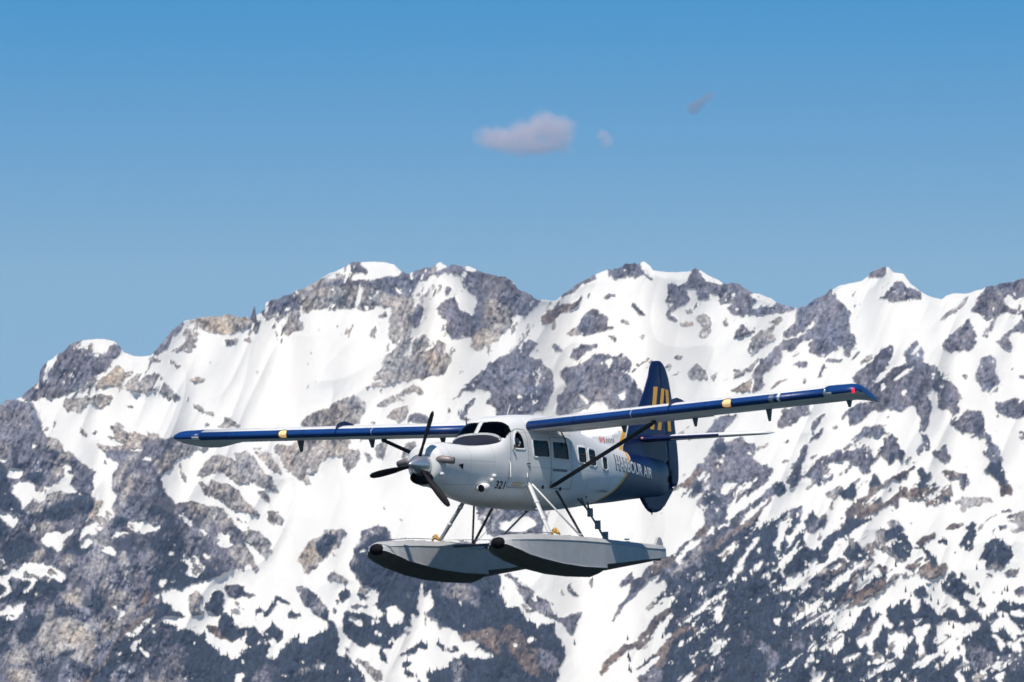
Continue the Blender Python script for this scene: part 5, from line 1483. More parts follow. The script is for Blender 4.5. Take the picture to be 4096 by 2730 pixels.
# seams
seam = None
for st in (.98, 1.75, 2.62, 3.32, 4.12, 5.1, 6.18, 6.95, 7.6, 8.3):
    t = mth('LESS_THAN', mth('ABSOLUTE', mth('SUBTRACT', s_, st)), .006)
    seam = t if seam is None else mth('MAXIMUM', seam, t)
for zz, sa, sb in ((.10, .9, 2.62), (-.42, 1.0, 6.2), (.80, 3.3, 6.2), (.02, 4.1, 8.2)):
    t = mth('MULTIPLY', mth('LESS_THAN', mth('ABSOLUTE', mth('SUBTRACT', z_, zz)), .006), mth('MULTIPLY', mth('GREATER_THAN', s_, sa), mth('LESS_THAN', s_, sb)))
    seam = mth('MAXIMUM', seam, t)
def mixc(f, a, b):
    n = nt.nodes.new('ShaderNodeMix'); n.data_type = 'RGBA'
    nt.links.new(f, n.inputs['Factor'])
    for i, v in ((6, a), (7, b)):
        if isinstance(v, tuple): n.inputs[i].default_value = (*v, 1)
        else: nt.links.new(v, n.inputs[i])
    return n.outputs[2]
wr = nt.nodes.new('ShaderNodeValToRGB'); wr.color_ramp.elements[0].position = .25; wr.color_ramp.elements[1].position = .75
wr.color_ramp.elements[0].color = (.75, .75, .745, 1); wr.color_ramp.elements[1].color = (.81, .81, .81, 1); nt.links.new(nzn.outputs['Fac'], wr.inputs['Fac'])
c0 = mixc(mth('MULTIPLY', seam, .55), wr.outputs['Color'], (.25, .26, .28))
c1 = mixc(mth('MULTIPLY', belly_tint, .75), c0, (.22, .19, .13))
soot = mth('MULTIPLY', mth('MULTIPLY', mth('MINIMUM', mth('MAXIMUM', mth('MULTIPLY_ADD', s_, 4.0, -3.0), 0.0), 1.0), mth('MAXIMUM', mth('MULTIPLY_ADD', s_, -.36, 1.25), 0.0)),
           mth('MULTIPLY', mth('MAXIMUM', mth('MULTIPLY_ADD', mth('ABSOLUTE', mth('SUBTRACT', z_, mth('MULTIPLY_ADD', s_, -.04, .08))), -6.0, 1.0), 0.0), mth('MULTIPLY_ADD', nzn.outputs['Fac'], 1.2, .1)))
c1 = mixc(mth('MINIMUM', mth('MULTIPLY', soot, .55), .6), c1, (.20, .18, .17))
c2 = mixc(is_yel, c1, (.92, .43, .03))
c3 = mixc(is_navy, c2, (.004, .014, .075))
nt.links.new(c3, pb.inputs['Base Color'])
bpn = nt.nodes.new('ShaderNodeBump'); bpn.inputs['Strength'].default_value = .10; bpn.inputs['Distance'].default_value = .03
nz3 = nt.nodes.new('ShaderNodeTexNoise'); nz3.inputs['Scale'].default_value = 2.3; nz3.inputs['Detail'].default_value = 2
nt.links.new(tc.outputs['Object'], nz3.inputs['Vector'])
nt.links.new(mth('SUBTRACT', nz3.outputs['Fac'], mth('MULTIPLY', seam, .3)), bpn.inputs['Height']); nt.links.new(bpn.outputs['Normal'], pb.inputs['Normal'])

# ---- fuselage sections: station, half width, top, widest height, bottom, upper power, lower power
SEC = np.array([
 (.56, .32, .36, .04, -.38, 2.0, 2.0), (.62, .40, .43, .06, -.45, 2.05, 1.95), (.80, .445, .475, .09, -.47, 2.1, 1.95), (1.2, .50, .52, .12, -.53, 2.15, 1.95),
 (1.6, .555, .52, .13, -.63, 2.2, 1.95), (2.0, .605, .515, .14, -.72, 2.3, 2.0), (2.4, .655, .56, .15, -.78, 2.4, 2.0), (2.8, .70, .66, .15, -.825, 2.6, 2.1),
 (2.97, .715, .74, .15, -.84, 2.7, 2.1), (3.10, .725, .86, .15, -.85, 2.8, 2.15), (3.25, .735, 1.01, .15, -.855, 2.9, 2.15), (3.40, .745, 1.10, .15, -.86, 3.0, 2.2), (3.70, .76, 1.18, .14, -.87, 3.1, 2.2),
 (4.1, .775, 1.23, .12, -.88, 3.3, 2.3), (5.0, .78, 1.27, .10, -.895, 3.5, 2.35), (6.0, .78, 1.26, .10, -.885, 3.4, 2.35), (6.6, .77, 1.15, .12, -.85, 3.0, 2.3),
 (7.3, .735, 1.00, .13, -.79, 2.7, 2.2), (8.3, .655, .84, .14, -.69, 2.4, 2.1), (9.5, .515, .68, .13, -.60, 2.2, 2.0), (10.5, .385, .60, .12, -.51, 2.1, 2.0),
 (11.5, .25, .54, .12, -.43, 2.0, 2.0), (12.3, .12, .48, .12, -.35, 2.0, 2.0), (12.5, .07, .44, .12, -.28, 2.0, 2.0)])
def sec(s): return [smooth_interp(s, SEC[:, 0], SEC[:, i]) for i in range(1, 7)]
def fus_y(s, z):
    """half width of the hull at station s, height z"""
    w, zt, zm, zb, nu, nl = sec(s)
    h = np.where(z > zm, zt - zm, zm - zb); n = np.where(z > zm, nu, nl)
    q = np.clip(1 - np.clip(np.abs(z - zm)/h, 0, 1)**n, 0, 1)
    return w*q**(1/n)
def fus_top(s, y):
    w, zt, zm, zb, nu, nl = sec(s)
    return zm + (zt - zm)*np.clip(1 - np.clip(np.abs(y)/w, 0, 1)**nu, 0, 1)**(1/nu)
def hull_point(s, th, off=0.0):
    w, zt, zm, zb, nu, nl = sec(s)
    c, sn_ = np.cos(th), np.sin(th)
    n = np.where(sn_ > 0, nu, nl); h = np.where(sn_ > 0, zt - zm, zm - zb)
    y = (w - off)*np.sign(c)*np.abs(c)**(2/n); z = zm + (h - off)*np.sign(sn_)*np.abs(sn_)**(2/n)
    return y, z
def inside(poly, X, Y):
    ins = np.zeros(np.shape(X), bool); n = len(poly)
    for i in range(n):
        (ax, ay), (bx, by) = poly[i], poly[(i+1) % n]
        if ay == by: continue
        ins ^= ((ay > Y) != (by > Y)) & (X < (bx-ax)*(Y-ay)/(by-ay) + ax)
    return ins
def rounded(poly, r=.05, n=3):
    out = []; m = len(poly)
    for i in range(m):
        p0, p1, p2 = (np.array(poly[i-1]), np.array(poly[i]), np.array(poly[(i+1) % m]))
        a = p1 + (p0-p1)/np.linalg.norm(p0-p1)*min(r, np.linalg.norm(p0-p1)*.45); b = p1 + (p2-p1)/np.linalg.norm(p2-p1)*min(r, np.linalg.norm(p2-p1)*.45)
        for k in range(n+1):
            t = k/n; out.append(tuple((1-t)**2*a + 2*t*(1-t)*p1 + t*t*b))
    return out
WIN = {   # side openings in (station, height)
 'cockpit': rounded([(3.46, .42), (3.47, .60), (3.56, .755), (3.68, .82), (3.79, .78), (3.87, .62), (3.90, .42)], .06),
 'w1': rounded([(4.28, .26), (4.27, .65), (5.00, .66), (5.05, .27)], .07), 'w2': rounded([(5.20, .25), (5.19, .645), (5.93, .64), (5.98, .24)], .07),
 'w3': rounded([(6.46, .20), (6.45, .57), (6.88, .56), (6.90, .19)], .07), 'w4': rounded([(7.03, .15), (7.02, .53), (7.42, .52), (7.44, .14)], .07), 'w5': rounded([(7.80, .09), (7.79, .39), (8.08, .37), (8.10, .08)], .07)}
# windshield outline in (y, station) seen from above, left half then mirrored: base and top rails
WS_HALF = [(.045, 3.015), (.35, 3.03), (.60, 3.08), (.66, 3.18), (.665, 3.46), (.59, 3.475), (.30, 3.34), (.045, 3.285)]
def ws_inside(s, y):
    p = [(a, b) for a, b in WS_HALF]
    return inside(p, np.abs(y), s)

st = np.concatenate([np.arange(.56, 2.9, .045), np.arange(2.9, 8.2, .020), np.arange(8.2, 12.5, .05), [12.5]])
nth = 220
th = np.linspace(0, 2*np.pi, nth, endpoint=False)
# even spacing along the girth
def hull_grid(off, lo, hi):
    ss = st[(st >= lo) & (st <= hi)]
    S = ss[:, None] + 0*th[None]
    y, z = hull_point(S, th[None] + 0*S, off)
    # re-space rings by arc length
    Yn, Zn = np.empty_like(y), np.empty_like(z)
    for i in range(len(ss)):
        tt = np.linspace(0, 2*np.pi, 1441); yy, zz = hull_point(np.full(1441, ss[i]), tt, off)
        L = np.concatenate([[0], np.cumsum(np.hypot(np.diff(yy), np.diff(zz)))])
        q = np.linspace(0, L[-1], nth, endpoint=False)
        Yn[i] = np.interp(q, L, yy); Zn[i] = np.interp(q, L, zz)
    return ss, S, Yn, Zn
def hull_mesh(name, off, lo, hi, mat, caps=False, parent=plane, flip=False):
    ss, S, Y, Z = hull_grid(off, lo, hi)
    n = len(ss); verts = np.stack([-S, Y, Z], -1).reshape(-1, 3)
    fc_s = (ss[:-1, None] + ss[1:, None])/2 + 0*th[None]
    Yc = (Y[:-1] + Y[1:] + np.roll(Y, -1, 1)[:-1] + np.roll(Y, -1, 1)[1:])/4; Zc = (Z[:-1] + Z[1:] + np.roll(Z, -1, 1)[:-1] + np.roll(Z, -1, 1)[1:])/4
    hole = np.zeros(fc_s.shape, bool)
    for k, p in WIN.items(): hole |= inside(p, fc_s, Zc) & (np.abs(Yc) > .3)
    hole |= ws_inside(fc_s, Yc) & (Zc > .35)
    faces = []
    for i in range(n-1):
        for j in range(nth):
            if hole[i, j]: continue
            a, b = i*nth + j, i*nth + (j+1) % nth
            f = (a, a+nth, b+nth, b)
            faces.append(f[::-1] if flip else f)
    if caps: faces.append(tuple(range(nth))); faces.append(tuple(range((n-1)*nth, n*nth))[::-1])
    return mesh_obj(name, verts, faces, mat, parent)
fus = hull_mesh('fuselage', 0, .5, 13, bodym, caps=True)
lining = hull_mesh('cabin_lining', .035, 2.6, 8.6, liner, caps=True, flip=True)

def side_patch(name, poly, off, mat, parent, side=1, hole=None, step=.06, thick=0.0):
    """a thin sheet that follows the hull side; poly in (station, height)"""
    bm = bmesh.new()
    vs = [bm.verts.new((p[0], 0, p[1])) for p in poly]
    if hole:
        vh = [bm.verts.new((p[0], 0, p[1])) for p in hole]
        n = len(vs)
        for i in range(n): bm.faces.new((vs[i], vs[(i+1) % n], vh[(i+1) % n], vh[i]))
    else: bm.faces.new(vs)
    xs = [p[0] for p in poly]; zs = [p[1] for p in poly]
    for ax, lo, hi in ((0, min(xs), max(xs)), (2, min(zs), max(zs))):
        k = lo + step
        while k < hi:
            co = [0, 0, 0]; co[ax] = k; no = [0, 0, 0]; no[ax] = 1
            bmesh.ops.bisect_plane(bm, geom=bm.verts[:] + bm.edges[:] + bm.faces[:], plane_co=co, plane_no=no); k += step
    ar = np.array([(v.co.x, v.co.z) for v in bm.verts])
    yy = fus_y(ar[:, 0], ar[:, 1])
    for v, y in zip(bm.verts, yy): v.co = Vector((-v.co.x, side*(y + off), v.co.z))
    bmesh.ops.recalc_face_normals(bm, faces=bm.faces[:]); bm.normal_update()
    if sum(f.normal.y*f.calc_area() for f in bm.faces)*side < 0: bmesh.ops.reverse_faces(bm, faces=bm.faces[:])
    me = bpy.data.meshes.new(name); bm.to_mesh(me); bm.free(); me.materials.append(mat)
    for p in me.polygons: p.use_smooth = True
    o = bpy.data.objects.new(name, me); C.objects.link(o); o.parent = parent
    if thick:
        sm = o.modifiers.new('thickness', 'SOLIDIFY'); sm.thickness = thick; sm.offset = 0
    return o
def grow(poly, d):
    p = np.array(poly); c = p.mean(0); r = []
    n = len(p)
    for i in range(n):
        t = p[(i+1) % n] - p[i-1]; t = t/np.linalg.norm(t); nrm = np.array([t[1], -t[0]])
        if np.dot(nrm, p[i]-c) < 0: nrm = -nrm
        r.append(tuple(p[i] + nrm*d))
    return r
for side in (1, -1):
    for k, p in WIN.items():
        nm = 'cockpit_window' if k == 'cockpit' else 'cabin_window'
        pane = side_patch(nm, grow(p, .01), -.012, clear if (k == 'cockpit' and side > 0) else glass, plane, side, step=.05)
        side_patch('window_frame', grow(p, .035), .004, white, pane, side, hole=grow(p, -.012), step=.05, thick=.012)
# windshield: two panes and a centre post, dark glare panel ahead of it
def top_patch(name, poly, off, mat, parent, step=.05, thick=0):
    bm = bmesh.new(); bm.faces.new([bm.verts.new((p[1], p[0], 0)) for p in poly])
    for ax in (0, 1):
        vals = [p[1-ax] for p in poly]; k = min(vals) + step
        while k < max(vals):
            co = [0, 0, 0]; co[ax] = k; no = [0, 0, 0]; no[ax] = 1
            bmesh.ops.bisect_plane(bm, geom=bm.verts[:] + bm.edges[:] + bm.faces[:], plane_co=co, plane_no=no); k += step
    ar = np.array([(v.co.x, v.co.y) for v in bm.verts]); zz = fus_top(ar[:, 0], ar[:, 1])
    for v, z in zip(bm.verts, zz): v.co = Vector((-v.co.x - off*.6, v.co.y, z + off))
    bmesh.ops.recalc_face_normals(bm, faces=bm.faces[:]); bm.normal_update()
    if sum(f.normal.z*f.calc_area() for f in bm.faces) < 0: bmesh.ops.reverse_faces(bm, faces=bm.faces[:])
    me = bpy.data.meshes.new(name); bm.to_mesh(me); bm.free(); me.materials.append(mat)
    for p in me.polygons: p.use_smooth = True
    o = bpy.data.objects.new(name, me); C.objects.link(o); o.parent = parent
    if thick: sm = o.modifiers.new('thickness', 'SOLIDIFY'); sm.thickness = thick; sm.offset = 0
    return o
for side in (1, -1):
    wsp = top_patch('windshield', [(side*a, b) for a, b in grow(WS_HALF, .01)], -.004, wsglass, plane, step=.04)
top_patch('windshield_post', [(-.048, 2.99), (.048, 2.99), (.048, 3.32), (-.048, 3.32)], .010, strutw, plane, thick=.02)
gp = [(y, 1.72 + 1.3*0) for y in (-.26, 0, .26)]
top_patch('glare_panel', [(-.40, 1.22), (-.10, 1.22), (.24, 1.38), (.35, 1.80), (.43, 2.2), (.55, 2.7), (.63, 3.05), (.35, 2.985), (0, 2.965), (-.35, 2.985), (-.63, 3.05), (-.55, 2.7), (-.50, 2.2), (-.46, 1.80)], .004, matblack, plane)
# wind strip along the base of the windshield
def tube(name, pts, r, mat, parent, n=8, flat=1.0, flatdir=None, caps=True):
    """tube along a polyline; r may be a list; flat squashes across the airstream (fairing)"""
    P_ = [Vector(p) for p in pts]; rr = r if isinstance(r, (list, tuple)) else [r]*len(P_)
    vv = []; ff = []
    for i, p in enumerate(P_):
        d = (P_[min(i+1, len(P_)-1)] - P_[max(i-1, 0)]).normalized()
        ref = Vector(flatdir) if flatdir else (Vector((0, 0, 1)) if abs(d.z) < .9 else Vector((1, 0, 0)))
        a = (ref - d*ref.dot(d)).normalized(); b = d.cross(a)
        for k in range(n):
            t = 2*math.pi*k/n; vv.append(p + a*math.cos(t)*rr[i] + b*math.sin(t)*rr[i]*flat)
    for i in range(len(P_)-1):
        for k in range(n): ff.append((i*n+k, i*n+(k+1) % n, (i+1)*n+(k+1) % n, (i+1)*n+k))
    if caps: ff.append(tuple(range(n))[::-1]); ff.append(tuple(range((len(P_)-1)*n, len(P_)*n)))
    return mesh_obj(name, vv, ff, mat, parent)
for dz_, rr_ in ((.0, .012), (.045, .010)):
    pts = []
    for y in np.linspace(-.62, .62, 17):
        s0 = 2.985 + .08*(abs(y)/.6)**2.5 + dz_*.35 - .02
        pts.append(V3(s0, y, float(fus_top(np.array(s0), np.array(y))) + .012 + dz_*.4))
    tube('windshield_rail', pts, rr_, strutw, plane, n=6)

# ---- nose
def lathe(name, prof, mat, parent, n=32, axis_off=(0, 0), scale=(1, 1)):
    vv = []; ff = []
    for (s, r) in prof:
        for k in range(n):
            t = 2*math.pi*k/n; vv.append(V3(s, axis_off[0] + r*math.cos(t)*scale[0], axis_off[1] + r*math.sin(t)*scale[1]))
    for i in range(len(prof)-1):
        for k in range(n): ff.append((i*n+k, (i+1)*n+k, (i+1)*n+(k+1) % n, i*n+(k+1) % n))
    ff.append(tuple(range((len(prof)-1)*n, len(prof)*n)))
    return mesh_obj(name, vv, ff, mat, parent)
prop = bpy.data.objects.new('propeller', None); C.objects.link(prop); prop.parent = plane; prop.location = V3(.34, 0, 0)
spn = lathe('spinner', [(-.34, .004), (-.33, .02), (-.30, .045), (-.22, .10), (-.10, .165), (.02, .215), (.12, .243), (.20, .255), (.25, .255), (.25, .20)], spin, prop)
PS = .0
for a in (21, 141, 261):
    a = math.radians(a); rad = Vector((0, math.sin(a), math.cos(a))); tan = Vector((0, math.cos(a), -math.sin(a))); fw = Vector((1, 0, 0))
    vv = []; ff = []
    prof = [(.16, .042, .042, 60), (.30, .045, .038, 55), (.42, .058, .028, 45), (.60, .074, .020, 36), (.85, .080, .014, 27), (1.02, .076, .010, 21), (1.15, .062, .008, 18), (1.22, .030, .005, 17)]
    n = 10
    for (r, c, t, tw) in prof:
        tw = math.radians(tw); cd = tan*math.cos(tw) + fw*math.sin(tw); nd = cd.cross(rad)
        for k in range(n):
            q = 2*math.pi*k/n; vv.append(rad*r + cd*c*math.cos(q) + nd*t*math.sin(q))
    for i in range(len(prof)-1):
        for k in range(n): ff.append((i*n+k, i*n+(k+1) % n, (i+1)*n+(k+1) % n, (i+1)*n+k))
    ff.append(tuple(range((len(prof)-1)*n, len(prof)*n)))
    mesh_obj('blade', vv, ff, black, prop)
# chin intake: lip ring, dark throat
lip = []; n = 24; vv = []; ff = []
for (s, k) in ((.60, 1.0), (.50, 1.08), (.44, 1.0), (.46, .86), (.62, .80)):
    for i in range(n):
        t = 2*math.pi*i/n; vv.append(V3(s + .06*math.sin(t)*-1*.4, .25*k*math.cos(t), -.285 + .145*k*math.sin(t)))
for r in range(4):
    for i in range(n): ff.append((r*n+i, (r+1)*n+i, (r+1)*n+(i+1) % n, r*n+(i+1) % n))
intake = mesh_obj('air_intake', vv, ff, rubber, plane)
mesh_obj('intake_throat', [V3(.535, .21*math.cos(2*math.pi*i/n), -.285 + .12*math.sin(2*math.pi*i/n)) for i in range(n)], [tuple(range(n))], black, intake, smooth=False)
for side in (1, -1):
    e = tube('exhaust_pipe', [V3(.66, side*.32, .10), V3(.67, side*.44, .10), V3(.70, side*.56, .085), V3(.755, side*.70, .06)], [.088, .086, .080, .076], exh, plane, n=16, caps=False)
    sm = e.modifiers.new('wall', 'SOLIDIFY'); sm.thickness = .012
    tube('exhaust_mouth', [V3(.752, side*.694, .061), V3(.759, side*.708, .059)], [.064, .064], black, e, n=16)
# oil cooler scoop low on the left cheek, small vents
def blob(name, c, rx, ry, rz, mat, parent, tilt=0):
    bm = bmesh.new(); bmesh.ops.create_uvsphere(bm, u_segments=18, v_segments=12, radius=1)
    for v in bm.verts: v.co = Vector((v.co.x*rx, v.co.y*ry, v.co.z*rz))
    bmesh.ops.rotate(bm, verts=bm.verts[:], cent=(0, 0, 0), matrix=Matrix.Rotation(tilt, 3, 'Y'))
    bmesh.ops.translate(bm, verts=bm.verts[:], vec=V3(*c))
    me = bpy.data.meshes.new(name); bm.to_mesh(me); bm.free(); me.materials.append(mat)
    for p in me.polygons: p.use_smooth = True
    o = bpy.data.objects.new(name, me); C.objects.link(o); o.parent = parent; return o
scoop = blob('oil_cooler_scoop', (2.32, .52, -.47), .22, .15, .10, white, plane, .15)
vv = [V3(2.095 - .02*math.sin(2*math.pi*i/20), .595 + .075*math.cos(2*math.pi*i/20), -.505 + .085*math.sin(2*math.pi*i/20)) for i in range(20)]
vb = [V3(2.20, .56 + .07*math.cos(2*math.pi*i/20), -.50 + .08*math.sin(2*math.pi*i/20)) for i in range(20)]
mesh_obj('scoop_mouth', vv + vb, [tuple(range(20))] + [(i, (i+1) % 20, 20+(i+1) % 20, 20+i) for i in range(20)], black, scoop, smooth=False)
side_patch('cowl_vent', [(1.28, .0), (1.46, .03), (1.46, -.10)], .004, black, plane)
blob('cowl_glint', (.72, .41, -.22), .09, .03, .045, white, plane)  # white bump stands in for a bright reflection on the cowl
blob('step_bracket', (2.62, .66, -.22), .06, .05, .05, strutw, plane)
blob('step_bracket', (2.52, .645, -.31), .05, .05, .05, strutw, plane)
# cockpit door outline, handles and placards
DOOR = rounded([(3.20, -.45), (3.28, .40), (3.40, .80), (3.70, .88), (4.02, .86), (4.05, -.45)], .10, 4)
dr = side_patch('cockpit_door', DOOR, .005, white, plane, hole=grow(WIN['cockpit'], .030) if False else None) if False else None
for nm, pl in (('cockpit_door', DOOR), ('cabin_door', rounded([(5.10, -.42), (5.10, .74), (6.08, .74), (6.10, -.42)], .08, 4))):
    side_patch(nm, grow(pl, .008), .003, new_mat('door_seam', (.22, .23, .26), rough=.6), plane, hole=grow(pl, -.008))
tube('grab_handle', [V3(3.16, .745, .12), V3(3.15, .79, .08), V3(3.14, .79, -.22), V3(3.15, .745, -.26)], .014, strutw, plane)
tube('door_handle', [V3(3.95, .775, .10), V3(4.02, .80, .10), V3(4.08, .785, .10)], .013, strutd, plane)
tube('door_handle', [V3(3.95, .77, -.12), V3(3.92, .80, -.20), V3(3.90, .77, -.24)], .012, strutw, plane)
blob('rear_view_mirror', (3.36, .80, .47), .02, .03, .045, strutd, plane)
tube('mirror_arm', [V3(3.36, .74, .36), V3(3.36, .80, .44)], .010, strutd, plane)
for k in range(3): side_patch('placard', [(3.42, -.345 - .035*k), (3.42, -.330 - .035*k), (3.92 - .06*k, -.330 - .035*k), (3.92 - .06*k, -.345 - .035*k)], .004, goldm, plane)
side_patch('placard', [(5.16, -.04), (5.16, .015), (5.86, .015), (5.86, -.04)], .004, greyp, plane)
for s, z in ((4.78, -.40), (5.62, -.42)):
    blob('drain_vent', (s, float(fus_y(np.array(s), np.array(z))) , z), .05, .02, .055, black, plane)
side_patch('placard', [(6.98, -.42), (6.98, -.38), (7.08, -.38), (7.08, -.42)], .004, lightp, plane)
# antennas
tube('whip_antenna', [V3(4.50, .0, 1.24), V3(4.60, .0, 1.40), V3(4.68, 0, 1.50)], [.014, .010, .006], strutw, plane, n=6)
tube('whip_antenna', [V3(6.62, .0, 1.12), V3(6.80, .0, 1.48), V3(6.94, 0, 1.72)], [.014, .010, .006], strutw, plane, n=6)
tube('air_probe', [V3(3.42, -.45, 1.00), V3(3.44, -.47, 1.22)], [.016, .010], strutd, plane, n=6)
blob('blade_antenna', (8.0, 0, .97), .07, .02, .09, strutw, plane)

# ---- lettering
def text_mesh(s_txt, size, bold=0.0, shear=0.0, xs=1.0):
    cu = bpy.data.curves.new('lettering', 'FONT'); cu.body = s_txt; cu.size = size; cu.offset = bold; cu.shear = shear; cu.resolution_u = 3
    ob = bpy.data.objects.new('lettering', cu); C.objects.link(ob)
    dg = bpy.context.evaluated_depsgraph_get(); me = bpy.data.meshes.new_from_object(ob.evaluated_get(dg))
    bpy.data.objects.remove(ob); bpy.data.curves.remove(cu)
    bm = bmesh.new(); bm.from_mesh(me); bpy.data.meshes.remove(me)
    xsv = [v.co.x for v in bm.verts]; ysv = [v.co.y for v in bm.verts]
    return bm, min(xsv), max(xsv), min(ysv), max(ysv)
def hull_text(name, txt, s0, s1, zb0, zb1, h0, h1, mat, off, bold, parent=plane, pad=0.0):
    bm, x0, x1, y0, y1 = text_mesh(txt, 1.0, bold)
    for k in np.arange(x0 + .1, x1, .1):
        bmesh.ops.bisect_plane(bm, geom=bm.verts[:] + bm.edges[:] + bm.faces[:], plane_co=(k, 0, 0), plane_no=(1, 0, 0))
    for k in np.arange(y0 + .12, y1, .12):
        bmesh.ops.bisect_plane(bm, geom=bm.verts[:] + bm.edges[:] + bm.faces[:], plane_co=(0, k, 0), plane_no=(0, 1, 0))
    u = np.array([(v.co.x - x0)/(x1-x0) for v in bm.verts]); w = np.array([(v.co.y - y0)/(y1-y0) for v in bm.verts])
    s = s0 + (s1-s0)*u; z = zb0 + (zb1-zb0)*u + (h0 + (h1-h0)*u)*w
    y = fus_y(s, z) + off
    for v, a, b, c in zip(bm.verts, s, y, z): v.co = Vector((-a, b, c))
    me = bpy.data.meshes.new(name); bm.to_mesh(me); bm.free(); me.materials.append(mat)
    o = bpy.data.objects.new(name, me); C.objects.link(o); o.parent = parent; return o
hull_text('lettering', 'HARBOUR AIR', 8.60, 11.14, .10, -.04, .385, .30, navy, .004, .055)
hull_text('lettering', 'HARBOUR AIR', 8.64, 11.10, .125, -.02, .335, .255, lightp, .008, .018)
hull_text('lettering', '321', 2.78, 3.15, -.485, -.495, .17, .17, black, .005, .022)

# ---- tail: fin, dorsal fillet, rudder, ventral fin, stabilizers
def slab(name, poly, tfun, mat, parent, step=.12, fmat=None):
    """upright thin surface in the (station, height) plane; tfun gives half thickness"""
    bm = bmesh.new(); bm.faces.new([bm.verts.new((p[0], 0, p[1])) for p in poly])
    for ax in (0, 2):
        vals = [p[0 if ax == 0 else 1] for p in poly]; k = min(vals) + step
        while k < max(vals):
            co = [0, 0, 0]; co[ax] = k; no = [0, 0, 0]; no[ax] = 1
            bmesh.ops.bisect_plane(bm, geom=bm.verts[:] + bm.edges[:] + bm.faces[:], plane_co=co, plane_no=no); k += step
    vs = [(v.co.x, v.co.z) for v in bm.verts]; fs = [tuple(v.index for v in f.verts) for f in bm.faces]
    bm.verts.index_update()
    be = [tuple(v.index for v in e.verts) for e in bm.edges if len(e.link_faces) == 1]
    bm.free(); n = len(vs)
    vv = [V3(s, tfun(s, z), z) for s, z in vs] + [V3(s, -tfun(s, z), z) for s, z in vs]
    ff = fs + [tuple(n+i for i in f[::-1]) for f in fs] + [(a, b, n+b, n+a) for a, b in be]
    o = mesh_obj(name, vv, ff, mat, parent)
    bm = bmesh.new(); bm.from_mesh(o.data); bmesh.ops.recalc_face_normals(bm, faces=bm.faces[:]); bm.to_mesh(o.data); bm.free()
    return o
LEz = np.array([(.45, 9.3), (1.0, 9.72), (1.19, 10.19), (1.45, 10.75), (1.78, 11.14), (2.1, 11.40), (2.52, 11.69), (2.77, 11.80), (2.86, 11.90)])
def fin_t(s, z):
    le = float(np.interp(z, LEz[:, 0], LEz[:, 1])); u = np.clip((s - le)/(13.1 - le), 0, 1)
    base = .085 - .02*np.clip((z - .5)/2.4, 0, 1)
    return float(max(.006, base*min(1, math.sqrt(max(u, 0)/.22))*(1 - .55*max(0, (u - .55)/.45))))
FIN = [(8.2, .80), (8.6, .93), (9.0, .965), (9.42, .97), (9.72, 1.02), (10.19, 1.19), (10.75, 1.45), (11.14, 1.78), (11.42, 2.12), (11.69, 2.52), (11.77, 2.72), (11.86, 2.82), (12.00, 2.885), (12.12, 2.90), (12.16, 2.6), (12.30, 1.7), (12.45, .9), (12.52, .50), (12.3, .40), (10.5, .45), (9.4, .55), (8.4, .70)]
fin = slab('fin', FIN, lambda s, z: fin_t(s, z) if s > 10.0 else max(.012, .012 + .30*max(0, (.99 - z))**1.0*min(1, (s-8.1)/.6)), bodym, plane, step=.10)
RUD = [(12.14, 2.90), (12.26, 2.895), (12.40, 2.83), (12.54, 2.70), (12.68, 2.50), (12.83, 2.08), (12.95, 1.5), (13.03, 1.06), (13.09, .6), (13.10, .33), (13.08, .08), (13.02, -.06), (12.90, -.14), (12.66, -.16), (12.62, .0), (12.56, .40), (12.47, .90), (12.33, 1.7), (12.19, 2.6)]
rud = slab('rudder', RUD, lambda s, z: max(.008, fin_t(s, z)*.92), navy, fin, step=.15)
slab('ventral_fin', [(11.02, -.40), (11.09, -.48), (11.22, -.60), (11.34, -.69), (11.47, -.76), (11.62, -.80), (11.85, -.785), (12.06, -.73), (12.30, -.60), (12.53, -.42), (12.80, -.20), (12.6, -.10), (12.3, -.25), (11.5, -.35)], lambda s, z: .035, navy, plane)
tube('tail_post_tip', [V3(11.63, 0, -.79), V3(11.63, 0, -.85)], [.022, .016], strutw, plane, n=8)
tube('rudder_hinge', [V3(12.52, .09, .10), V3(12.54, .09, -.06)], .035, black, rud)
for k in range(3): tube('rudder_cable', [V3(12.62, .10, -.15 - .035*k), V3(12.86, .06, -.13 - .03*k), V3(13.02, .02, -.06)], .009, strutw, plane, n=5)
# tail badge: tall bars of the letters H and A joined
def fin_patch(name, poly, mat, parent, off=.006):
    bm = bmesh.new(); bm.faces.new([bm.verts.new((p[0], 0, p[1])) for p in poly])
    for ax in (0, 2):
        vals = [p[0 if ax == 0 else 1] for p in poly]; k = min(vals) + .1
        while k < max(vals):
            co = [0, 0, 0]; co[ax] = k; no = [0, 0, 0]; no[ax] = 1
            bmesh.ops.bisect_plane(bm, geom=bm.verts[:] + bm.edges[:] + bm.faces[:], plane_co=co, plane_no=no); k += .1
    for v in bm.verts: v.co = Vector((-v.co.x, fin_t(v.co.x, v.co.z) + off, v.co.z))
    me = bpy.data.meshes.new(name); bm.to_mesh(me); bm.free(); me.materials.append(mat)
    o = bpy.data.objects.new(name, me); C.objects.link(o); o.parent = parent; return o
fin_patch('tail_badge', [(11.82, 2.25), (12.04, 2.265), (11.74, 1.21), (11.54, 1.21)], yellow, fin)
fin_patch('tail_badge', [(12.22, 2.23), (12.39, 2.23), (12.13, 1.21), (11.92, 1.21)], yellow, fin, .011)
fin_patch('tail_badge', [(12.44, 2.22), (12.62, 2.21), (12.72, 1.20), (12.53, 1.20)], yellow, fin, .011)
fin_patch('tail_badge', [(11.78, 1.75), (12.20, 1.75), (12.14, 1.55), (11.72, 1.55)], yellow, fin, .009)
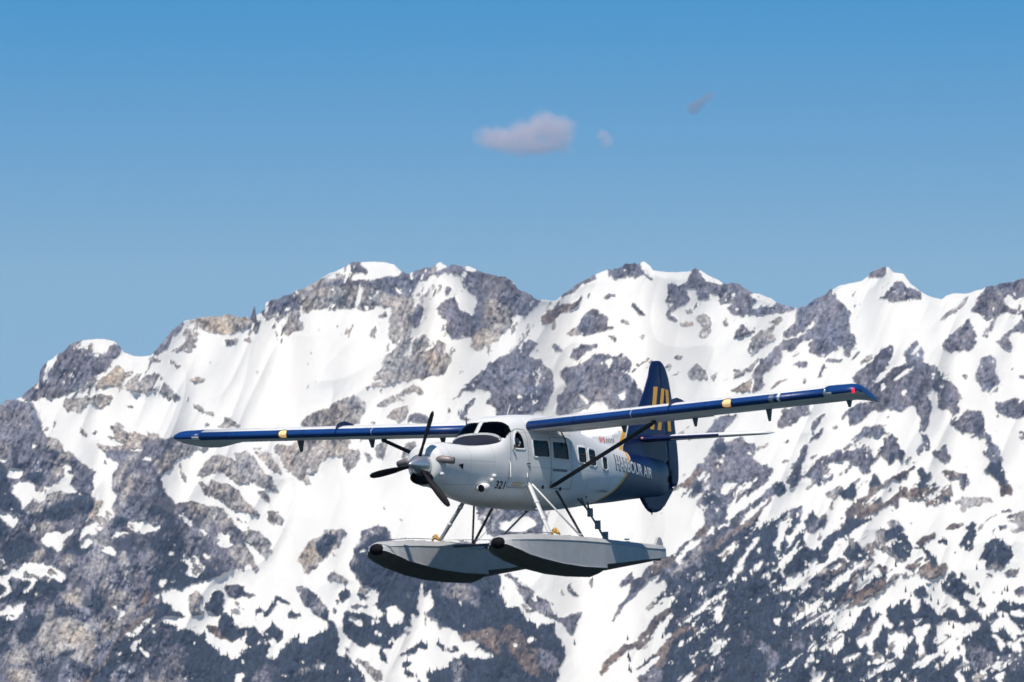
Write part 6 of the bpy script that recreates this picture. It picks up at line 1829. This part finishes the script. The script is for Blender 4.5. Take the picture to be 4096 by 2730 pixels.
fin_patch('tail_badge', [(12.22, 1.62), (12.56, 1.62), (12.58, 1.50), (12.18, 1.50)], yellow, fin, .009)
# red flag and grey registration marks on the dorsal fillet
def dors(name, poly, mat):
    bm = bmesh.new(); bm.faces.new([bm.verts.new(V3(p[0], max(.012, .012 + .30*max(0, (.99 - p[1]))*min(1, (p[0]-8.1)/.6)) + .012, p[1])) for p in poly])
    me = bpy.data.meshes.new(name); bm.to_mesh(me); bm.free(); me.materials.append(mat); o = bpy.data.objects.new(name, me); C.objects.link(o); o.parent = fin; return o
for a, b in ((8.90, 8.98), (9.10, 9.18)): dors('flag_print', [(a, .93), (b, .93), (b, .80), (a, .80)], redp)
dors('flag_print', [(9.0, .90), (9.04, .93), (9.08, .90), (9.05, .83), (9.02, .83)], redp)
for k in range(5): dors('registration_mark', [(9.26 + .09*k, .90 + .004*k), (9.30 + .09*k, .90 + .004*k), (9.28 + .09*k, .80 + .004*k), (9.24 + .09*k, .80 + .004*k)], greyp)
# stabilizers
for side in (1, -1):
    vv = []; ff = []; n = 14
    foil = [(0, 0), (.03, .035), (.10, .055), (.25, .07), (.45, .062), (.7, .038), (1, .004)]
    ring = [(x, z) for x, z in foil] + [(x, -z) for x, z in foil[-2:0:-1]]
    for (y, le, ch) in ((.06, 10.98, 1.50), (.8, 11.10, 1.36), (2.0, 11.33, 1.12), (2.86, 11.53, .90), (2.99, 11.60, .80), (3.05, 11.72, .55)):
        for (x, z) in ring: vv.append(V3(le + x*ch, side*y, .95 + x*ch*.055 + z*ch*(.8 if y < 3.2 else .3)))
    n = len(ring)
    for i in range(5):
        for k in range(n): ff.append((i*n+k, i*n+(k+1) % n, (i+1)*n+(k+1) % n, (i+1)*n+k))
    ff.append(tuple(range(5*n, 6*n)))
    fm = []
    for i in range(5):
        for k in range(n): fm.append(1 if ((k in (0, n-1) and i < 2) or i == 0) else 0)
    fm.append(0)
    so = mesh_obj('stabilizer', vv, ff, None, plane, mats=[white, navy], fmat=fm)
    bm = bmesh.new(); bm.from_mesh(so.data); bmesh.ops.recalc_face_normals(bm, faces=bm.faces[:]); bm.to_mesh(so.data); bm.free()
blob('stabilizer_light', (10.98, .14, .965), .05, .03, .035, redp, plane)

# ---- wing
W_LE, W_CH, W_INC, W_Z, W_DIH = 4.087, 1.98, math.radians(1.5), .961, .0370
def af(x, t=.155, m=.03, p=.4):
    yt = 5*t*(.2969*np.sqrt(x) - .1260*x - .3516*x**2 + .2843*x**3 - .1015*x**4)
    yc = np.where(x < p, m/p**2*(2*p*x - x*x), m/(1-p)**2*((1-2*p) + 2*p*x - x*x))
    return yc + yt, yc - yt
def wing_pt(y, x, z, ch=1.0, le=0.0, droop=0.0):
    """chord fraction x, thickness fraction z at span station y"""
    ay = abs(y)
    X = x*W_CH*ch; Z = z*W_CH*ch
    s = W_LE + le + X*math.cos(W_INC) + Z*math.sin(W_INC)
    zz = W_Z + (ay - .8)*math.tan(W_DIH) - X*math.sin(W_INC) + Z*math.cos(W_INC) - droop*max(x, 0.0)**1.4
    return V3(s, y, zz)
STN = [(.70, 1, 0, 0, 1), (2.2, 1, 0, 0, 1), (4.3, 1, 0, 0, 1), (6.4, 1, 0, 0, 1), (8.05, 1, 0, 0, 1)]
TIP = [(8.05, 1, 0, 0, 1), (8.25, 1, 0, .03, 1), (8.42, .97, 0, .08, 1.03), (8.58, .90, 0, .13, 1.1), (8.70, .78, .015, .15, 1.15), (8.78, .62, .05, .15, 1.0), (8.83, .34, .12, .12, .9), (8.845, .20, .20, .11, .4)]
def xs_top(a, b, n): return list(a + (b-a)*(np.arange(n+1)/n)**1.6)
def wing_skin(name, side, stns, x_up0, x_up1, x_lo0, x_lo1, mat, parent, wrap=False, n=10):
    """skin between chord fractions; wrap joins upper and lower round the leading edge"""
    if wrap: loop = [(x, 1) for x in xs_top(0, x_up1, n)[::-1]] + [(x, -1) for x in xs_top(0, x_lo1, n)[1:]]
    else: loop = [(x, 1) for x in np.linspace(x_up0, x_up1, n)] + [(x, -1) for x in np.linspace(x_lo1, x_lo0, n)]
    vv = []; ff = []
    for (y, ch, le, dr, tk) in stns:
        for (x, sg) in loop:
            u, l = af(np.array(max(x, 0.0))); z = float(u if sg > 0 else l)*tk
            vv.append(wing_pt(side*y, x, z, ch, le, dr))
    m = len(loop)
    for i in range(len(stns)-1):
        for k in range(m - (1 if wrap else 0)):
            k2 = (k+1) % m
            ff.append((i*m+k, i*m+k2, (i+1)*m+k2, (i+1)*m+k))
    ff.append(tuple(range(m))); ff.append(tuple(range((len(stns)-1)*m, len(stns)*m)))
    o = mesh_obj(name, vv, ff, mat, parent)
    bm = bmesh.new(); bm.from_mesh(o.data); bmesh.ops.recalc_face_normals(bm, faces=bm.faces[:]); bm.to_mesh(o.data); bm.free()
    return o
undw = new_mat('wing_paint', (.76, .76, .76), rough=.4, noise=.10, nscale=3)
boot = .055
for side in (1, -1):
    wing = wing_skin('wing', side, STN, boot, .70, boot*1.15, .70, undw, plane, n=12)
    wing_skin('leading_edge', side, STN, 0, boot, 0, boot*1.15, blue, wing, wrap=True)
    fl_st = [(a, 1, 0, .02, 1) for a in (.80, 2.6, 4.48)]; ai_st = [(a, 1, 0, 0, 1) for a in (4.52, 6.3, 8.03)]
    wing_skin('flap', side, fl_st, .71, 1.0, .71, 1.0, undw, wing, n=6)
    wing_skin('aileron', side, ai_st, .71, 1.0, .71, 1.0, undw, wing, n=6)
    tip = wing_skin('wing_tip', side, TIP, 0, 1.0, 0, 1.0, blue, wing, wrap=True, n=12)
    tip.data.materials.append(undw)
    for f in tip.data.polygons:
        if f.normal.z < -.55: f.material_index = 1
    # skin seams on the boot
    for y in (1.9, 3.35, 5.2, 7.3):
        ring = [(x, 1) for x in xs_top(0, boot, 6)[::-1]] + [(x, -1) for x in xs_top(0, boot*1.1, 6)[1:]]
        pts = [Vector(wing_pt(side*y, x, float(af(np.array(x))[0 if sg > 0 else 1]))) + Vector((.002, 0, 0)) for x, sg in ring]
        tube('boot_seam', pts, .006, lightp if y == 3.35 else navy, wing, n=4)
    # stall fence over the nose of the wing
    vv = []; xsF = [-.012, 0, .02, .06, .12, .22, .34, .42]
    for x in xsF:
        u = float(af(np.array(max(x, 0)))[0]); hgt = .012 + .055*min(1, (x+.012)/.05)*(1 - max(0, (x-.25)/.20))
        for yy in (side*4.30 - .008, side*4.30 + .008):
            a = Vector(wing_pt(yy, x, u - .02 if x > 0 else -.02)); vv += [tuple(a), tuple(a + Vector((0, 0, .04 + hgt*1.6)))]
    ff = []
    for i in range(len(xsF)-1):
        a = i*4; b = a+4
        ff += [(a, a+1, b+1, b), (a+2, b+2, b+3, a+3), (a+1, a+3, b+3, b+1)]
    ff += [(0, 2, 3, 1)]
    mesh_obj('stall_fence', vv, ff, navy, wing, smooth=False)
    # landing light set in the nose of the wing
    vv = []; ff = []; L = [-.10, -.07, 0, .07, .10]; A_ = [(x, 1) for x in (.055, .035, .018, .006, 0)] + [(x, -1) for x in (.006, .018, .035, .06)]
    for i, dy in enumerate(L):
        for (x, sg) in A_:
            sq = math.sqrt(max(0, 1 - (dy/.115)**2))
            xx = x*sq**1.0 if True else x
            z = float(af(np.array(xx))[0 if sg > 0 else 1])
            vv.append(tuple(Vector(wing_pt(side*(5.73 + dy), xx, z)) + Vector((.010, 0, 0))))
    m = len(A_)
    for i in range(4):
        for k in range(m-1): ff.append((i*m+k, i*m+k+1, (i+1)*m+k+1, (i+1)*m+k))
    lt = mesh_obj('landing_light', vv, ff, lensm, wing)
    pts = []
    for k in range(21):
        t = 2*math.pi*k/20; dy = .118*math.cos(t); q = math.sin(t)
        xx = .055*abs(q); z = float(af(np.array(xx))[0 if q > 0 else 1])
        pts.append(tuple(Vector(wing_pt(side*(5.73+dy), xx, z)) + Vector((.012, 0, 0))))
    tube('lamp_rim', pts, .012, matblack, lt, n=5)
    # hinge arms hanging below the trailing edge
    for y, h in ((2.3, .16), (4.10, .20), (5.94, .26), (7.9, .14)):
        if side < 0 and y > 7: continue
        yy = side*(y if side > 0 else y*1.06)
        a = Vector(wing_pt(yy, .80, float(af(np.array(.80))[1]) + .01)); b = Vector(wing_pt(yy, .95, -.005)); c_ = a.lerp(b, .55) + Vector((0, 0, -h - .02))
        vv = []
        for d in (-.012, .012): vv += [tuple(a + Vector((0, d, 0))), tuple(b + Vector((0, d, 0))), tuple(c_ + Vector((-.05, d, 0))), tuple(c_ + Vector((.03, d, 0)))]
        mesh_obj('hinge_arm', vv, [(0, 1, 2, 3), (4, 7, 6, 5), (0, 4, 5, 1), (1, 5, 6, 2), (2, 6, 7, 3), (3, 7, 4, 0)], strutd, wing, smooth=False)
    # tip lamp
    if side > 0:
        blob('navigation_light', (4.15, 8.755, 1.24), .05, .032, .062, redm, wing)
        p = wing_pt(8.10, 0.0, .012); blob('tip_lamp', (-p[0] - .0, p[1], p[2]), .02, .03, .06, spin, wing)
        for y in (6.80, 6.98):
            w2 = .055 if y < 6.9 else .03
            pts4 = []
            for dy in (-w2, w2):
                for (x, sg) in ((.05, 1), (.02, 1), (.004, 1), (.004, -1), (.02, -1), (.05, -1)):
                    z = float(af(np.array(x))[0 if sg > 0 else 1]); pts4.append(tuple(Vector(wing_pt(y + dy, x, z)) + Vector((.006, 0, .001*sg))))
            mesh_obj('bare_patch', pts4, [(k, k+1, k+7, k+6) for k in range(5)], spin if y < 6.9 else lightp, wing)
    else:
        p = wing_pt(-8.70, .05, .02, .95, .09, .2); blob('navigation_light', (-p[0] - .02, p[1], p[2]), .05, .035, .06, new_mat('green_lens', (.02, .25, .12), rough=.2), wing)
    # lift strut with cuffs
    a = Vector(V3(5.13, side*.74, -.40)); b = Vector(V3(4.95, side*3.50, .90))
    st_o = tube('wing_strut', [a, a.lerp(b, .03), a.lerp(b, .5), a.lerp(b, .97), b], [.05, .085, .085, .085, .05], new_mat('strut_navy', (.006, .010, .022), rough=.4), plane, n=12, flat=.50, flatdir=(1, 0, 0))
    blob('strut_cuff', (4.95, side*3.50, .90), .12, .05, .05, strutd, st_o)
    # jury post from the cabin roof edge under the wing
    tube('fuel_vent', [V3(5.60, side*.80, .86), V3(5.72, side*.83, .70), V3(5.80, side*.80, .56)], .018, strutd, plane, n=6)

# ---- floats
FL = np.array([  # station, deck z, deck half width, side top half width, chine z, chine half width, keel z
 (1.04, -1.74, .06, .10, -1.78, .12, -1.84), (1.10, -1.68, .13, .18, -1.81, .22, -1.92), (1.21, -1.62, .19, .27, -1.86, .31, -2.00), (1.42, -1.585, .25, .35, -1.935, .39, -2.11), (1.7, -1.57, .29, .40, -2.02, .43, -2.22), (2.3, -1.56, .32, .43, -2.11, .455, -2.33),
 (3.2, -1.56, .33, .45, -2.21, .465, -2.43), (4.2, -1.565, .33, .45, -2.27, .465, -2.475), (5.34, -1.59, .33, .45, -2.29, .465, -2.48), (5.36, -1.59, .33, .45, -2.20, .45, -2.385),
 (6.2, -1.625, .31, .42, -2.15, .43, -2.31), (7.4, -1.665, .27, .36, -2.07, .37, -2.19), (8.4, -1.69, .22, .29, -2.02, .30, -2.09), (8.80, -1.70, .17, .22, -1.99, .23, -2.04)])
def make_float(side):
    fl = bpy.data.objects.new('float', None); C.objects.link(fl); fl.parent = plane
    cy = side*1.535
    rows = []
    for (s, zd, wd, wsd, zc, wc, zk) in FL:
        zs = zd - min(.13, (zd-zc)*.35)
        top_ = [(cy - wsd, zs), (cy - wd*1.03, zd - .035 if zd-zc > .15 else zd), (cy - wd*.6, zd - .004), (cy, zd), (cy + wd*.6, zd - .004), (cy + wd*1.03, zd - .035 if zd-zc > .15 else zd), (cy + wsd, zs)]
        rows.append(dict(s=s, up=[(cy - wc, zc), (cy - (wc+wsd)/2, (zc+zs)/2)] + top_ + [(cy + (wc+wsd)/2, (zc+zs)/2), (cy + wc, zc)],
                         lo=[(cy + wc, zc), (cy + wc*.5, zc + (zk-zc)*.62), (cy, zk), (cy - wc*.5, zc + (zk-zc)*.62), (cy - wc, zc)]))
    def loft(name, key, mat, sel):
        vv = []; ff = []
        R = [rows[i] for i in sel]; m = len(R[0][key])
        for r in R: vv += [V3(r['s'], y, z) for y, z in r[key]]
        for i in range(len(R)-1):
            for k in range(m-1): ff.append((i*m+k, i*m+k+1, (i+1)*m+k+1, (i+1)*m+k))
        ff.append(tuple(range(m))); ff.append(tuple(range((len(R)-1)*m, len(R)*m)))
        o = mesh_obj(name, vv, ff, mat, fl, smooth=False)
        bm = bmesh.new(); bm.from_mesh(o.data); bmesh.ops.recalc_face_normals(bm, faces=bm.faces[:]); bm.to_mesh(o.data); bm.free()
        return o
    hull = loft('float_hull', 'up', alu, range(len(rows)))
    for p in hull.data.polygons: p.use_smooth = False
    loft('float_bottom', 'lo', keelm, range(9)); loft('float_bottom', 'lo', keelm, range(9, len(rows)))
    # step face
    r0, r1 = rows[8], rows[9]
    # bow bumper
    bm = bmesh.new(); bmesh.ops.create_uvsphere(bm, u_segments=16, v_segments=10, radius=1)
    for v in bm.verts: v.co = Vector((v.co.x*.15, v.co.y*.185, v.co.z*.13))
    bmesh.ops.rotate(bm, verts=bm.verts[:], cent=(0, 0, 0), matrix=Matrix.Rotation(-.35, 3, 'Y'))
    bmesh.ops.translate(bm, verts=bm.verts[:], vec=V3(1.12, cy, -1.775))
    me = bpy.data.meshes.new('bow_bumper'); bm.to_mesh(me); bm.free(); me.materials.append(rubber)
    for p in me.polygons: p.use_smooth = True
    o = bpy.data.objects.new('bow_bumper', me); C.objects.link(o); o.parent = fl
    # water rudder hinged up at the stern
    pr = [(8.68, -1.69), (8.74, -1.60), (8.80, -1.53), (8.88, -1.51), (8.97, -1.555), (9.04, -1.66), (9.06, -1.78), (9.04, -1.90), (8.98, -1.93), (8.80, -1.95), (8.72, -1.90)]
    vv = [V3(s, cy - .03, z) for s, z in pr] + [V3(s, cy + .03, z) for s, z in pr]; n = len(pr)
    mesh_obj('water_rudder', vv, [tuple(range(n)), tuple(range(n, 2*n))[::-1]] + [(i, (i+1) % n, n+(i+1) % n, n+i) for i in range(n)], alu, fl, smooth=False)
    mesh_obj('rudder_stub', [V3(8.78 + a, cy + b, c) for a in (0, .14) for b in (-.02, .02) for c in (-1.97, -2.06)], [(0,1,3,2),(4,6,7,5),(0,4,5,1),(2,3,7,6),(0,2,6,4),(1,5,7,3)], keelm, fl, smooth=False)
    # rub rail along the chine, deck cleats, hatch covers
    for sg in (1, -1):
        pts = [V3(r[0], cy + sg*(r[5] + .004), r[4]) for r in FL[2:9]]
        tube('chine_rail', pts, .014, alu, fl, n=5)
        pts = [V3(r[0], cy + sg*(r[3] + .002), r[1] - min(.13, (r[1]-r[4])*.35)) for r in FL[2:14]]
        tube('deck_rail', pts, .011, alu, fl, n=5)
    for s in (2.0, 4.6, 6.9):
        z = float(np.interp(s, FL[:, 0], FL[:, 1])); tube('cleat', [V3(s-.10, cy + .18, z + .05), V3(s, cy + .18, z + .04), V3(s+.10, cy + .18, z + .05)], .018, strutw, fl, n=6)
    for s in (2.6, 3.1, 4.3, 6.0, 7.2):
        z = float(np.interp(s, FL[:, 0], FL[:, 1])); lathe('hatch_cover', [(0, .10), (.0, .10)], alu, fl, n=4) if False else None
        vv = [V3(s + .11*math.cos(2*math.pi*i/14), cy - .02 + .11*math.sin(2*math.pi*i/14), z + h) for h in (.0, .022) for i in range(14)]
        mesh_obj('hatch_cover', vv, [tuple(range(14, 28))] + [(i, (i+1) % 14, 14+(i+1) % 14, 14+i) for i in range(14)], alu, fl, smooth=False)
    # mooring rope at the front fitting
    tube('mooring_rope', [V3(3.62, cy - .02, -1.55), V3(3.66, cy + .06, -1.40), V3(3.72, cy - .05, -1.45), V3(3.78, cy + .05, -1.52), V3(3.84, cy - .02, -1.42), V3(3.9, cy + .04, -1.54)], .026, goldm, fl, n=6)
    return fl
for side in (1, -1):
    make_float(side)
    yd = side*1.46
    # front strut: faired, with a collar halfway
    a = Vector(V3(4.10, side*.72, -.34)); b = Vector(V3(3.74, side*1.42, -1.54))
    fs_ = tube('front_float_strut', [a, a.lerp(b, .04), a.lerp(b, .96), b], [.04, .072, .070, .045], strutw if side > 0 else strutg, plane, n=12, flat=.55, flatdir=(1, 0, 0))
    for t in (.38, .70):
        c_ = a.lerp(b, t); tube('strut_collar', [c_ - (b-a)*.02, c_ + (b-a)*.02], .082, strutw, fs_, n=10, flat=.65, flatdir=(1, 0, 0))
    tube('foot_step', [a.lerp(b, .42) + Vector((.02, 0, 0)), a.lerp(b, .42) + Vector((.05, side*.03, -.10)), a.lerp(b, .42) + Vector((.16, side*.03, -.10))], .014, strutw, fs_, n=6)
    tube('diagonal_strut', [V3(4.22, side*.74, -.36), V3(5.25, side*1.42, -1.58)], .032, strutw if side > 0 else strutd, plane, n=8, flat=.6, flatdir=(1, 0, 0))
    tube('rear_float_strut', [V3(5.38, side*.74, -.48), V3(5.30, side*1.42, -1.58)], .046, strutd, plane, n=10, flat=.6, flatdir=(1, 0, 0))
    # boarding ladder at the cabin door: rail and steps
    lad = tube('boarding_ladder', [V3(6.80, side*.62, -.60), V3(6.72, side*.80, -.86), V3(6.45, side*1.25, -1.36), V3(6.32, side*1.46, -1.63)], .024, stepm, plane, n=8)
    tube('ladder_brace', [V3(7.10, side*.60, -.56), V3(6.78, side*.82, -.86)], .024, strutd, lad, n=6)
    tube('ladder_brace', [V3(6.55, side*.66, -.62), V3(6.70, side*.80, -.84)], .024, strutd, lad, n=6)
    for t, (s, y, z) in enumerate(((6.92, .78, -.84), (6.74, 1.06, -1.14), (6.52, 1.36, -1.42))):
        vv = [V3(s + dx, side*y + dy, z + dz) for dx in (-.045, .045) for dy in (-.055, .055) for dz in (0, -.20)]
        if side > 0: mesh_obj('ladder_step', vv, [(0,1,3,2),(4,6,7,5),(0,4,5,1),(2,3,7,6),(0,2,6,4),(1,5,7,3)], stepm, lad, smooth=False)
    tube('brace_wire', [V3(3.74, side*1.42, -1.52), V3(5.25, -side*1.30, -1.62)], .007, strutw, plane, n=4)
    tube('brace_wire', [V3(4.1, side*.72, -.50), V3(5.25, -side*1.40, -1.60)], .008, strutw, plane, n=4) if side > 0 else None
    tube('mooring_line', [V3(1.5, side*1.50, -1.55), V3(2.6, side*1.52, -1.50), V3(3.7, side*1.5, -1.50)], .008, strutd, plane, n=4)
for s in (3.80, 5.34): tube('spreader_bar', [V3(s, -1.25, -1.68), V3(s, 1.25, -1.68)], .05, strutd, plane, n=10, flat=.6, flatdir=(1, 0, 0))

# ---- cabin fittings
vv = [V3(s, y, -.42) for s in (2.9, 8.3) for y in (-.6, .6)]
mesh_obj('cabin_floor', vv, [(0, 1, 3, 2)], liner, plane, smooth=False)
def seat(s, y):
    def bx(c, d): return [V3(c[0] + i*d[0], c[1] + j*d[1], c[2] + k*d[2]) for i in (-1, 1) for j in (-1, 1) for k in (-1, 1)]
    F = [(0,1,3,2),(4,6,7,5),(0,4,5,1),(2,3,7,6),(0,2,6,4),(1,5,7,3)]
    vv = bx((s, y, -.06), (.22, .21, .06)) + bx((s + .22, y, .22), (.05, .20, .30)) + bx((s + .24, y, .56), (.04, .12, .07)) + bx((s, y, -.27), (.15, .15, .15))
    so = mesh_obj('seat', vv, [tuple(i + 8*k for i in f) for k in range(4) for f in F], seatm, plane, smooth=False)
    bv = so.modifiers.new('soft', 'BEVEL'); bv.width = .03; bv.segments = 2
for s in (3.72, 4.75, 5.55, 6.5, 7.2):
    for y in (.36, -.36): seat(s, y)
# instrument panel and coaming
vv = [V3(3.02, -.6, .60), V3(3.02, .6, .60), V3(3.12, -.6, .62), V3(3.12, .6, .62), V3(3.14, -.6, .2), V3(3.14, .6, .2)]
mesh_obj('instrument_panel', vv, [(0, 1, 3, 2), (2, 3, 5, 4)], liner, plane, smooth=False)

# ------------------------------------------------------------------ the pilot in the left seat
def skinned(name, joints, bones, mat, parent, sub=2, root=0):
    me = bpy.data.meshes.new(name); me.from_pydata([V3(*j[0]) for j in joints], bones, []); me.materials.append(mat)
    o = bpy.data.objects.new(name, me); C.objects.link(o); o.parent = parent
    o.modifiers.new('skin', 'SKIN')
    if not me.skin_vertices: me.skin_vertices.new() if hasattr(me.skin_vertices, 'new') else None
    for i, j in enumerate(joints):
        r = j[1]; me.skin_vertices[0].data[i].radius = r if isinstance(r, tuple) else (r, r)
        me.skin_vertices[0].data[i].use_root = (i == root)
    ss = o.modifiers.new('sub', 'SUBSURF'); ss.levels = sub; ss.render_levels = sub
    return o
skinm = new_mat('skin', (.48, .26, .19), rough=.55); shirtm = new_mat('white_shirt', (.74, .74, .76), rough=.8); trous = new_mat('dark_trousers', (.02, .022, .03), rough=.9); hairm = new_mat('dark_hair', (.025, .016, .012), rough=.7)
pilot = bpy.data.objects.new('person', None); C.objects.link(pilot)
pilot.matrix_world = plane.matrix_world.copy()
tag(pilot, 'pilot in a white short sleeved shirt and dark headset behind the cockpit side window', 'person')
py = .42; pz = .11
J = [((3.80, py, .08+pz), (.14, .17)), ((3.82, py, .28+pz), (.12, .17)), ((3.80, py, .44+pz), (.11, .17)), ((3.79, py, .545+pz), (.07, .08)), ((3.77, py, .60+pz), (.052, .055)), ((3.755, py, .70+pz), (.075, .07)), ((3.75, py, .80+pz), (.085, .075)), ((3.76, py, .86+pz), (.06, .055)),
     ((3.79, py + .19, .50+pz), .062), ((3.74, .685, .53), .048), ((3.68, .715, .485), .046), ((3.54, .66, .465), .038), ((3.40, .55, .46), .030), ((3.32, .47, .48), .03),
     ((3.80, py - .19, .49+pz), .062), ((3.78, py - .25, .28+pz), .046), ((3.58, py - .20, .18+pz), .038), ((3.40, py - .10, .28+pz), .028),
     ((3.70, py + .10, .04+pz), .085), ((3.42, py + .11, .08+pz), .07), ((3.28, py + .11, -.30), .05), ((3.16, py + .11, -.36), .035),
     ((3.70, py - .10, .04+pz), .085), ((3.42, py - .11, .08+pz), .07), ((3.28, py - .11, -.30), .05), ((3.16, py - .11, -.36), .035)]
Bn = [(0,1),(1,2),(2,3),(3,4),(4,5),(5,6),(6,7),(2,8),(8,9),(9,10),(10,11),(11,12),(12,13),(2,14),(14,15),(15,16),(16,17),(0,18),(18,19),(19,20),(20,21),(0,22),(22,23),(23,24),(24,25)]
body = skinned('body', J, Bn, skinm, pilot)
Js = [((3.80, py, .08+pz), (.155, .185)), ((3.82, py, .28+pz), (.135, .185)), ((3.80, py, .44+pz), (.125, .185)), ((3.79, py, .535+pz), (.085, .10)), ((3.79, py + .19, .50+pz), .080), ((3.745, .675, .56), .072), ((3.70, .705, .52), .066), ((3.80, py - .19, .49+pz), .078), ((3.785, py - .24, .33+pz), .064)]
skinned('shirt', Js, [(0,1),(1,2),(2,3),(2,4),(4,5),(5,6),(2,7),(7,8)], shirtm, pilot)
Jt = [((3.80, py, .05+pz), (.16, .19)), ((3.70, py + .10, .03+pz), .098), ((3.42, py + .11, .075+pz), .083), ((3.29, py + .11, -.28), .066), ((3.70, py - .10, .03+pz), .098), ((3.42, py - .11, .075+pz), .083), ((3.29, py - .11, -.28), .066)]
skinned('trousers', Jt, [(0,1),(1,2),(2,3),(0,4),(4,5),(5,6)], trous, pilot)
def pblob(name, c, r, mat): 
    o = blob(name, c, *r, mat, pilot); return o
pblob('hair', (3.775, py, .835+pz), (.088, .085, .075), hairm)
pblob('nose', (3.672, py, .73+pz), (.022, .014, .022), skinm)
for sgn in (1, -1):
    pblob('eye', (3.682, py + sgn*.03, .762+pz), (.010, .013, .008), hairm)
    pblob('ear', (3.755, py + sgn*.082, .735+pz), (.018, .012, .03), skinm)
    pblob('headset_cup', (3.758, py + sgn*.098, .745+pz), (.038, .022, .045), black)
pblob('mouth', (3.683, py, .688+pz), (.006, .022, .005), redp)
tube('headset_band', [V3(3.758, py + .10*math.cos(t), .76 + pz + .135*math.sin(t)) for t in np.linspace(0, math.pi, 11)], .012, black, pilot, n=6)
# fingers of the left hand on the yoke
for k in range(4):
    tube('finger', [V3(3.325, .455 + .018*k, .495), V3(3.280 - .004*k, .452 + .018*k, .505), V3(3.258, .450 + .018*k, .475), V3(3.275, .450 + .018*k, .455)], [.0095, .009, .0085, .007], skinm, pilot, n=6)
tube('finger', [V3(3.345, .44, .48), V3(3.305, .42, .47), V3(3.277, .43, .462)], [.011, .010, .008], skinm, pilot, n=6)
tube('control_wheel', [V3(3.268, .40 + .15*math.cos(t), .40 + .12*math.sin(t)) for t in np.linspace(-.4, math.pi + .4, 16)], .014, black, plane, n=6)
